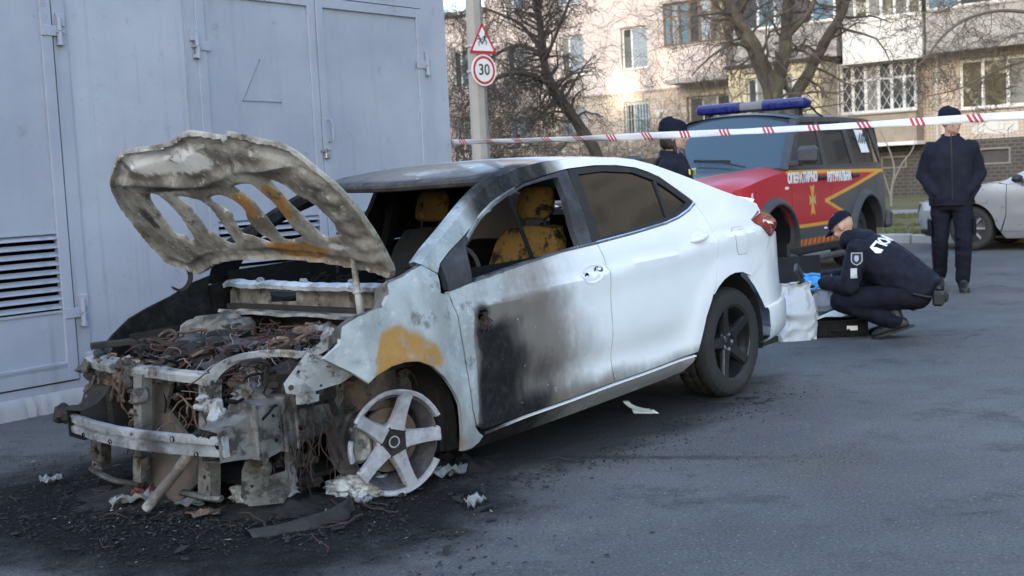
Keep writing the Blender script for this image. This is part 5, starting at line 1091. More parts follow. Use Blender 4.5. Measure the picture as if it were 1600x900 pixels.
for i in range(15):
    x = -.80+1.25*i/14; row = []
    for k in range(21):
        yy = -1+2*k/20; zu = float(np.interp(x, [-.8, -.72, -.4, -.1, .2, .45], [1.03, 1.075, 1.15, 1.196, 1.228, 1.248])); ye = ysuv(max(x, -.72), zu)-.004; b_ = .045*(1-abs(yy)**3)+.020*sst(abs(yy), .45, .55)*(1-sst(abs(yy), .82, .95)); row.append((x-.06*(1-yy*yy)*(1-i/14), ye*yy, zu+b_))
    rows.append(row)
mb.grid(rows); spart(mb, 'bonnet', BONM)
WSG = glass_mat('suv_windscreen', (.036, .058, .080), .06, .9)  # blue base colour stands in for sky reflected in the glass
mb = MB(); rows = []
for i in range(7):
    t_ = i/6; row = []
    for k in range(13):
        yy = -1+2*k/12; x = .47+.57*t_-.06*(1-yy*yy); z = 1.262+.575*t_; row.append((x, (ysuv(.5+.5*t_, z)-.075)*yy, z+.012*(1-yy*yy)+t_**3*.078*(1-abs(yy)**2.4)))
    rows.append(row)
mb.grid(rows); spart(mb, 'windscreen', WSG)
for sg in (1, -1):
    mb = MB(); mb.add([(.43, sg*.905, 1.262), (.40, sg*.83, 1.270), (.98, sg*.705, 1.845), (1.02, sg*.775, 1.845)], [(0, 1, 2, 3)]); mb.add([(.43, sg*.9, 1.26), (.48, sg*.82, 1.25), (1.06, sg*.69, 1.82), (.98, sg*.705, 1.846), (.40, sg*.83, 1.270)], [(4, 3, 2, 1)]); spart(mb, 'front_pillar', SGREY)
mb = MB(); mb.grid([[(.385-.05*(1-(2*k/12-1)**2), .86*(2*k/12-1), z) for k in range(13)] for z in (1.235, 1.285)]); spart(mb, 'scuttle', SBLK)
for (y0, y1, zz) in ((.42, -.18, .10), (-.35, -.72, .075)):
    mb = MB(); mb.tube([(.36, y0, 1.315), (.44, (y0*.45+y1*.55), 1.385), (.46, y1, 1.375+zz*.4)], .010, 6); a_ = Vector((.535, y1-.30*(1 if y0 > 0 else .6), 1.345)); mb.bar((.43, y0-.22, 1.385), (.475, y1-.10, 1.412), .02, .036); spart(mb, 'wiper', SBLK)
mb = MB(); mb.grid([[(x, y, z) for y in np.linspace(-.80, .80, 9)] for (x, z) in ((3.46, 1.845), (3.62, 1.6), (3.76, 1.262), (3.82, 1.0), (3.82, .5))]); spart(mb, 'tailgate', SGREY)
mb = MB(); mb.bbox(3.74, 3.93, -.90, .90, .42, .66, .04); spart(mb, 'rear_bumper', SPLAS, angle=30)
mb = MB(); mb.bbox(-.98, -.70, -.88, .88, .42, .76, .06); spart(mb, 'front_bumper', SPLAS, angle=30)
mb = MB(); mb.bbox(-.86, -.80, -.50, .50, .80, 1.03, .02); gr = spart(mb, 'grille', SBLK, angle=30)
for k in range(4): mb = MB(); mb.bbox(-.875, -.858, -.48, .48, .82+k*.052, .838+k*.052, .004); spart(mb, 'grille_bar', SPLAS, gr, smooth=False)
mb = MB(); mb.box(.35, 3.6, -.7, .7, .42, .46); spart(mb, 'floor_pan', SBLK, smooth=False); mb = MB(); mb.box(.6, 3.5, -.78, .78, .9, 1.15); spart(mb, 'seat_row', SBLK, smooth=False)
mb = MB(); mb.tube([(0, -.75, .37), (0, .75, .37)], .05, 10); mb.tube([(2.76, -.75, .37), (2.76, .75, .37)], .05, 10)
ax_ = MB(); ax_.tube([(0, -.75, .37), (0, .75, .37)], .05, 10); spart(ax_, 'axle', SBLK); ax_ = MB(); ax_.tube([(2.76, -.75, .37), (2.76, .75, .37)], .05, 10); spart(ax_, 'axle', SBLK)
# wheels
def off_wheel(x, y, sg, steer=0):
    e = empty('wheel', (0, 0, 0), 0, suv); e.matrix_local = Matrix.Translation((-x, y, .37)) @ (Matrix.Identity(4) if sg > 0 else Matrix.Rotation(PI, 4, 'Z')) @ Matrix.Rotation(steer, 4, 'Z')
    tyre(e, .37, .235, .215, .04); mb = MB(); mb.lathe([(0, .0), (.05, .005), (.06, -.01), (.12, -.012), (.17, -.03), (.20, .0), (.216, .035), (.222, .03), (.216, -.1)], 30, 'y'); mb.build('rim', M('steel_rim', (.11, .11, .115), .5, .5), e, angle=30)
off_wheel(0, .78, 1, .22); off_wheel(0, -.78, -1, .22); off_wheel(2.76, .78, 1); off_wheel(2.76, -.78, -1)
# roof light bar
lb = empty('light_bar', (0, 0, 0), 0, suv); BLUEL = M('blue_lens', (.006, .010, .105), .30, var=.25, scale=9)
for a0, a1, mt, nm in ((.17, .74, BLUEL, 'blue_lens'), (-.74, -.12, BLUEL, 'blue_lens'), (-.12, .17, M('bar_grey', (.14, .145, .16), .5), 'speaker_box')):
    mb = MB(); rows = []; n = 15
    for k in range(n):
        y = a0+(a1-a0)*k/(n-1); e_ = min(1, max(.0, (.745-abs(y))/.07)) ; q = math.sqrt(max(0, 1-(1-e_)**2))*.9+.1; row = []
        for j in range(14): a_ = 2*PI*j/14; row.append((1.52+.115*q*math.copysign(abs(math.cos(a_))**.6, math.cos(a_)), y, 2.045+(.068 if nm == 'blue_lens' else .060)*q*math.copysign(abs(math.sin(a_))**.6, math.sin(a_))))
        rows.append(row)
    mb.grid(rows, closeu=True); m_ = len(mb.v); mb.f += [tuple(range(14)), tuple(m_-14+k for k in range(14))]; mb.mi += [0, 0]; spart(mb, nm, mt, lb, angle=40)
mb = MB(); mb.box(1.44, 1.60, -.66, .66, 1.995, 2.02); mb.box(1.46, 1.58, .56, .62, 1.90, 2.0); mb.box(1.46, 1.58, -.62, -.56, 1.90, 2.0); spart(mb, 'bar_base', SBLK, lb, smooth=False)
mb = MB(); mb.tube(smooth_poly([(1.55,.70,2.03),(1.62,.74,1.97),(1.75,.72,1.93),(1.85,.76,1.88)], 4), .012, 6); spart(mb, 'bar_cable', SBLK, lb)
# lettering, emblem, window number
WHT = M('white_vinyl', (.78, .78, .78), .5, var=.06)
def side_text(body, x, z, h, xs=1.0, off=.006, bold=.004, tilt=0.0):
    y = ysuv(x, z)+off; m = Matrix(((-1, 0, 0, -x), (0, 0, 1, y), (0, 1, 0, z), (0, 0, 0, 1)))
    if tilt: m = m @ Matrix.Rotation(tilt, 4, 'X')
    return text_mesh('lettering', body, h, WHT, suv, m, .0015, 'CENTER', 0, bold, xs)
o = side_text('ОПЕРАТИВНО', .78, 1.160, .150, .82, .008, .008); o['label'] = 'white lettering ОПЕРАТИВНО'
o = side_text('РЯТУВАЛЬНА', 1.875, 1.145, .150, .78, .012, .008); o['label'] = 'white lettering РЯТУВАЛЬНА'
mb = MB(); y = ysuv(3.0, 1.55)+.012
mb.add([(2.74, ysuv(2.74, 1.72)-.006, 1.72), (3.05, ysuv(3.05, 1.72)-.006, 1.72), (3.16, ysuv(3.16, 1.43)-.006, 1.43), (2.85, ysuv(2.85, 1.43)-.006, 1.43)], [(0, 1, 2, 3)]); spart(mb, 'window_sticker', WHT, recalc=False)
mm = Matrix(((-1, 0, 0, -2.95), (0, .19, .98, ysuv(2.95, 1.575)+.004), (0, .98, -.19, 1.575), (0, 0, 0, 1))); text_mesh('lettering', '101', .26, M('sticker_ink', (.05, .05, .08), .6), suv, mm, .001, 'CENTER', -.25, .006, .8)
GOLD = M('emblem_gold', (.60, .30, .06), .5, var=.15); GREEN = M('emblem_centre', (.30, .42, .20), .5)
mb = MB(); ex, ez = 1.02, .90; e8 = []
for k in range(4):
    a_ = PI/2*k+PI/2; L_ = .175 if k % 2 == 0 else .095; wo = .066 if k % 2 == 0 else .060; wi = .026; er = (math.cos(a_), math.sin(a_)); et = (-er[1], er[0])
    e8 += [(ex+er[0]*.02+et[0]*-wi, ez+er[1]*.02+et[1]*-wi), (ex+er[0]*L_-et[0]*wo, ez+er[1]*L_-et[1]*wo), (ex+er[0]*L_*.86, ez+er[1]*L_*.86), (ex+er[0]*L_+et[0]*wo, ez+er[1]*L_+et[1]*wo)]
V, F, L = cdt(e8, (), .05, False); shell(mb, V, F, L, lambda a, b: (a, ysuv(a, b)+.006, b), .004, (0, -1, 0)); em = spart(mb, 'emblem', GOLD)
mb = MB(); V, F, L = cdt(ring(ex, ez, .034, .040, 14), (), .05, False); shell(mb, V, F, L, lambda a, b: (a, ysuv(a, b)+.009, b), .004, (0, -1, 0)); spart(mb, 'emblem_centre', GREEN, em)
# ================================================================ people
def caps(mb, a, b, ra, rb, n=14):
    a, b = Vector(a), Vector(b); d = (b-a).normalized(); pts = []; rad = []
    for k in range(5): t_ = (k/4)*PI/2; pts.append(a-d*ra*math.cos(t_)); rad.append(max(.001, ra*math.sin(t_)))
    for k in range(5): t_ = (k/4)*PI/2; pts.append(b+d*rb*math.sin(t_)); rad.append(max(.001, rb*math.cos(t_)))
    mb.tube(pts, rad, n)
def ellip(mb, c, r, m=None, nu=18, nv=12):
    rows = []; c = Vector(c)
    for i in range(nv+1):
        th = PI*min(max(i/nv, .02), .98); row = []
        for k in range(nu):
            ph = 2*PI*k/nu; p = Vector((r[0]*math.sin(th)*math.cos(ph), r[1]*math.sin(th)*math.sin(ph), r[2]*math.cos(th)))
            if m is not None: p = m @ p
            row.append(tuple(c+p))
        rows.append(row)
    o = len(mb.v); mb.grid(rows, closeu=True); n = len(mb.v)
    mb.f += [tuple(o+k for k in range(nu)), tuple(n-nu+k for k in range(nu))]; mb.mi += [0, 0]
def loft(mb, secs, n=20):         # secs: (centre, axis u half, axis v half) closed tube of ellipses
    rows = []
    for c, u, v in secs:
        c, u, v = Vector(c), Vector(u), Vector(v); rows.append([tuple(c+u*math.copysign(abs(math.cos(2*PI*k/n))**.85, math.cos(2*PI*k/n))+v*math.copysign(abs(math.sin(2*PI*k/n))**.85, math.sin(2*PI*k/n))) for k in range(n)])
    o = len(mb.v); mb.grid(rows, closeu=True); m_ = len(mb.v); mb.f += [tuple(o+k for k in range(n)), tuple(m_-n+k for k in range(n))]; mb.mi += [0, 0]
def skin_up(mb, name, mat, parent, voxel=.014, smooth=5, fold=0.0, fsc=9, seed=0, stretch=(1, 1, .6)):
    me = bpy.data.meshes.new(name); me.from_pydata(mb.v, [], mb.f); bm = bmesh.new(); bm.from_mesh(me); bmesh.ops.recalc_face_normals(bm, faces=bm.faces); bm.to_mesh(me); bm.free()
    o = bpy.data.objects.new(name+'_tmp', me); COL.objects.link(o)
    r = o.modifiers.new('r', 'REMESH'); r.mode = 'VOXEL'; r.voxel_size = voxel; s = o.modifiers.new('s', 'SMOOTH'); s.factor = .5; s.iterations = smooth
    dg = bpy.context.evaluated_depsgraph_get(); dg.update(); m2 = bpy.data.meshes.new_from_object(o.evaluated_get(dg)); bpy.data.objects.remove(o); bpy.data.meshes.remove(me)
    if fold:
        for v in m2.vertices:
            p = v.co; q = Vector((p.x*fsc*stretch[0], p.y*fsc*stretch[1], p.z*fsc*stretch[2]))+Vector((seed*3.3, 0, seed)); k = noise.noise(q); k2 = noise.noise(q*2.3+Vector((5, 2, 1))); v.co = p+v.normal*fold*((1-abs(k)*2.2)*.8+k2*.5)
    m2.materials.clear(); m2.materials.append(mat); m2.polygons.foreach_set('use_smooth', [True]*len(m2.polygons)); m2.name = name
    ob = bpy.data.objects.new(name, m2); COL.objects.link(ob); ob.parent = parent; return ob
SKIN = M('skin', (.46, .27, .20), .55, var=.10, scale=14, spec=.35); NAVY = M('navy_cloth', (.0085, .0095, .019), .85, var=.30, scale=7, bump=.25, bscale=220, spec=.25); NAVY2 = M('navy_trousers', (.0075, .0085, .016), .88, var=.30, scale=8, bump=.25, bscale=240, spec=.2)
KNIT = M('navy_knit', (.009, .010, .022), .95, var=.25, scale=30, bump=.5, bscale=160, spec=.15); BOOT = M('black_boot', (.010, .010, .011), .5, var=.3, scale=20); HAIR = M('dark_hair', (.020, .012, .009), .6, var=.4, scale=60); GLOVE = M('nitrile_glove', (.035, .25, .62), .5, var=.15, scale=20)
def head_parts(mb, c, rz, pitch=0.0, s=1.0):       # faces -Y before rotation
    R = Matrix.Rotation(rz, 3, 'Z') @ Matrix.Rotation(pitch, 3, 'X'); c = Vector(c); P = lambda x, y, z: c+R @ (Vector((x, y, z))*s)
    ellip(mb, P(0, .008, .035), (.074*s, .094*s, .095*s), R); ellip(mb, P(0, -.022, -.045), (.058*s, .068*s, .066*s), R); ellip(mb, P(0, -.062, -.088), (.026*s, .022*s, .018*s), R)
    caps(mb, P(0, -.082, .012), P(0, -.106, -.022), .010*s, .014*s); ellip(mb, P(0, -.096, -.029), (.018*s, .012*s, .010*s), R)
    ellip(mb, P(0, -.080, .024), (.05*s, .012*s, .010*s), R); ellip(mb, P(0, -.084, -.056), (.024*s, .010*s, .006*s), R); ellip(mb, P(0, -.082, -.066), (.021*s, .010*s, .006*s), R)
    for k in (-1, 1): ellip(mb, P(k*.074, .010, -.005), (.010*s, .018*s, .032*s), R); ellip(mb, P(k*.038, -.066, -.022), (.022*s, .018*s, .020*s), R)
    return P
def face_bits(par, P, s=1.0):
    for k in (-1, 1):
        mb = MB(); ellip(mb, P(k*.030, -.084, .004), (.010*s, .006*s, .006*s), None, 10, 8); mb.build('eye', M('eye_dark', (.03, .025, .022), .25), par)
        mb = MB(); caps(mb, P(k*.014, -.094, .024), P(k*.048, -.083, .026), .004*s, .003*s, 6); mb.build('eyebrow', HAIR, par)
    mb = MB(); caps(mb, P(-.020, -.092, -.061), P(.020, -.092, -.061), .0035*s, .0035*s, 6); mb.build('mouth', M('lips', (.30, .12, .10), .5), par)
def beanie(par, c, rz, s=1.0, mat=KNIT):
    mb = MB(); rows = []
    R = Matrix.Rotation(rz, 3, 'Z')
    for i in range(13):
        t_ = i/12; row = []
        for k in range(30):
            ph = 2*PI*k/30; z0 = .018; fi = max(0, (t_-.38)/.62)*PI/2; q = max(.03, math.cos(fi)**.8); z = z0+.06*min(1, t_/.38)+.072*math.sin(fi); fo = .006 if t_ < .33 else 0; rib = .0015*math.sin(ph*30) if False else .0018*math.cos(k*PI); x = (.088*q+fo+rib)*math.cos(ph); y = (.106*q+fo+rib)*math.sin(ph)+.008; p = Vector(c)+R @ (Vector((x, y, z-.004+.012*math.sin(ph)))*s); row.append(tuple(p))
        rows.append(row)
    mb.grid(rows, closeu=True); m_ = len(mb.v); mb.f.append(tuple(m_-30+k for k in range(30))); mb.mi.append(0); return mb.build('beanie', mat, par, angle=60)
def hand(mb, w, d, n, side, curl=.5, s=1.0):      # wrist, direction, palm normal; fingers curl towards the palm
    w, d, n = Vector(w), Vector(d).normalized(), Vector(n).normalized(); e = d.cross(n).normalized()*side
    loft(mb, [(w, e*.027*s, n*.020*s), (w+d*.03*s, e*.034*s, n*.018*s), (w+d*.075*s, e*.042*s, n*.016*s), (w+d*.095*s, e*.040*s, n*.013*s)], 12)
    for k, (off, L_) in enumerate(((.030, .070), (.011, .080), (-.009, .075), (-.028, .058))):
        p = w+d*.09*s+e*off*s; dd = d.copy(); ax = e
        for j in range(3):
            ang_ = curl*(.55 if j == 0 else .8); dd = (Matrix.Rotation(-ang_*side, 3, ax) @ dd).normalized()
            if j == 0 and (dd-d).dot(n) < 0: dd = (Matrix.Rotation(2*ang_*side, 3, ax) @ dd).normalized()
            q = p+dd*L_*s*(.42, .33, .25)[j]; caps(mb, p, q, .0095*s, .0085*s, 8); p = q
    p = w+d*.025*s+e*.032*s; q = p+(d*.6+e*.7+n*.25).normalized()*.042*s; caps(mb, p, q, .013*s, .011*s, 8); caps(mb, q, q+(d*.9+e*.15+n*.3).normalized()*.032*s, .011*s, .009*s, 8)
def boot(par, heel, toe_dir, up=(0, 0, 1), L_=.29, name='boot'):
    h, d, u = Vector(heel), Vector(toe_dir).normalized(), Vector(up); u = (u-d*u.dot(d)).normalized(); s_ = d.cross(u); mb = MB()
    loft(mb, [(h-d*.005+u*.045, s_*.030, u*.040), (h+d*.05+u*.048, s_*.040, u*.046), (h+d*.12+u*.050, s_*.043, u*.048), (h+d*.19+u*.038, s_*.049, u*.036), (h+d*.25+u*.032, s_*.045, u*.030), (h+d*(L_)+u*.026, s_*.022, u*.020)], 16)
    caps(mb, h+d*.07+u*.06, h+d*.065+u*.17, .052, .054); o_ = skin_up(mb, name, BOOT, par, .010, 3)
    mb = MB(); pts = [(-.035, .026), (.0, .038), (.06, .042), (.13, .040), (.20, .050), (.26, .044), (L_+.0, .02)]; pts = [(a, b*.9) for a, b in pts]; lo = [tuple(h+d*a-s_*b) for a, b in pts]+[tuple(h+d*a+s_*b) for a, b in pts[::-1]]; m_ = len(lo); mb.add(lo+[tuple(Vector(p)+u*.018) for p in lo], [tuple(range(m_))[::-1], tuple(range(m_, 2*m_))]+[(i, (i+1) % m_, m_+(i+1) % m_, m_+i) for i in range(m_)]); mb.build('sole', SBLK, o_, smooth=False); return o_
# ---- standing man, walking towards the viewer with hands in his pockets
def standing(name, loc, rz, label, look, H=1.80, woman=False):
    p = empty(name, loc, rz); tag(p, label, 'person'); k = H/1.80
    Z = lambda x, y, z: (x*k, y*k, z*k)
    # body underneath
    mb = MB(); P = head_parts(mb, Z(.0, -.015, 1.648), look, 0, k*1.05); caps(mb, Z(0, .012, 1.46), Z(0, .0, 1.60), .060*k, .054*k)
    loft(mb, [(Z(0, .01, .95), (.15*k, 0, 0), (0, .10*k, 0)), (Z(0, 0, 1.12), (.135*k, 0, 0), (0, .09*k, 0)), (Z(0, 0, 1.32), (.165*k, 0, 0), (0, .11*k, 0)), (Z(0, .01, 1.45), (.15*k, 0, 0), (0, .08*k, 0))])
    legs = (((-.10, .03, .93), (-.115, .02, .50), (-.12, .20, .14)), ((.095, 0, .93), (.10, -.06, .49), (.085, .0, .09)))
    arms = (((-.180, .01, 1.40), (-.262, .065, 1.15), (-.165, -.085, .985)), ((.180, .01, 1.40), (.262, .065, 1.15), (.165, -.085, .985)))
    for a, b, c in legs: caps(mb, Z(*a), Z(*b), .078*k, .054*k); caps(mb, Z(*b), Z(*c), .052*k, .038*k)
    for sg, (a, b, c) in zip((-1, 1), arms):
        caps(mb, Z(*a), Z(*b), .046*k, .038*k); caps(mb, Z(*b), Z(*c), .037*k, .028*k); hand(mb, Z(*c), (-sg*.75, .15, -.55), (-sg*.5, 0, .8), sg, .35, .75*k)
    body = skin_up(mb, 'body', SKIN, p, .0085, 3); face_bits(p, P, k)
    # jacket
    mb = MB(); loft(mb, [(Z(0, .01, .86), (.205*k, 0, 0), (0, .145*k, 0)), (Z(0, .005, .92), (.210*k, 0, 0), (0, .150*k, 0)), (Z(0, 0, 1.05), (.198*k, 0, 0), (0, .142*k, 0)), (Z(0, -.005, 1.22), (.208*k, 0, 0), (0, .150*k, 0)), (Z(0, .0, 1.36), (.215*k, 0, 0), (0, .142*k, 0)), (Z(0, .008, 1.455), (.145*k, 0, 0), (0, .105*k, 0)), (Z(0, .01, 1.515), (.085*k, 0, 0), (0, .082*k, 0))])
    for a, b, c in arms: caps(mb, Z(*a), Z(*b), .078*k, .066*k); caps(mb, Z(*b), Z(*c), .066*k, .052*k)
    for sg in (-1, 1): ellip(mb, Z(sg*.175, .01, 1.395), (.07*k, .075*k, .065*k))
    jk = skin_up(mb, 'jacket', NAVY, p, .015, 4, .010, 11, 1, (1, 1, .75))
    # stand-up collar with the hood folded behind
    mb = MB(); rows = []
    for i in range(5):
        t_ = i/4; row = []
        for q in range(26):
            a_ = -PI/2+.22+(2*PI-.44)*q/25; rr_ = (.088-.012*t_)*k; row.append((rr_*1.02*math.cos(a_), rr_*1.12*math.sin(a_)+.012*k, (1.462+.075*t_*(1-.25*(math.sin(a_) < -.6)))*k+.01*math.sin(a_)))
        rows.append(row)
    for i in range(4, -1, -1): rows.append([(x*1.11, (y-.012*k)*1.11+.012*k, z) for x, y, z in rows[i]])
    mb.grid(rows); mb.build('collar', NAVY, jk, angle=60)
    mb = MB(); caps(mb, Z(-.085, .075, 1.465), Z(.085, .075, 1.465), .036*k, .036*k); ellip(mb, Z(0, .105, 1.435), (.11*k, .04*k, .055*k)); skin_up(mb, 'hood', NAVY, jk, .014, 4, .006, 12, 3)
    mb = MB(); mb.tube([Z(0, -.155, .90), Z(0, -.148, 1.05), Z(0, -.158, 1.22), Z(0, -.148, 1.36), Z(0, -.105, 1.47), Z(0, -.088, 1.54)], .006*k, 6); mb.build('zip', SBLK, jk)
    for sg in (-1, 1):
        mb = MB(); c = Vector(Z(sg*.208, -.075, .965)); mb.bar(c+Vector((-.05*sg*-1, -.03, .07)), c+Vector((.025*sg*-1, -.05, -.05)), .012, .03); mb.build('pocket_flap', NAVY2, jk, smooth=False)
    mb = MB(); mb.lathe([(.208*k, .845*k), (.214*k, .85*k), (.214*k, .885*k), (.205*k, .89*k)], 30, 'z'); mb.v = [(x, y*.72+.01, z) for x, y, z in mb.v]; mb.build('hem', NAVY, jk)
    # trousers
    mb = MB(); loft(mb, [(Z(0, .015, .80), (.165*k, 0, 0), (0, .115*k, 0)), (Z(0, .012, .90), (.178*k, 0, 0), (0, .125*k, 0)), (Z(0, .01, .99), (.165*k, 0, 0), (0, .115*k, 0))])
    for a, b, c in legs:
        a, b, c = Vector(Z(*a)), Vector(Z(*b)), Vector(Z(*c)); caps(mb, a, b, .100*k, .078*k); caps(mb, b, b.lerp(c, .93), .078*k, .066*k)
    skin_up(mb, 'trousers', NAVY2, p, .014, 4, .010, 10, 5, (1, 1, 1.1))
    for sg in (-1, 1):
        mb = MB(); x = sg*(.20 if sg > 0 else .213)*k; mb.bbox(x-.018, x+.018, -.075*k, .07*k, .55*k, .72*k, .012); mb.build('leg_pocket', NAVY2, p, angle=30)
    boot(p, Z(.085, .055, .0), (.05, -1, 0)); hb = Vector(Z(-.12, .30, .115)); boot(p, hb, Vector((-.03, -.90, -.44)), (0, -.4, .9))
    bn = beanie(p, Z(.0, -.015, 1.648), look, k*1.06)
    return p, P
man, P = standing('person', (4.335, 12.217, 0), -.30, 'standing man in navy jacket, trousers and beanie with hands in pockets', .85)
mb = MB(); V, F, L = cdt(ring(0, 0, .028, .038, 12), (), .05, False); shell(mb, V, F, L, lambda a, b: (.262+.0*a, .02+a, 1.335+b), .006, (-1, 0, 0)); mb.build('sleeve_patch', M('patch_orange', (.45, .13, .06), .7), man)
mb = MB(); V, F, L = cdt(ring(0, 0, .024, .034, 12), (), .05, False); shell(mb, V, F, L, lambda a, b: (-.262, .02+a, 1.335+b), .006, (1, 0, 0)); mb.build('sleeve_patch', M('patch_pale', (.40, .40, .45), .7), man)
wom, P = standing('person', (1.30, 9.75, 0), 1.25, 'woman in dark beanie and jacket standing behind the white sedan', 0.15, 1.72)
mb = MB(); k = 1.72/1.8
ellip(mb, (.0, .045*k, 1.615*k), (.080*k, .062*k, .075*k)); ellip(mb, (.058, .015, 1.61*k), (.020*k, .042*k, .065*k)); ellip(mb, (-.058, .015, 1.61*k), (.020*k, .042*k, .065*k)); caps(mb, (.062, -.012, 1.63*k), (.064, -.035, 1.52*k), .018, .013); caps(mb, (-.062, -.012, 1.63*k), (-.064, -.035, 1.52*k), .018, .013)
skin_up(mb, 'hair', HAIR, wom, .010, 3, .004, 30, 2)
for sg in (-1, 1):
    mb = MB(); mb.bar((sg*.10, -.142, 1.375*k), (sg*.118, -.148, 1.335*k), .022, .012, (0, -1, 0)); mb.build('reflective_tab', M('tab_yellow', (.55, .42, .06), .5), wom, smooth=False)
mb = MB(); mb.bar((.15, -.125, 1.38*k), (.24, -.07, 1.33*k), .012, .05, (0, -1, .3)); mb.build('reflective_tape', M('tape_grey', (.42, .42, .44), .4), wom, smooth=False)
# ---- crouching officer: local +Y is forward, +X his right
fw = Vector((-.90, .44, 0)); of = empty('person', (2.80, 9.22, 0), math.atan2(fw.y, fw.x)-PI/2); of.scale = (.965, .965, .955); tag(of, 'crouching police officer in navy jacket and cap wearing blue gloves', 'person')
def O3(l, f, z): return (-l, f, z)         # l: towards his left
mb = MB(); P = head_parts(mb, O3(0, .345, .865), PI-.15, .62, .98); caps(mb, O3(0, .24, .72), O3(0, .31, .80), .058, .055)
hipL, hipR, knL, knR, anL, anR = O3(.10, -.21, .34), O3(-.10, -.20, .34), O3(.15, .34, .30), O3(-.17, .36, .40), O3(.10, -.07, .13), O3(-.12, -.02, .11)
shL, shR, elL, elR, wrL, wrR = O3(.185, .20, .70), O3(-.185, .22, .70), O3(.22, .27, .42), O3(-.20, .36, .44), O3(.11, .485, .445), O3(-.05, .52, .475)
for a, b, c in ((hipL, knL, anL), (hipR, knR, anR)): caps(mb, a, b, .082, .058); caps(mb, b, c, .055, .04)
for a, b, c in ((shL, elL, wrL), (shR, elR, wrR)): caps(mb, a, b, .046, .038); caps(mb, b, c, .037, .028)
loft(mb, [(O3(0, -.22, .36), (.14, 0, 0), (0, -.07, .08)), (O3(0, -.05, .50), (.13, 0, 0), (0, -.06, .08)), (O3(0, .12, .63), (.16, 0, 0), (0, -.07, .08)), (O3(0, .22, .72), (.13, 0, 0), (0, -.05, .06))])
body = skin_up(mb, 'body', SKIN, of, .009, 3); face_bits(of, P, 1)
mb = MB(); loft(mb, [(O3(0, -.275, .33), (.185, 0, 0), (0, -.10, .12)), (O3(0, -.20, .385), (.195, 0, 0), (0, -.11, .13)), (O3(0, -.08, .49), (.20, 0, 0), (0, -.10, .14)), (O3(0, .06, .60), (.215, 0, 0), (0, -.10, .14)), (O3(0, .165, .68), (.20, 0, 0), (0, -.09, .115)), (O3(0, .235, .74), (.12, 0, 0), (0, -.06, .08))])
for a, b, c in ((shL, elL, wrL), (shR, elR, wrR)): a, b, c = Vector(a), Vector(b), Vector(c); ellip(mb, a, (.085, .085, .08)); caps(mb, a, b, .082, .070); caps(mb, b, b.lerp(c, .92), .070, .050)
jk = skin_up(mb, 'jacket', NAVY, of, .014, 4, .013, 10, 4, (1, 1, 1))
mb = MB(); caps(mb, O3(.09, .205, .785), O3(-.09, .205, .785), .055, .055); ellip(mb, O3(0, .175, .785), (.14, .075, .06)); ellip(mb, O3(.095, .275, .785), (.045, .075, .065)); ellip(mb, O3(-.095, .275, .785), (.045, .075, .065)); ellip(mb, O3(0, .335, .742), (.085, .035, .05)); skin_up(mb, 'hood', NAVY, jk, .012, 4, .008, 12, 7)
mb = MB(); loft(mb, [(O3(0, -.30, .34), (.16, 0, 0), (0, -.06, .10)), (O3(0, -.20, .34), (.185, 0, 0), (0, -.02, .12)), (O3(0, -.10, .35), (.16, 0, 0), (0, 0, .10))])
for a, b, c in ((hipL, knL, anL), (hipR, knR, anR)): a, b, c = Vector(a), Vector(b), Vector(c); caps(mb, a, b, .105, .085); caps(mb, b, b.lerp(c, .93), .082, .068)
skin_up(mb, 'trousers', NAVY2, of, .014, 4, .012, 9, 8, (1, 1, 1))
boot(of, O3(.10, -.155, .085), (0, .95, -.31), (0, .3, .95)); boot(of, O3(-.12, -.10, .06), (0, .97, -.22), (0, .2, .97))
# cap with peak
mb = MB(); rows = []; Rc = Matrix.Rotation(PI-.15, 3, 'Z') @ Matrix.Rotation(.58, 3, 'X'); c0 = Vector(O3(0, .345, .865))
for i in range(9):
    t_ = i/8; row = []
    for q in range(28): ph = 2*PI*q/28; qq = math.sqrt(max(0, 1-t_**2.6)); row.append(tuple(c0+Rc @ Vector((.084*qq*math.cos(ph), (.104*qq)*math.sin(ph)+.006, .035+.092*t_+.006*math.sin(ph)))))
    rows.append(row)
mb.grid(rows, closeu=True); cap_ = mb.build('cap', KNIT, of, angle=60)
mb = MB(); rows = []
for i in range(6):
    t_ = i/5; rows.append([tuple(c0+Rc @ Vector((.078*u_*(1-.25*t_*t_), -.088*math.sqrt(max(.05, 1-(u_*.75)**2))-.072*t_*math.sqrt(max(0, 1-u_*u_*.8)), .040-.022*t_-.012*u_*u_))) for u_ in np.linspace(-1, 1, 13)])
for i in range(5, -1, -1): rows.append([(x, y, z-.006) for x, y, z in rows[i]])
mb.grid(rows); mb.build('peak', KNIT, cap_)
mb = MB(); q = c0+Rc @ Vector((.05, -.094, .062)); mb.blob(q, .014, 3, .1, flat=(1.6, 1.2, .8)); mb.build('cap_badge', M('badge_silver', (.5, .5, .52), .35, .6), cap_)
for nm, w_, d_, n_, sd in (('glove', wrL, O3(-.25, .95, .12), O3(-.8, -.1, -.5), 1), ('glove', wrR, O3(.2, .95, .05), O3(.6, 0, -.7), -1)):
    mb = MB(); hand(mb, w_, d_, n_, sd, .5, 1.08); w_ = Vector(w_); d_ = Vector(d_).normalized(); caps(mb, w_-d_*.05, w_+d_*.01, .036, .030); skin_up(mb, nm, GLOVE, of, .0055, 2)
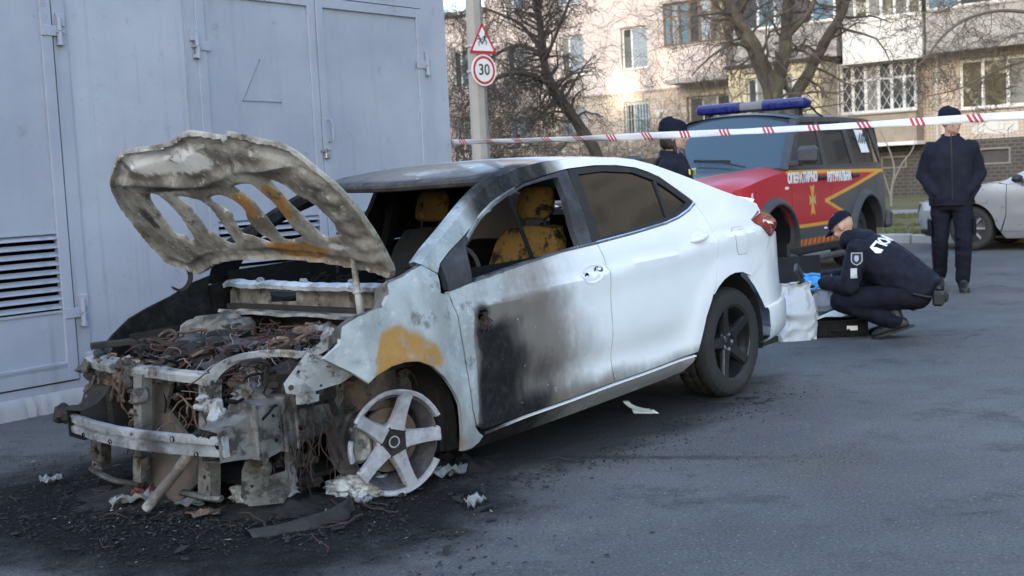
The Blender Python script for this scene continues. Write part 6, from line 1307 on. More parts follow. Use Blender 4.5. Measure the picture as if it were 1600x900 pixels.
# lettering across the back
bk_n = Vector(O3(.0, -.60, .80)).normalized(); ux = Vector(O3(-1, 0, 0)); uy = bk_n.cross(ux); pc = Vector(O3(0, .03, .735))
mm = Matrix(((ux.x, uy.x, bk_n.x, pc.x), (ux.y, uy.y, bk_n.y, pc.y), (ux.z, uy.z, bk_n.z, pc.z), (0, 0, 0, 1)))
tx = text_mesh('lettering', 'ПОЛІЦІЯ', .115, WHT, jk, mm, .001, 'CENTER', 0, .004, .82)
# bend the lettering onto the cloth
dgm = jk.data; from mathutils.bvhtree import BVHTree
bv = BVHTree.FromPolygons([v.co.copy() for v in dgm.vertices], [tuple(f.vertices) for f in dgm.polygons])
bm = bmesh.new(); bm.from_mesh(tx.data); bmesh.ops.triangulate(bm, faces=bm.faces); bmesh.ops.subdivide_edges(bm, edges=[e for e in bm.edges if e.calc_length() > .02], cuts=2); bm.to_mesh(tx.data); bm.free()
for v in tx.data.vertices:
    p = mm @ v.co; h_ = bv.ray_cast(p+bk_n*.3, -bk_n)
    if h_[0] is not None: v.co = mm.inverted() @ (h_[0]+bk_n*(.004+.003*(v.co.z > 0)))
def sleeve_badge(name, f0, zc, w_, h_, mat, lift, par):
    mb = MB(); poly = [(-w_/2, h_*.5), (w_/2, h_*.5), (w_/2, -h_*.12), (w_*.32, -h_*.36), (0, -h_*.5), (-w_*.32, -h_*.36), (-w_/2, -h_*.12)]; V, F, L = cdt(poly, (), .012); P1 = []
    for a_, b_ in V:
        p = Vector(O3(.36, f0+a_, zc+b_)); q_ = bv.ray_cast(p, Vector(O3(-1, 0, 0))); P1.append(tuple(q_[0]+Vector(O3(lift, 0, 0))) if q_[0] is not None else tuple(p))
    mb.add(P1, [tuple(t_) for t_ in F]); return mb.build(name, mat, par)
sleeve_badge('sleeve_patch', .195, .635, .085, .10, M('patch_grey', (.36, .37, .40), .7), .004, jk); sleeve_badge('patch_field', .195, .635, .068, .083, M('patch_navy', (.012, .016, .045), .7), .006, jk); sleeve_badge('patch_device', .195, .638, .030, .048, M('patch_grey', (.36, .37, .40), .7), .008, jk)
mb = MB(); rows = []
for i in range(6):
    z = .565-.075*i/5; r_ = []
    for k in range(3):
        p = Vector(O3(.32, .195+.022*k, z)); h_ = bv.ray_cast(p, Vector(O3(-1, 0, 0))); r_.append(tuple(h_[0]+Vector(O3(.004, 0, 0))) if h_[0] is not None else tuple(p))
    rows.append(r_)
mb.grid(rows); mb.build('sleeve_tab', M('tab_white', (.45, .45, .48), .7, var=.6, scale=60), jk)
mb = MB(); mb.bbox(-.17, -.06, -.41, -.33, .26, .36, .015); mb.bbox(.02, .10, -.42, -.34, .27, .35, .015); mb.tube(smooth_poly([O3(.21, -.20, .36), O3(.16, -.31, .33), O3(0, -.355, .32), O3(-.16, -.31, .33), O3(-.2, -.2, .36)], 5), .022, 8, flat=.5); mb.build('duty_belt', SBLK, of, angle=30)
# dark pouch held in the gloves
pw = of.matrix_basis if False else None
ph = empty('evidence_pouch', (0, 0, 0)); ph.matrix_world = Matrix.Translation(of.location) @ Matrix.Rotation(math.atan2(fw.y, fw.x)-PI/2, 4, 'Z'); tag(ph, 'dark folded pouch held in blue gloved hands', 'pouch')
mb = MB(); pl = [O3(.10, .60, .40), O3(.12, .66, .52), O3(-.08, .70, .56), O3(-.10, .63, .43)]; mb.add(pl+[(a, b+.025, c-.012) for a, b, c in pl], [(0, 1, 2, 3), (7, 6, 5, 4), (0, 4, 5, 1), (1, 5, 6, 2), (2, 6, 7, 3), (3, 7, 4, 0)]); mb.build('cover', M('pouch_black', (.012, .012, .013), .7), ph, smooth=False)
mb = MB(); mb.add([(a, b-.012, c+.004) for a, b, c in (O3(.09, .61, .41), O3(.11, .655, .505), O3(.02, .67, .525), O3(.0, .62, .42))], [(0, 1, 2, 3)]); mb.build('flap', SBLK, ph, smooth=False)
# ================================================================ parked silver car
sc = empty('parked_car'); _f3 = Vector((-.766, .643, 0)); _l3 = Vector((-.643, -.766, 0)); _o3 = Vector((6.96, 18.05, 0))
sc.matrix_world = Matrix(((_f3.x, _l3.x, 0, _o3.x), (_f3.y, _l3.y, 0, _o3.y), (0, 0, 1, 0), (0, 0, 0, 1))); tag(sc, 'silver parked car cut off by the right edge of the picture', 'car')
cWf = _spl([-.9, -.8, -.6, -.3, 0, .6, 2.2, 2.8, 3.2, 3.5], [.50, .62, .74, .82, .85, .87, .87, .85, .78, .60]); cSf = _spl([.15, .25, .4, .6, .8, .92, 1.0, 1.2, 1.4, 1.5], [.07, .03, .006, 0, .006, .03, .06, .15, .27, .34])
def ycar(x, z): return cWf(x)-cSf(z)+.010*math.exp(-((z-.50)/.05)**2)*sst(x, .4, .9)-.010*math.exp(-((z-.40)/.05)**2)*sst(x, .4, .9)
SILV = M('silver_paint', (.29, .297, .312), .34, .35, var=.05, coat=.25)
def c6(mb, n, m, par=None, **k): mb.xf(FLIP); return mb.build(n, m, par if par is not None else sc, **k)
def cpanel(o_, h_=(), sg=1, off=0., thick=.02, res=.06):
    V, F, L = cdt(o_, h_, res); mb = MB(); shell(mb, V, F, L, lambda a, b: (a, sg*(ycar(a, b)+off), b), thick, (0, -sg, 0)); return mb
C_F = [(-.80,.30),(-.40,.30)]+arc(0, .31, .365, 175, 5, 14)+[(.42,.27),(.50,.5),(.505,.905),(.35,.93),(0,.87),(-.4,.79),(-.75,.68),(-.84,.5)]
C_D = [(.44,.27),(1.52,.27),(1.50,.95),(.515,.905),(.512,.5)]; C_RD = [(1.53,.27),(2.2,.28)]+arc(2.62, .31, .37, 165, 110, 6)+[(2.52,.8),(2.5,.98),(1.51,.95)]; C_Q = arc(2.62, .31, .37, 108, 8, 10)+[(3.3,.3),(3.45,.6),(3.35,.98),(2.51,.98),(2.53,.8)]
for sg in (1, -1):
    c6(cpanel(C_F, sg=sg), 'front_fender', SILV); dd_ = c6(cpanel(C_D, sg=sg), 'front_door', SILV); rr2 = c6(cpanel(C_RD, sg=sg), 'rear_door', SILV); c6(cpanel(C_Q, sg=sg), 'rear_quarter', SILV)
    c6(cpanel([(.42,.265),(2.2,.27),(2.15,.18),(.48,.17)], sg=sg), 'sill', SILV)
    UPc = [(.42,.93),(.75,1.10),(1.10,1.29),(1.3,1.385),(1.7,1.43),(2.2,1.41),(2.7,1.27),(3.2,1.05),(3.3,.98),(2.5,.985),(1.51,.955),(.52,.91)]; gl1 = [(.70,.95),(.92,1.10),(1.22,1.30),(1.48,1.345),(1.50,.975)]; gl2 = [(1.57,.98),(1.55,1.35),(1.85,1.36),(2.25,1.30),(2.52,1.12),(2.55,1.01)]
    c6(cpanel(UPc, [gl1, gl2], sg=sg, off=-.003), 'window_frame', SILV); c6(cpanel(gl1, sg=sg, off=-.014, thick=.004), 'side_window', SGLASS, dd_); c6(cpanel(gl2, sg=sg, off=-.014, thick=.004), 'side_window', SGLASS, rr2)
    mb = MB(); ellip(mb, (.70, sg*.99, .985), (.075, .10, .058)); mi_ = c6(mb, 'wing_mirror', SBLK); mb = MB(); mb.bar((.72, sg*.80, .93), (.70, sg*.95, .955), .05, .02); c6(mb, 'mirror_arm', SBLK, mi_, smooth=False)
    mb = MB(); mb.bbox(.632, .66, min(sg*1.0, sg*1.06), max(sg*1.0, sg*1.06), .985, 1.0, .003); c6(mb, 'mirror_indicator', WHT, mi_, smooth=False)
    for x in (0, 2.62): mb = MB(); mb.lathe([(.36, .80*sg), (.36, .45*sg), (.05, .44*sg)], 20, 'y', (x, 0, .33), -.2, PI+.2); c6(mb, 'wheel_house', SBLK)
    mb = MB(); mb.grid([[(-.55, sg*(ycar(-.55, .66)+.004), z), (-.72, sg*(ycar(-.72, .64)+.004), z), (-.84, sg*.52, z)] for z in (.57, .63, .69)]); c6(mb, 'headlamp', M('headlamp_lens', (.55, .57, .60), .12, var=.2, coat=.6))
    mb = MB(); y = ycar(1.35, .80); mb.bbox(1.26, 1.44, min(sg*(y-.005), sg*(y+.02)), max(sg*(y-.005), sg*(y+.02)), .79, .815, .006); c6(mb, 'door_handle', SILV, dd_, angle=30)
def cgrid(secs, name, mat):
    mb = MB(); rows = []
    for x, zt, cr, ye in secs: rows.append([(x-.05*(1-yy*yy)*(1 if x < 1 else 0), ye*yy, zt+cr*(1-abs(yy)**2.4)) for yy in np.linspace(-1, 1, 13)])
    mb.grid(rows); c6(mb, name, mat)
cgrid([(-.86, .50, .02, .56), (-.80, .66, .02, .62), (-.6, .735, .03, .73), (-.2, .83, .04, .81), (.2, .90, .04, .83), (.44, .93, .04, .82)], 'bonnet', SILV)
cgrid([(.44, .93, .035, .82), (.9, 1.18, .035, .70), (1.28, 1.375, .03, .60)], 'windscreen', SGLASS); cgrid([(1.26, 1.37, .035, .60), (1.7, 1.43, .04, .59), (2.2, 1.41, .04, .58), (2.4, 1.36, .04, .58)], 'roof', SILV); cgrid([(2.4, 1.36, .035, .58), (2.8, 1.22, .03, .62), (3.1, 1.08, .02, .66)], 'rear_window', SGLASS); cgrid([(3.1, 1.08, .01, .66), (3.35, .99, .01, .66), (3.48, .7, .01, .6), (3.5, .3, .01, .6)], 'tail', SILV)
mb = MB(); mb.grid([[(x+.1*(yy*yy), .62*yy, z) for yy in np.linspace(-1, 1, 9)] for x, z in ((-.84, .5), (-.90, .4), (-.88, .24), (-.80, .2))]); c6(mb, 'front_bumper', SILV)
mb = MB(); mb.box(.3, 3.3, -.7, .7, .17, .2); c6(mb, 'floor_pan', SBLK, smooth=False)
for (x, y, sg) in ((0, .775, 1), (0, -.775, -1), (2.62, .775, 1), (2.62, -.775, -1)):
    e = empty('wheel', (0, 0, 0), 0, sc); e.matrix_local = Matrix.Translation((-x, y, .31)) @ (Matrix.Identity(4) if sg > 0 else Matrix.Rotation(PI, 4, 'Z')); tyre(e, .31, .20, .205, .03)
    mb = MB(); mb.lathe([(.207, .03), (.200, .035), (.192, .01), (.185, -.08)], 30, 'y'); mb.lathe([(0, .01), (.05, .012), (.06, -.01), (.19, -.05)], 24, 'y'); mb.build('rim', M('rim_dark', (.05, .05, .055), .5), e, angle=30)
    for k in range(8):
        a_ = 2*PI*k/8; mb = MB(); mb.bar((.045*math.cos(a_), .012, .045*math.sin(a_)), (.20*math.cos(a_), .028, .20*math.sin(a_)), .030, .014, (0, 1, 0)); mb.build('spoke', M('rim_silver', (.5, .5, .52), .35, .7), e, smooth=False)
# ================================================================ evidence bags and cases beside the officer
def sack(name, loc, rz, w0, d0, h, mat, label, seed, top=.75, cat='bag', lean=0.0):
    e = empty(name, loc, rz); tag(e, label, cat); mb = MB(); rows = []; n = 44
    for i in range(27):
        t_ = i/26; row = []; wv = 1-(1-top)*sst(t_, .45, 1)-.10*math.sin(PI*min(1, t_*1.1))*-1*.6
        for k in range(n):
            a_ = 2*PI*k/n; cx_, sx_ = math.cos(a_), math.sin(a_); cx_ = math.copysign(abs(cx_)**.6, cx_); sx_ = math.copysign(abs(sx_)**.6, sx_); th_ = (1-.72*sst(t_, .5, 1))
            q = Vector((cx_*2.2, sx_*2.2, t_*4.2+seed)); f_ = 1-abs(noise.noise(q*.9))*2; f2 = 1-abs(noise.noise(q*2.1+Vector((3, 1, 2))))*2; dsp = .022*f_+.012*f2
            row.append((w0/2*wv*cx_+dsp*cx_+lean*t_, d0/2*th_*sx_+dsp*sx_*1.2, h*t_*(1+.05*noise.noise(q*.7)) if t_ > 0 else 0))
        rows.append(row)
    mb.grid(rows, closeu=True); mb.f.append(tuple(range(n))); mb.mi.append(0); mb.build('sack', mat, e, angle=70)
    mb = MB(); rim_ = rows[-1]; rr_ = [[(x*1.01, y*1.05, z) for x, y, z in rim_], [(x*1.05, y*1.3, z+.018) for x, y, z in rim_], [(x*.96, y*.7, z+.012) for x, y, z in rim_]]; mb.grid(rr_, closeu=True); mb.build('folded_mouth', mat, e, angle=70); return e
POLY = NT('white_polythene'); n1 = POLY.noise(7, 5); POLYM = POLY.fin(POLY.mix(n1, (.36, .37, .40), (.50, .51, .53)), .38, 0, POLY.bump(POLY.noise(16, 5, .6), .4, .01), Specular_IOR_Level=.5)
sack('plastic_bag', (2.10, 9.38, 0), .15, .28, .20, .41, POLYM, 'crumpled white plastic bag standing by the sedan rear bumper', 1.3, .62, lean=.035)
sack('plastic_bag', (2.60, 10.2, 0), -.2, .26, .16, .27, M('grey_polythene', (.16, .17, .19), .42, var=.2), 'small grey plastic bag behind the white bag', 4.1, .55, lean=-.03)
CASE = M('case_plastic', (.009, .009, .010), .7, var=.25, bump=.15, bscale=200, spec=.2)
def case(loc, rz, w, d, h, label, lid):
    e = empty('forensic_case', loc, rz); tag(e, label, 'case'); mb = MB(); b = .012
    mb.bbox(-w/2, w/2, -d/2, d/2, 0, .016, .006); mb.bbox(-w/2, w/2, -d/2, -d/2+b, .01, h, .005); mb.bbox(-w/2, w/2, d/2-b, d/2, .01, h, .005); mb.bbox(-w/2, -w/2+b, -d/2, d/2, .01, h, .005); mb.bbox(w/2-b, w/2, -d/2, d/2, .01, h, .005); mb.build('shell', CASE, e, smooth=False)
    for x in (-w*.36, -w*.18, w*.18, w*.36): mb = MB(); mb.bbox(x-.008, x+.008, -d/2-.008, -d/2+.004, .012, h-.01, .003); mb.build('rib', CASE, e, smooth=False)
    mb = MB(); mb.bbox(-w/2-.008, w/2+.008, -d/2-.008, d/2+.008, h-.016, h-.002, .004); mb.f = mb.f[:]; mb2 = MB()
    for (x0, x1, y0, y1) in ((-w/2-.008, w/2+.008, -d/2-.008, -d/2+b), (-w/2-.008, w/2+.008, d/2-b, d/2+.008), (-w/2-.008, -w/2+b, -d/2+b, d/2-b), (w/2-b, w/2+.008, -d/2+b, d/2-b)): mb2.bbox(x0, x1, y0, y1, h-.014, h+.004, .004)
    mb2.build('rim', CASE, e, smooth=False)
    mb = MB(); mb.tube(smooth_poly([(-.06, -d/2-.005, h*.45), (-.055, -d/2-.03, h*.42), (.055, -d/2-.03, h*.42), (.06, -d/2-.005, h*.45)], 4), .009, 8); mb.build('handle', CASE, e)
    mb = MB(); mb.bbox(-w/2+.02, w/2-.02, -d/2+.02, d/2-.02, .016, h*.72, .01); mb.build('foam_tray', M('case_foam', (.018, .018, .02), .95), e, smooth=False)
    if lid:
        mb = MB(); a_ = math.radians(lid); c_, s_ = math.cos(a_), math.sin(a_); P0 = Vector((0, d/2, h)); L_ = d
        def q(x, l, o): return (x, P0.y-c_*l*1+s_*o*-1 if False else P0.y+(-c_)*l+s_*o, P0.z+s_*l+c_*o)
        vs = [q(x, l, o) for o in (0, .05) for x, l in ((-w/2, 0), (w/2, 0), (w/2, L_), (-w/2, L_))]; mb.add(vs, [(0, 1, 2, 3), (7, 6, 5, 4), (0, 4, 5, 1), (1, 5, 6, 2), (2, 6, 7, 3), (3, 7, 4, 0)]); mb.build('lid', CASE, e, smooth=False)
    return e
cs1 = case((2.47, 9.50, 0), -.10, .42, .30, .125, 'open black forensic case with papers beside the white bag', 0)
mb = MB(); mb.bbox(.05, .13, -.162, -.157, .05, .085, .002); mb.build('case_label', WHT, cs1, smooth=False)
PAP = M('paper', (.66, .67, .68), .8, var=.05)
def sheet(name, loc, rz, w, d, tilt, label, mat=PAP, cat='paper'):
    mb = MB(); rows = [[(w*(i/8-.5), d*(k/6-.5), .012*math.sin(i*.7+k*.5)+tilt*(i/8)) for i in range(9)] for k in range(7)]; mb.grid(rows); o_ = mb.build(name, mat); o_.location = loc; o_.rotation_euler = (0, 0, rz); s_ = o_.modifiers.new('s', 'SOLIDIFY'); s_.thickness = .003; tag(o_, label, cat); return o_
sheet('paper_form', (2.39, 9.44, .145), .1, .24, .20, .03, 'white paper form lying on the open black case')
mb = MB(); mb.bbox(-.05, .05, -.03, .03, 0, .035, .008); o_ = mb.build('tape_roll_box', M('box_blue', (.05, .18, .42), .5)); o_.location = (2.57, 9.50, .13); o_.rotation_euler = (0, 0, .4); tag(o_, 'small blue box inside the open black case', 'box')
mb = MB(); mb.lathe([(.022, 0), (.035, 0), (.035, .02), (.022, .02)], 20, 'z', close=True); o_ = mb.build('tape_roll', M('tape_yellow', (.55, .42, .06), .5)); o_.location = (2.64, 9.55, .13); tag(o_, 'yellow roll of tape at the case corner', 'tape')
mb = MB(); mb.blob((0, 0, .03), .07, 4, .4, flat=(1.3, .8, .6)); o_ = mb.build('black_cloth', CASE); o_.location = (2.52, 9.60, .13); tag(o_, 'crumpled black cloth in the open case', 'cloth')
cs2 = case((2.72, 11.45, 0), .12, .44, .34, .13, 'second black case with raised lid behind the bags', 105)
sheet('paper_sheet', (2.72, 11.40, .16), .2, .24, .16, .0, 'white sheet on the second black case')
mb = MB(); mb.blob((0, 0, .05), .09, 8, .35, flat=(1.5, .9, .6)); o_ = mb.build('folded_cloth', M('cloth_pink', (.24, .16, .16), .85)); o_.location = (2.46, 11.15, .0); tag(o_, 'dull pink cloth lying before the second case', 'cloth')
mb = MB(); mb.lathe([(0, 0), (.035, 0), (.036, .10), (.030, .13), (.014, .15), (.014, .17), (0, .17)], 18, 'z'); o_ = mb.build('spray_bottle', M('bottle_clear', (.25, .27, .32), .2, var=.1)); o_.location = (2.72, 10.75, .0); tag(o_, 'small grey bottle standing before the second case', 'bottle')
# ================================================================ fire debris on the asphalt
WLUMP = NT('melted_white'); n1 = WLUMP.noise(22, 6, .7); WL = WLUMP.fin(WLUMP.mix(WLUMP.ss(n1, .38, .55), (.16, .15, .15), (.60, .62, .64)), .75, 0, WLUMP.bump(n1, .7, .01))
def lump(name, loc, r_, seed, flat, mat, label, amp=.24, cat='debris', n=(54, 30)):
    mb = MB(); mb.blob((0, 0, r_*flat[2]*.4), r_, seed, amp, 3.4, n[0], n[1], flat); mb.v = [(x, y, max(0, z)) for x, y, z in mb.v]; o_ = mb.build(name, mat, angle=70); o_.location = loc; tag(o_, label, cat); return o_
def mound(name, loc, r_, seed, h_, mat, label):
    mb = MB(); n = 34; rows = []
    for i in range(n+1):
        rows.append([])
        for k in range(n+1):
            x, y = (i/n*2-1), (k/n*2-1); d = math.hypot(x, y)*(1+.35*nz(x, y, 0, 1.4, seed)); rows[-1].append((x*r_*1.25, y*r_*.85, max(-.004, h_*(1-sst(d, .0, .95))*(.7+.9*nz(x, y, 0, 4, seed)+.5*nz(x, y, 0, 12, seed+1))+.010*nz(x, y, 0, 16, seed)-.004*d)))
    mb.grid(rows); o_ = mb.build(name, mat, angle=180); o_.location = loc; tag(o_, label, 'debris'); return o_
lump('melted_lump', (-.69, 5.26, 0), .125, 3, (1.2, .75, .5), WL, 'white melted lump lying below the burnt wheel')
lump('melted_lump', (-1.10, 5.24, 0), .13, 8, (1.05, .8, .5), WL, 'white and grey melted lump left of the burnt wheel')
lump('melted_casting', (-1.00, 5.42, 0), .105, 14, (1, .8, 1.0), ASHMETAL, 'grey melted metal casting behind the white lump', .6)
mound('ash_heap', (-.42, 5.72, 0), .30, 21, .075, BLACKM, 'black ash heap at the foot of the burnt wheel')
mound('ash_heap', (-1.00, 5.08, 0), .30, 25, .045, BLACKM, 'black ash heap in front of the white lump')
mound('ash_heap', (-1.62, 5.40, 0), .38, 27, .05, BLACKM, 'black ash heap under the bumper beam')
def foil(name, loc, rz, w, d, seed, mat, label, amp=.03):
    mb = MB(); r = random.Random(seed); rows = [[(w*(i/7-.5)*(1+.25*nz(i, k, 0, .6, seed)), d*(k/5-.5)*(1+.3*nz(i, k, 3, .6, seed)), .012+amp*(.5+nz(i, k, seed, .7, 1))) for i in range(8)] for k in range(6)]; mb.grid(rows); o_ = mb.build(name, mat, angle=20); o_.location = loc; o_.rotation_euler = (0, 0, rz); s_ = o_.modifiers.new('s', 'SOLIDIFY'); s_.thickness = .004; tag(o_, label, 'debris'); return o_
FOILM = metal_burnt('foil_ash', (.15, .152, .16), (.27, .275, .285), (.06, .06, .06), sc=2)
foil('metal_scrap', (-.33, 5.44, 0), .3, .17, .11, 3, FOILM, 'grey crumpled scrap right of the burnt wheel', .06)
foil('metal_scrap', (-.52, 5.40, 0), -.2, .14, .05, 5, FOILM, 'thin grey scrap close under the burnt wheel', .03)
foil('metal_scrap', (-1.66, 5.22, 0), .5, .17, .06, 7, PALEMETAL, 'pale twisted scrap under the bumper beam', .05)
foil('metal_scrap', (-1.40, 5.18, 0), .1, .12, .07, 9, FOILM, 'flat bluish scrap below the bumper beam', .02)
foil('metal_scrap', (-2.18, 5.72, 0), .3, .10, .06, 11, FOILM, 'small pale scrap at the far left of the ash', .03)
foil('metal_scrap', (-.19, 4.93, 0), .4, .08, .05, 13, FOILM, 'small pale scrap alone on the clear asphalt', .04)
foil('metal_scrap', (-1.30, 4.98, 0), .1, .13, .06, 15, RUSTM, 'brown scrap at the edge of the ash', .03)
foil('red_scrap', (-1.60, 5.34, 0), .25, .17, .09, 17, M('red_scrap', (.13, .035, .03), .8, var=.5, scale=25), 'dull red scrap under the bumper beam', .06)
foil('metal_scrap', (-.66, 5.08, 0), .2, .07, .035, 19, FOILM, 'tiny grey scrap below the white lump', .02)
mb = MB(); P_ = smooth_poly([(-1.05,4.66,.012),(-.92,4.70,.02),(-.80,4.78,.03),(-.72,4.88,.04),(-.70,4.98,.05)], 6); rows = []
for k, (x, y, z) in enumerate(P_): w_ = .022+.010*math.sin(k*.8); rows.append([(x-w_, y+w_*.8, z*.4), (x-w_*.3, y+w_*.3, z+.016), (x+w_*.3, y-w_*.3, z+.010), (x+w_, y-w_*.8, .002)])
mb.grid(rows); o_ = mb.build('rubber_strip', M('charred_rubber', (.018, .017, .016), .8, var=.5, scale=30)); tag(o_, 'curved strip of charred rubber in front of the ash', 'debris')
mb = MB(); rows = []
for k in range(12):
    t_ = k/11; a_ = -.4+1.6*t_; rows.append([(.63-.06*math.cos(a_)+.10*t_, 6.77-.02*t_-.04*t_*t_, .012+.055*(1-t_)**2), (.63-.06*math.cos(a_)+.10*t_+.03, 6.77+.02-.02*t_-.04*t_*t_, .010+.045*(1-t_)**2+.01), (.66-.06*math.cos(a_)+.10*t_+.025, 6.74-.04*t_, .004)])
mb.grid(rows); o_ = mb.build('plastic_shard', M('white_shard', (.62, .63, .64), .5, var=.2, scale=30)); s_ = o_.modifiers.new('s', 'SOLIDIFY'); s_.thickness = .004; tag(o_, 'curved white plastic shard on the asphalt beneath the doors', 'debris')
r = random.Random(77)
def flakes(name, n, mat, label, fn, s0, s1, hh):
    mb = MB(); vs = []; fs = []
    for i in range(n):
        x, y, k_ = fn(r)
        s_ = r.uniform(s0, s1)*k_; a_ = r.uniform(0, PI); el = r.uniform(.12, .9); o_ = len(vs); z = .002+r.random()*hh*k_; tl = r.uniform(-.5, .5)*s_; m_ = 5
        for j in range(m_): b_ = 2*PI*j/m_+r.uniform(-.3, .3); dx, dy = s_*math.cos(b_), s_*el*math.sin(b_); vs.append((x+dx*math.cos(a_)-dy*math.sin(a_), y+dx*math.sin(a_)+dy*math.cos(a_), max(.0015, z+tl*math.cos(b_))))
        vs.append((x+r.uniform(-.4, .4)*s_, y+r.uniform(-.4, .4)*s_, z+s_*.16)); fs += [(o_+j, o_+(j+1) % m_, o_+m_) for j in range(m_)]
    mb.add(vs, fs); o2 = mb.build(name, mat, smooth=False, recalc=False); tag(o2, label, 'debris', kind='stuff')
def near_front(r):
    while True:
        x, y = r.gauss(-.40, .42), r.gauss(.15, .60)
        if -1.5 < x < 1.1 and nz(x, y, 0, 2.3, 9) > r.uniform(-.5, .35)-.25*(math.hypot(x+.4, y) < .9): break
    p = car_ground(x, y); return p.x, p.y, (2.4 if r.random() < .03 else 1.0)
def along_side(r): xx = r.uniform(.2, 3.0); p = car_ground(xx, .95+abs(r.gauss(0, .16))+.16*nz(xx, 0, 0, 3, 2)); return p.x, p.y, .8
def trail(r): x = r.uniform(-.2, 1.6); return x, 5.80-.22*x+r.gauss(0, .09), .7
def scatter(r): return r.uniform(-2.6, 4.0), r.uniform(3.6, 9.0), .55
flakes('ash_flakes', 9000, M('ash_black', (.010, .010, .010), .9, var=.6, scale=40), 'black ash flakes scattered round the burnt front', near_front, .002, .013, .008)
flakes('grey_ash_flakes', 450, M('ash_grey', (.20, .19, .18), .9, var=.5, scale=40), 'grey ash bits scattered round the burnt front', near_front, .002, .009, .012)
flakes('charred_bits', 700, M('ash_black', (.010, .010, .010), .9), 'charred bits strewn beside the sedan doors', along_side, .003, .016, .006)
flakes('seam_grit', 900, M('grit_brown', (.035, .028, .02), .9, var=.5, scale=40), 'dark grit along the seam in the asphalt', trail, .0015, .010, .003)
flakes('road_grit', 1500, M('grit_mixed', (.05, .047, .043), .9, var=.8, scale=3), 'small grit scattered over the asphalt', scatter, .002, .009, .003)
mb = MB()
for k in range(60):
    x, y, _k = near_front(r); p = Vector((x, y, .01)); d = Vector((r.gauss(0, 1), r.gauss(0, 1), 0)).normalized(); pts = [p]
    for j in range(4): d = (d+Vector((r.gauss(0, .6), r.gauss(0, .6), r.gauss(0, .25)))).normalized(); p = p+d*r.uniform(.02, .06); p.z = max(.004, min(.05, p.z)); pts.append(p.copy())
    mb.tube(smooth_poly(pts, 3), r.uniform(.0015, .004), 5)
o_ = mb.build('wire_scraps', WIREM); tag(o_, 'burnt wire ends scattered in the ash', 'debris', kind='stuff')
# ================================================================ apartment house across the yard
FA = math.atan2(-.643, .766); F0 = (12.9, 42.0, 0)
apt = empty('apartment_house', F0, FA); tag(apt, 'pink and beige apartment house with glazed balconies across the yard', 'building')
def tile_mat(name, c1, c2, mort, bw, bh, rough=.85, var=.5, off=.5, ms=.02, squash=1):
    t = NT(name); sw = t.n('ShaderNodeSeparateXYZ'); t.put(sw.inputs[0], t.coord()); cb = t.n('ShaderNodeCombineXYZ'); t.put(cb.inputs[0], t.math('ADD', sw.outputs[0], sw.outputs[1])); t.put(cb.inputs[1], sw.outputs[2])
    b = t.n('ShaderNodeTexBrick'); b.offset = off; t.put(b.inputs['Vector'], cb.outputs[0]); t.put(b.inputs['Color1'], c1); t.put(b.inputs['Color2'], c2); t.put(b.inputs['Mortar'], mort); t.put(b.inputs['Scale'], 1.0); t.put(b.inputs['Mortar Size'], ms); t.put(b.inputs['Brick Width'], bw); t.put(b.inputs['Row Height'], bh)
    n = t.noise(.7, 6, .65); c = t.mix(t.math('MULTIPLY', t.ss(n, .42, .75), var), b.outputs[0], mul(c1, .55)); st = t.noise(1, 5, .6, t.map((3, 3, .25))); c = t.mix(t.math('MULTIPLY', t.ss(st, .55, .8), .35), c, mul(c1, .5))
    return t.fin(c, rough, 0, t.bump(b.outputs[1], -.3, .01))
PINK = M('pink_render', (.50, .425, .395), .9, var=.10, scale=.9, bump=.25, bscale=12, col2=(.43, .365, .335), c2scale=.8, c2t=(.55, .75))
TILE = tile_mat('beige_tile', (.45, .37, .30), (.485, .40, .325), (.34, .285, .24), .12, .12, off=0)
BASE = tile_mat('basement_tile', (.040, .034, .031), (.058, .050, .045), (.09, .082, .075), .25, .12)
GREYB = M('grey_panel', (.31, .29, .275), .9, var=.18, scale=1.4, col2=(.17, .155, .15), c2scale=2.2, c2t=(.52, .7), bump=.3, bscale=14); WHITEB = M('white_render', (.52, .505, .48), .88, var=.07, scale=1, col2=(.43, .41, .38), c2scale=1.3, c2t=(.58, .78)); YEL = M('yellow_render', (.48, .41, .27), .9, var=.08, scale=1.2, col2=(.42, .35, .23), c2scale=1.5, c2t=(.55, .75)); STONE = M('rough_stone', (.26, .22, .17), .95, var=.35, scale=4, bump=.9, bscale=9, bdist=.03)
UPVC = M('white_frame', (.62, .62, .61), .5, var=.05); BROWN = M('brown_frame', (.14, .075, .045), .6, var=.25); OLDW = M('old_white_frame', (.45, .44, .42), .7, var=.15); GRILLE = M('grille_paint', (.50, .50, .49), .6, var=.15); SLAB = M('concrete_edge', (.30, .28, .26), .9, var=.2)
PANES = [glass_mat('pane_dark', (.045, .05, .055), .05, .9), M('pane_curtain', (.20, .195, .18), .12, var=.35, scale=5, coat=.5), M('pane_pale', (.27, .31, .34), .10, var=.25, scale=3, coat=.5), M('pane_sky_reflection', (.11, .18, .23), .08, var=.2, scale=2, coat=.5), M('pane_tree_reflection', (.09, .08, .05), .10, var=.6, scale=4, col2=(.34, .32, .25), c2scale=2.5, c2t=(.52, .6), coat=.5)]  # blue and mottled panes hold sky and tree reflections in their colour
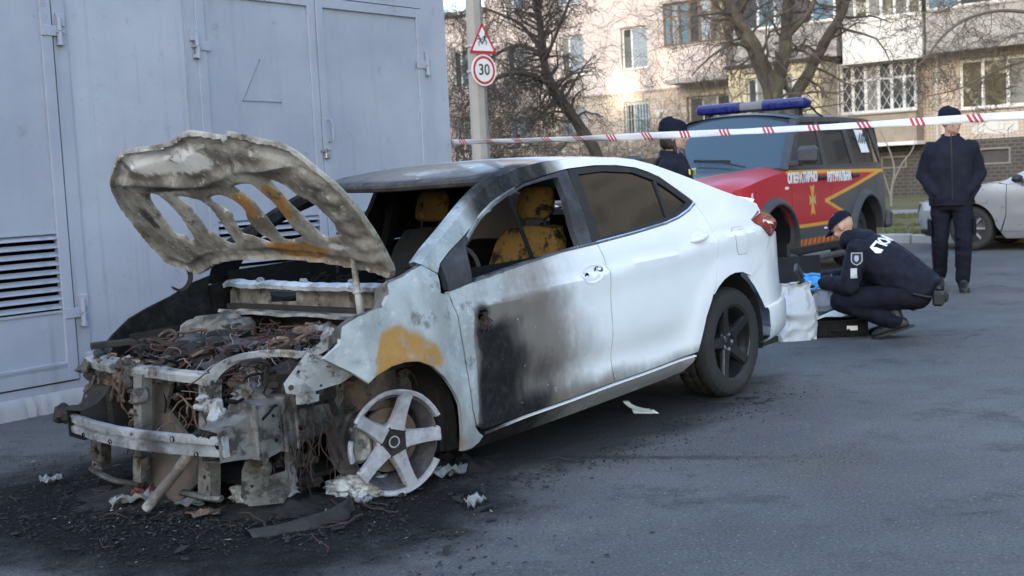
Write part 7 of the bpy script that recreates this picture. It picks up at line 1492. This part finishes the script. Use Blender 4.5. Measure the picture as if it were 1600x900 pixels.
def wall_rect(name, s0, s1, z0, z1, y0, y1, mat, holes=()):
    """solid slab s0..s1, y0 (front)..y1 with rectangular openings through it"""
    xs = sorted({s0, s1, *[v for h in holes for v in (h[0], h[1])]}); zs = sorted({z0, z1, *[v for h in holes for v in (h[2], h[3])]}); mb = MB()
    for i in range(len(xs)-1):
        for j in range(len(zs)-1):
            cx_, cz_ = (xs[i]+xs[i+1])/2, (zs[j]+zs[j+1])/2
            if any(h[0] < cx_ < h[1] and h[2] < cz_ < h[3] for h in holes): continue
            mb.box(xs[i], xs[i+1], y0, y1, zs[j], zs[j+1])
    return mb.build(name, mat, apt, smooth=False)
def window(s0, s1, z0, z1, y, splits, fm, panes, transom=None, sill=True, fw=.07, depth=.06, name='window'):
    mb = MB(); xs = [s0]+[s0+(s1-s0)*f for f in splits]+[s1]
    mb.box(s0, s1, y, y+depth, z0, z0+fw); mb.box(s0, s1, y, y+depth, z1-fw, z1)
    for k, x in enumerate(xs):
        a = x if k == 0 else x-fw if k == len(xs)-1 else x-fw*.55; b = a+(fw if k in (0, len(xs)-1) else fw*1.1); mb.box(a, b, y-.002, y+depth-.002, z0+fw, z1-fw)
    if transom: mb.box(s0+fw, s1-fw, y-.004, y+depth-.004, transom-.03, transom+.03)
    w_ = mb.build(name, fm, apt, smooth=False)
    for k in range(len(xs)-1):
        for (q0, q1) in (((z0, transom), (transom, z1)) if transom else ((z0, z1),)):
            mb = MB(); mb.box(xs[k]+fw*.5, xs[k+1]-fw*.5, y+depth*.5, y+depth*.5+.012, q0+fw*.5, q1-fw*.5); mb.build('pane', PANES[panes[k % len(panes)]], w_, smooth=False)
    if sill: mb = MB(); mb.box(s0-.06, s1+.06, y-.16, y+.02, z0-.05, z0-.012); mb.build('sill', SLAB, w_, smooth=False)
    return w_
# main wall with window openings
wins = []
for s0, s1 in ((-22.6, -21.4), (-19.6, -18.4), (-16.6, -15.4), (-13.75, -12.57), (-10.75, -9.55)):
    for z0, z1 in ((2.70, 4.05), (5.30, 6.90), (8.10, 9.70)):
        if s0 < -17.5 and z1 > 8: continue
        wins.append((s0, s1, z0, z1))
H_win = (2.32, 4.75, 2.82, 4.40); under = (-7.9, -6.1, 2.75, 4.05)
wall_rect('wall', -17.4, -5.2, 4.44, 16, 0, .4, PINK, [w_ for w_ in wins if w_[2] > 4.4 and w_[0] > -17.4]); wall_rect('wall', -17.4, -5.2, 1.86, 4.39, .01, .4, TILE, [w_ for w_ in wins if w_[2] < 4 and w_[0] > -17.4]+[under])
wall_rect('wall', -28, -17.4, 1.86, 8.38, .0, .4, PINK, [w_ for w_ in wins if w_[0] < -17.4])
wall_rect('wall', -5.2, 14, 1.86, 16, .0, .4, TILE, [H_win]); wall_rect('string_course', -17.4, -5.3, 4.385, 4.445, -.04, .4, SLAB)
wall_rect('basement', -28, 14, -.05, 1.86, -.06, .4, BASE, [(2.95, 3.92, 1.04, 1.56), (-.33, .55, 1.05, 1.45), (-9.5, -8.6, 1.05, 1.45)]); wall_rect('end_wall', -17.6, -17.4, 1.86, 16, .0, 9, PINK); wall_rect('back_wall', -28, 14, 0, 8.3, 9, 9.3, PINK); wall_rect('roof', -28.2, -17.4, 8.38, 8.52, -.3, 9.3, SLAB)
for (a, b, c_, d_) in ((2.95, 3.92, 1.04, 1.56), (-.33, .55, 1.05, 1.45), (-9.5, -8.6, 1.05, 1.45)):
    mb = MB(); f_ = .05
    for r4 in ((a, b, c_, c_+f_), (a, b, d_-f_, d_), (a, a+f_, c_+f_, d_-f_), (b-f_, b, c_+f_, d_-f_)): mb.box(r4[0], r4[1], -.075, .05, r4[2], r4[3])
    v_ = mb.build('vent_frame', M('vent_grey', (.17, .16, .15), .8), apt, smooth=False); mb = MB(); mb.box(a+f_, b-f_, .02, .03, c_+f_, d_-f_); mb.build('vent_panel', M('vent_dark', (.05, .045, .045), .8), v_, smooth=False)
rw = random.Random(12)
for (s0, s1, z0, z1) in wins: window(s0, s1, z0, z1, .12, (.36,), UPVC if z0 > 5 else OLDW, rw.choice(((0, 2), (0, 3), (1, 2), (3, 2))))
mb = MB(); mb.box(-10.62, -10.36, .10, .115, 5.38, 6.55); mb.build('fly_screen', M('screen_grey', (.10, .11, .11), .8), apt, smooth=False)
# window bars on the ground floor windows at the left
for s0, s1 in ((-13.75, -12.57), (-10.75, -9.55)):
    for k in range(9): x = s0+.06+(s1-s0-.12)*k/8; mb = MB(); mb.box(x-.010, x+.010, .02, .04, 2.74, 4.02); mb.build('window_bar', GRILLE, apt, smooth=False)
    for z in (2.85, 3.4, 3.95): mb = MB(); mb.box(s0+.02, s1-.02, .041, .055, z-.01, z+.01); mb.build('window_bar', GRILLE, apt, smooth=False)
window(-7.9, -6.1, 2.75, 4.05, .20, (.34, .67), OLDW, (0, 1, 0))
window(2.32, 4.75, 2.82, 4.40, .08, (.3, .62), UPVC, (4, 4, 1), fw=.09)
# projecting balconies of the first floor
def balcony(s0, s1, zb, zp, zt, p, pm, fm, panes, splits, slab=SLAB, rail=None, transom=None):
    b = empty('balcony', (0, 0, 0), 0, apt); mb = MB(); mb.box(s0, s1, -p, 0, zb-.16, zb); mb.build('floor_slab', slab, b, smooth=False)
    mb = MB(); mb.box(s0, s1, -p, -p+.08, zb+.002, zp); mb.box(s0, s0+.08, -p+.08, 0, zb+.002, zp); mb.box(s1-.08, s1, -p+.08, 0, zb+.002, zp); mb.build('parapet', pm, b, smooth=False)
    mb = MB(); mb.box(s0-.03, s1+.03, -p-.05, -p+.12, zp, zp+.05); mb.build('coping', slab if rail is None else rail, b, smooth=False)
    w_ = window(s0+.02, s1-.02, zp+.055, zt, -p+.02, splits, fm, panes, transom, False, .08); w_.parent = b
    # glazed return at the right end
    mb = MB(); mb.box(s1-.08, s1-.01, -p+.09, -.01, zp+.055, zp+.13); mb.box(s1-.08, s1-.01, -p+.09, -.01, zt-.08, zt); mb.box(s1-.08, s1-.01, -p/2-.04, -p/2+.04, zp+.13, zt-.08); sw = mb.build('side_window', fm, b, smooth=False)
    mb = MB(); mb.box(s1-.05, s1-.04, -p+.09, -.01, zp+.06, zt); mb.build('pane', PANES[panes[-1]], sw, smooth=False); mb = MB(); mb.box(s0-.05, s1+.06, -p-.08, 0, zt, zt+.10); mb.build('canopy', slab, b, smooth=False); return b
balcony(-8.15, -5.55, 4.66, 5.80, 7.40, 1.05, PINK, BROWN, (3, 2, 3, 0, 2, 4), (.13, .27, .44, .6, .8), transom=6.9)
balcony(-5.35, -1.45, 5.05, 6.02, 7.60, .85, GREYB, UPVC, (0, 3, 2, 0, 3), (.25, .42, .62, .78))
mb = MB(); mb.box(-3.35, -2.45, -.90, -.86, 6.10, 7.6); mb.build('dark_panel', M('panel_dark', (.045, .04, .045), .7), apt, smooth=False)
balcony(-1.15, 1.55, 4.70, 5.86, 7.40, 1.05, WHITEB, UPVC, (1, 4, 1, 4, 1, 4), (.16, .33, .5, .67, .84), WHITEB)
balcony(1.66, 7.5, 4.80, 5.92, 7.40, 1.0, GREYB, OLDW, (3, 0, 3, 2, 0, 3), (.18, .36, .5, .68, .84))
# yellow annexe with a tarred flat roof
an = empty('annexe', (0, 0, 0), 0, apt); wl = [(-4.30, -3.62, 3.1, 4.35), (-3.30, -2.55, 3.1, 4.35)]
def slab_part(name, par, mat, x0, x1, y0, y1, z0, z1, holes=()):
    o_ = wall_rect(name, x0, x1, z0, z1, y0, y1, mat, holes); o_.parent = par; return o_
slab_part('front_wall', an, YEL, -5.0, -1.56, -1.9, -1.65, 0, 4.72, wl); slab_part('side_wall', an, M('beige_render', (.40, .335, .25), .9, var=.12, scale=1.5), -1.80, -1.552, -1.65, 0, 0, 4.70); slab_part('left_wall', an, YEL, -5.0, -4.76, -1.65, 0, 0, 4.70)
TAR = M('tar_roof', (.035, .032, .035), .9, var=.4, scale=8, bump=.8, bscale=12, bdist=.03); mb = MB(); rows = []
for i in range(60): x = -5.12+3.7*i/59; d_ = .03*nz(x, 0, 0, 7, 2); rows.append([(x, .0, 4.86), (x, -1.9, 4.84), (x, -2.02-d_, 4.83+d_*.4), (x, -2.03-d_, 4.72-abs(d_)*1.5), (x, -1.9, 4.71)])
mb.grid(rows); o_ = mb.build('roof', TAR, an); mb = MB(); rows = []
for i in range(30): y = -2.03+2.03*i/29; d_ = .03*nz(0, y, 0, 7, 4); rows.append([(-1.56, y, 4.84), (-1.43+d_, y, 4.83), (-1.42+d_, y, 4.73-abs(d_)), (-1.56, y, 4.715)])
mb.grid(rows); mb.build('roof_edge', TAR, an); mb = MB(); mb.box(-5.03, -1.53, -1.93, -1.9, 4.55, 4.70); mb.build('cornice', YEL, an, smooth=False)
for w4 in wl: w_ = window(*w4, -1.82, (.5,), OLDW, (0, 1)); w_.parent = an
# barred loggia on the ground floor with rough stone parapet and white ledge
lg = empty('barred_loggia', (0, 0, 0), 0, apt); slab_part('stone_parapet', lg, STONE, -1.50, 1.14, -.62, 0, 1.92, 2.88); slab_part('ledge', lg, M('ledge_white', (.62, .62, .62), .8), -1.0, 1.2, -.80, -.06, 1.80, 1.915)
w_ = window(-1.50, 1.14, 2.92, 4.58, -.55, (.17, .34, .51, .68, .84), UPVC, (0, 0, 1, 0, 0, 0), 4.02, True, .09); w_.parent = lg
gz0, gz1 = 2.92, 4.58; n_ = 0
for sgn in (1, -1):
    for k in range(-6, 12):
        x0 = -1.50+k*.29; dx = (gz1-gz0)*.62; a = (x0, gz0) if sgn > 0 else (x0+dx, gz0); b = (x0+dx, gz1) if sgn > 0 else (x0, gz1); lo, hi = -1.50, 1.14
        def clip(p, q):
            t0, t1 = 0., 1.; d_ = q[0]-p[0]
            for bd, sg_ in ((lo, 1), (hi, -1)):
                f0, f1 = sg_*(p[0]-bd), sg_*(q[0]-bd)
                if f0 < 0 and f1 < 0: return None
                if f0 < 0: t0 = max(t0, f0/(f0-f1))
                elif f1 < 0: t1 = min(t1, f0/(f0-f1))
            return None if t1-t0 < .05 else ((p[0]+d_*t0, p[1]+(q[1]-p[1])*t0), (p[0]+d_*t1, p[1]+(q[1]-p[1])*t1))
        cc_ = clip(a, b)
        if cc_: mb = MB(); yy = -.66-(.016 if sgn > 0 else 0); mb.bar((cc_[0][0], yy, cc_[0][1]), (cc_[1][0], yy, cc_[1][1]), .014, .022, (0, 1, 0)); mb.build('grille_bar', GRILLE, lg, smooth=False)
mb = MB()
for r4 in ((-1.54, 1.18, 2.89, 2.93), (-1.54, 1.18, 4.57, 4.61), (-1.54, -1.50, 2.93, 4.57), (1.14, 1.18, 2.93, 4.57)): mb.box(r4[0], r4[1], -.70, -.64, r4[2], r4[3])
mb.build('grille_frame', GRILLE, lg, smooth=False)
mb = MB(); mb.tube([(1.60, -.06, 1.9), (1.60, -.06, 4.6)], .05, 8); mb.build('downpipe', OLDW, apt)
mb = MB(); mb.box(1.75, 2.15, -.012, 0, 1.9, 4.6); mb.build('tile_strip', M('pale_tile', (.50, .41, .33), .8, var=.1), apt, smooth=False)
# peeled white patch with scrawl below the window, cable clamp on the pink wall
mb = MB(); pp = smooth_poly([(2.75,2.05),(2.8,2.32),(3.1,2.36),(3.4,2.42),(3.75,2.34),(4.1,2.36),(4.15,2.15),(4.0,2.02),(3.3,2.0)], 4, True); V, F, L = cdt(pp, (), .3, False); shell(mb, V, F, L, lambda a, b: (a, -.012, b), .014, (0, 1, 0)); mb.build('white_patch', WHITEB, apt, smooth=False)
mb = MB(); mb.box(-9.35, -8.75, -.04, -.005, 3.55, 3.66); mb.box(-9.2, -9.08, -.06, -.005, 3.38, 3.55); mb.build('wall_plate', WHITEB, apt, smooth=False)
bn = empty('yard_bench', kp(-3.6, 16.2, .10), FA); tag(bn, 'green bench standing before the apartment house', 'bench'); GB = M('bench_green', (.10, .30, .25), .6, var=.2)
mb = MB(); mb.bbox(-.75, .75, -.17, .17, .42, .46, .01); mb.build('seat', GB, bn, smooth=False)
for x in (-.6, .6): mb = MB(); mb.bbox(x-.04, x+.04, -.15, .15, 0, .42, .01); mb.build('leg', SLAB, bn, smooth=False)
# ================================================================ trees
BARK = M('bark_dark', (.055, .043, .034), .95, var=.45, scale=6, bump=.8, bscale=30, bdist=.02); BARK2 = M('bark_grey', (.125, .105, .080), .95, var=.4, scale=5, bump=.8, bscale=24, bdist=.02, col2=(.09, .10, .05), c2scale=3, c2t=(.55, .7)); TWIG = M('twig_brown', (.10, .078, .06), .9, var=.3, scale=3); TWIGD = M('twig_dark', (.060, .047, .038), .9, var=.3, scale=3)
def grow(mb, r, p, d, L_, rad, lvl, droop, up, st):
    n = 5 if lvl < 2 else 4; pts = [p.copy()]; rr_ = [rad]; q = p.copy(); d = d.copy()
    for i in range(n):
        d = (d+Vector((r.gauss(0, 1), r.gauss(0, 1), r.gauss(0, 1)))*st+Vector((0, 0, up-droop*(i/n)))).normalized(); q = q+d*L_/n; pts.append(q.copy()); rr_.append(rad*(1-.72*(i+1)/n))
    mb.tube(pts, rr_, 5 if rad > .02 else 3, cap=False)
    if lvl >= 4 or L_ < .12: return
    k = {0: 7, 1: 6, 2: 4, 3: 2}[lvl]
    for j in range(k):
        t_ = r.uniform(.25, 1); i = min(n-1, int(t_*n)); b = pts[i].lerp(pts[i+1], t_*n-i); dd = (pts[i+1]-pts[i]).normalized(); s_ = dd.cross(Vector((r.gauss(0, 1), r.gauss(0, 1), r.gauss(0, 1)))).normalized()
        grow(mb, r, b, (dd*r.uniform(.3, .9)+s_*r.uniform(.6, 1.1)).normalized(), L_*r.uniform(.40, .68), max(.0045, rr_[i]*r.uniform(.4, .6)), lvl+1, droop, up, st)
def tree(name, label, limbs, seed, bark, twig, nb=(9, 1.3), droop=.15, up=.08, st=.22, lvl0=1, group=None):
    """limbs: list of ([(u, v, depth)...], r0, r1)"""
    r = random.Random(seed); base = at(*limbs[0][0][0]); e = empty(name, (base.x, base.y, 0)); tag(e, label, 'tree', group); mt = MB(); mc = MB()
    for pts, r0, r1 in limbs:
        P_ = [at(*p) for p in pts]; S_ = [Vector(q) for q in smooth_poly([tuple(q) for q in P_], 5)]; n = len(S_); R_ = [r0+(r1-r0)*i/(n-1) for i in range(n)]
        S2 = [q+Vector((nz(q.x, q.y, q.z, 1.1, seed), nz(q.x, q.y, q.z, 1.1, seed+3), 0))*R_[i]*.5 for i, q in enumerate(S_)]
        mt.tube(S2, R_, 9 if r0 > .06 else 6)
        tot = sum((S2[i+1]-S2[i]).length for i in range(n-1)); k = int(tot*nb[0]/2)
        for j in range(k):
            t_ = r.uniform(.25, 1)**.8; i = min(n-2, int(t_*(n-1)))
            if S2[i].z < 2.0: continue
            dd = (S2[i+1]-S2[i]).normalized(); s_ = dd.cross(Vector((r.gauss(0, 1), r.gauss(0, 1), r.gauss(0, 1)))).normalized()
            grow(mc, r, S2[i], (dd*r.uniform(.1, .8)+s_).normalized(), nb[1]*r.uniform(.5, 1.25), max(.006, min(.035, R_[i]*.35)), lvl0, droop, up, st)
    off = Matrix.Translation((-base.x, -base.y, 0)); mt.xf(off); mc.xf(off); mt.build('trunk', bark, e); mc.build('crown', twig, e, recalc=False); return e
D1 = 27
tree('leaning_tree', 'dark leaning tree with arching branches behind the sedan roof', [([(975,372,D1),(955,300,D1),(930,240,D1),(900,188,D1),(868,140,D1),(852,110,D1),(846,60,D1+.3),(838,5,D1+.5),(815,-45,D1+.6)], .16, .055),
 ([(868,140,D1),(835,118,D1-.4),(795,116,D1-.8),(755,135,D1-1),(725,170,D1-1.2)], .075, .02), ([(858,118,D1),(840,82,D1+.3),(805,72,D1+.8),(765,92,D1+1.2),(735,125,D1+1.5)], .065, .02), ([(905,195,D1),(880,165,D1+.5),(850,172,D1+1),(830,200,D1+1.4)], .03, .01), ([(850,95,D1),(870,50,D1-.5),(890,0,D1-.8),(900,-40,D1-1)], .045, .02), ([(848,85,D1),(815,40,D1+.6),(775,20,D1+1),(735,10,D1+1.3),(705,40,D1+1.5)], .045, .012)], 3, BARK, TWIGD, (22, 1.15), .24, .02, .28)
D2 = 25.5
tree('forked_tree', 'thick forked tree rising behind the rescue car', [([(1215,362,D2),(1212,290,D2),(1207,210,D2),(1204,150,D2),(1190,105,D2),(1168,60,D2-.2),(1143,15,D2-.4),(1118,-40,D2-.6)], .25, .12), ([(1206,150,D2),(1222,95,D2),(1228,40,D2+.2),(1236,-40,D2+.3)], .17, .10), ([(1226,60,D2),(1248,38,D2-.3),(1268,12,D2-.5),(1280,-30,D2-.6)], .07, .04), ([(1212,200,D2),(1238,160,D2+.2),(1258,122,D2+.3),(1282,78,D2+.3),(1304,40,D2+.2),(1320,5,D2),(1332,-40,D2)], .14, .08), ([(1240,158,D2+.2),(1228,135,D2),(1218,112,D2-.2),(1212,80,D2-.4)], .06, .03), ([(1180,82,D2),(1150,68,D2-.6),(1115,85,D2-1.1),(1080,118,D2-1.5)], .05, .012), ([(1320,5,D2),(1345,-15,D2+.2),(1380,-35,D2+.3)], .05, .03)], 8, BARK2, TWIG, (11, 1.35), .20, .05, .24)
D3 = 21
tree('overhanging_tree', 'bare tree at the right whose branches arch into view', [([(1790,420,D3),(1780,250,D3),(1765,100,D3),(1740,0,D3),(1700,-60,D3)], .2, .1), ([(1750,40,D3),(1690,28,D3),(1620,20,D3-.4),(1560,17,D3-.8),(1510,30,D3-1.2),(1472,58,D3-1.4),(1445,92,D3-1.5),(1432,105,D3-1.5)], .045, .010), ([(1770,140,D3),(1690,90,D3+.3),(1620,92,D3+.6),(1565,108,D3+.8),(1500,138,D3+1),(1450,150,D3+1)], .04, .008), ([(1745,20,D3),(1660,-10,D3+.8),(1590,-15,D3+1),(1520,-5,D3+1.2),(1470,20,D3+1.3)], .04, .012), ([(1690,28,D3),(1640,60,D3+.4),(1590,52,D3+.6),(1545,80,D3+.8)], .025, .008)], 15, BARK2, TWIG, (9, .9), .12, .03, .28, 1)
D4 = 33
tree('young_tree', 'thin young tree before the basement wall of the apartment house', [([(1392,335,D4),(1393,300,D4),(1398,265,D4),(1388,230,D4),(1375,205,D4)], .035, .012), ([(1394,290,D4),(1410,255,D4),(1425,235,D4),(1432,210,D4)], .025, .01), ([(1392,310,D4),(1380,270,D4+.2),(1362,240,D4+.2)], .02, .008)], 19, M('bark_pale', (.24, .215, .18), .9, var=.3), TWIG, (5, .8), .05, .06, .2)
def bush(name, label, u, v, dep, w_, h, n, seed, mat):
    r = random.Random(seed); b = at(u, v, dep); e = empty(name, (b.x, b.y, 0)); tag(e, label, 'bush', 'bare bushes in front of the apartment house'); mb = MB()
    for k in range(n):
        p = Vector((r.gauss(0, w_*.4), r.gauss(0, w_*.3), 0)); d = Vector((r.gauss(0, .35), r.gauss(0, .35), 1)).normalized(); grow(mb, r, p, d, h*r.uniform(.55, 1.05), r.uniform(.012, .022), 1, .25, .05, .22)
    mb.build('stems', mat, e, recalc=False); return e
bush('bush', 'dense dark bush between the substation corner and the sign pole', 722, 300, 29, 1.1, 4.4, 44, 1, TWIGD); bush('bush', 'tall bare bush right of the sign pole', 800, 300, 32, 1.6, 3.2, 28, 2, TWIG); bush('bush', 'brown bare bush under the lit patch of pink wall', 955, 300, 36, 1.4, 3.0, 22, 3, TWIG); bush('bush', 'brown bare bush right behind the woman', 1035, 300, 37, 1.3, 3.2, 20, 4, TWIG); bush('bush', 'slender bare bush before the pink balcony', 1105, 290, 36, .9, 5.2, 12, 5, TWIG); bush('bush', 'low bare bush at the foot of the leaning tree', 880, 300, 34, 1.3, 2.6, 22, 6, TWIG)
# ================================================================ sign pole with two road signs
pb = at(752, 245, 24.3); px_, py_ = pb.x, pb.y
mb = MB(); mb.lathe([(.185, 0), (.175, 2), (.150, 6), (.14, 9)], 8, 'z'); pole = mb.build('utility_pole', M('pole_concrete', (.26, .245, .225), .9, var=.25, scale=2.5, bump=.4, bscale=18), angle=20); pole.location = (px_, py_, 0); tag(pole, 'grey concrete pole carrying two road signs', 'pole')
SR = Matrix.Rotation(math.radians(40), 4, 'Z')        # the signs are turned towards the road
RED = M('sign_red', (.45, .018, .03), .4, var=.06); SWH = M('sign_white', (.72, .70, .68), .45, var=.05); SBK = M('sign_black', (.02, .02, .022), .5); SGR = M('sign_back', (.35, .35, .36), .5, .5)
def signroot(name, z, label):
    e = empty(name, (0, 0, 0)); e.matrix_world = Matrix.Translation((px_, py_, z)) @ SR @ Matrix.Translation((0, -.22, 0)); tag(e, label, 'sign'); return e
def flat(par, name, poly, mat, y, holes=(), th=.003):
    V, F, L = cdt(poly, holes, .5, False); mb = MB(); shell(mb, V, F, L, lambda a, b: (a, y, b), th, (0, 1, 0)); return mb.build(name, mat, par, smooth=False)
sg_ = signroot('warning_sign', 4.00, 'red and white triangular children warning sign on the pole')
def tri(s, r_=.05):
    c = [(-.35*s, -.27*s), (.35*s, -.27*s), (0, .336*s)]; out = []
    for i in range(3):
        a, b, c2 = Vector(c[i-1]), Vector(c[i]), Vector(c[(i+1) % 3]); p, q = b+(a-b).normalized()*r_*s, b+(c2-b).normalized()*r_*s
        for k in range(5): t_ = k/4; out.append(tuple(p*(1-t_)**2+b*2*t_*(1-t_)+q*t_*t_))
    return out
flat(sg_, 'plate', tri(1.0), SGR, .0, th=.012); flat(sg_, 'border', tri(.985), RED, -.003, [[(x, z-.008) for x, z in tri(.76, .03)]]); flat(sg_, 'face', [(x, z-.008) for x, z in tri(.765, .03)], SWH, -.0015)
def figure(cx_, cz_, s, m):
    mb = MB(); P2 = lambda x, z: (cx_+m*x*s, -.006, cz_+z*s)
    mb.blob(P2(.12, .95), .13*s, 1, 0, flat=(1, .1, 1)); 
    for a, b, w0 in (((.05, .80), (-.08, .35), .20), ((-.05, .40), (.22, .12), .13), ((.22, .12), (.12, -.25), .11), ((-.08, .38), (-.25, .05), .13), ((-.25, .05), (-.52, .02), .11), ((.03, .75), (.35, .55), .09), ((.35, .55), (.45, .72), .08), ((.0, .75), (-.28, .58), .09), ((-.28, .58), (-.35, .35), .08)): mb.bar(P2(*a), P2(*b), .003, w0*s, (0, 1, 0)) if False else mb.bar(P2(*a), P2(*b), w0*s, .003, (0, -1, 0))
    mb.build('child_figure', SBK, sg_, smooth=False)
figure(-.070, -.085, .155, -1); figure(.055, -.06, .175, 1)
sp_ = signroot('speed_sign', 3.42, 'round white speed limit 30 sign below the warning sign')
flat(sp_, 'plate', ring(0, 0, .30, .30, 40), SWH, .0, th=.012); flat(sp_, 'red_ring', ring(0, 0, .270, .270, 40), RED, -.003, [ring(0, 0, .222, .222, 40)])
text_mesh('numerals', '30', .30, SBK, sp_, Matrix(((1, 0, 0, 0), (0, 0, -1, -.006), (0, 1, 0, .0), (0, 0, 0, 1))), .001, 'CENTER', 0, .004, .95)
for e_, zc in ((sg_, -.1), (sp_, 0)): mb = MB(); mb.lathe([(.19, -.02), (.196, -.02), (.196, .02), (.19, .02)], 16, 'z', (0, .22, zc), close=True); mb.bar((0, .03, zc), (0, .013, zc), .08, .04); mb.build('bracket', SGR, e_)
# ================================================================ barrier tape
t = NT('barrier_tape'); u_ = t.attr('along'); v_ = t.attr('across'); sl = t.math('ADD', u_, t.math('MULTIPLY', v_, .035)); ph = t.math('FRACT', t.math('DIVIDE', sl, .37)); g = t.math('MULTIPLY', t.ss(ph, .349, .351), t.ss(ph, .621, .619)); st = t.math('FRACT', t.math('DIVIDE', t.math('SUBTRACT', ph, .35), .09)); red = t.math('MULTIPLY', g, t.ss(st, .58, .56))
txt = t.math('MULTIPLY', t.math('MULTIPLY', t.ss(t.noise(160, 2), .55, .6), t.math('SUBTRACT', 1, g)), t.math('MULTIPLY', t.ss(v_, .2, .3), t.ss(v_, .8, .7)))
c = t.mix(t.math('MULTIPLY', txt, .35), (.70, .70, .72), (.5, .08, .1)); c = t.mix(red, c, (.50, .025, .035)); TAPE = t.fin(c, .35, 0, None)
def tape_strip(name, A, B, sag, w_, label, seed, n=160):
    A, B = Vector(A), Vector(B); rows = []; at_ = []; ac = []; L_ = (B-A).length; side = (B-A).normalized().cross(Vector((0, 0, 1)))
    for i in range(n+1):
        t_ = i/n; p = A.lerp(B, t_); p.z -= sag*4*t_*(1-t_); tw = .55*math.sin(t_*5+seed)+.35*nz(t_*6, seed, 0, 1, 2); row = []
        for k in range(4): o_ = (k/3-.5)*w_*(.72+.28*math.cos(tw*2)); row.append(tuple(p+Vector((0, 0, math.cos(tw)))*o_+side*math.sin(tw)*o_+side*.004*math.sin(t_*60+k))); at_.append(t_*L_); ac.append(k/3)
        rows.append(row)
    mb = MB(); mb.grid(rows); o = mb.build(name, TAPE, attrs={'along': at_, 'across': ac}, recalc=False); s_ = o.modifiers.new('s', 'SOLIDIFY'); s_.thickness = .0008; tag(o, label, 'tape'); return o
tape_strip('barrier_tape', (-.455, 10.94, 1.655), (3.30, 6.25, 1.515), .03, .050, 'red and white barrier tape strung from the substation corner across the yard', 1)
stk = empty('barrier_stake', (3.305, 6.245, 0)); tag(stk, 'thin steel stake holding the right end of the barrier tape', 'stake')
mb = MB(); mb.tube([(0, 0, .02), (0, 0, 1.60)], .014, 10); mb.build('rod', STEEL, stk); mb = MB(); mb.lathe([(0, .05), (.04, .05), (.15, .022), (.16, .012), (.16, 0), (0, 0)], 28, 'z'); mb.build('base', SBLK, stk); mb = MB(); mb.blob((0, 0, 1.515), .030, 3, .3, flat=(1, 1, 1.1)); mb.build('tape_knot', M('tape_white', (.62, .62, .64), .4), stk)
# ================================================================ unseen blocks around the yard, placed for shade and reflections
def block_mat(name, c1, c2):
    t = NT(name); sw = t.n('ShaderNodeSeparateXYZ'); t.put(sw.inputs[0], t.coord()); cb = t.n('ShaderNodeCombineXYZ'); t.put(cb.inputs[0], t.math('ADD', sw.outputs[0], sw.outputs[1])); t.put(cb.inputs[1], sw.outputs[2])
    b = t.n('ShaderNodeTexBrick'); b.offset = 0; t.put(b.inputs['Vector'], cb.outputs[0]); t.put(b.inputs['Color1'], (.05, .055, .06)); t.put(b.inputs['Color2'], (.22, .22, .20)); t.put(b.inputs['Mortar'], c1); t.put(b.inputs['Scale'], 1.0); t.put(b.inputs['Mortar Size'], .36); t.put(b.inputs['Brick Width'], 2.2); t.put(b.inputs['Row Height'], 1.4); t.put(b.inputs['Mortar Smooth'], 0.0)
    return t.fin(t.mix(t.math('MULTIPLY', t.noise(.5, 4), .5), b.outputs[0], c2), .8)
BLK = block_mat('block_tile', (.22, .208, .195), (.12, .11, .10))
bk = empty('shading_block', (0, -60, 0), 0); tag(bk, 'unseen tiled block shading the yard, with openings shaped for sun patches', 'building')  # unseen block set and sized to keep low sun off the yard
# two openings shaped to let patches of low sun reach the house opposite
ops = [(-64.3, -62.7, 26.6, 27.9), (-61.4, -60.6, 26.9, 28.4)]
xs = sorted({-112, -6, *[v for o in ops for v in o[:2]]}); zs = sorted({0, 34, *[v for o in ops for v in o[2:]]}); mb = MB()
for i in range(len(xs)-1):
    for j in range(len(zs)-1):
        cx_, cz_ = (xs[i]+xs[i+1])/2, (zs[j]+zs[j+1])/2
        if not any(o[0] < cx_ < o[1] and o[2] < cz_ < o[3] for o in ops): mb.box(xs[i], xs[i+1], -.5, 0, zs[j], zs[j+1])
mb.build('wall', BLK, bk, smooth=False)
b2 = empty('side_block', (31, 0, 0), 0); tag(b2, 'tiled nine storey block to the right of the yard', 'building')
mb = MB(); mb.box(0, 12, -4, 48, 0, 27); mb.build('wall', BLK, b2, smooth=False)
b3 = empty('reflection_block', (-62, 0, 0), 0); tag(b3, 'unseen tiled block added at far left to darken window reflections', 'building')  # unseen block added so the house windows reflect something darker than sky
mb = MB(); mb.box(-12, 0, -20, 45, 0, 18); mb.build('wall', BLK, b3, smooth=False)
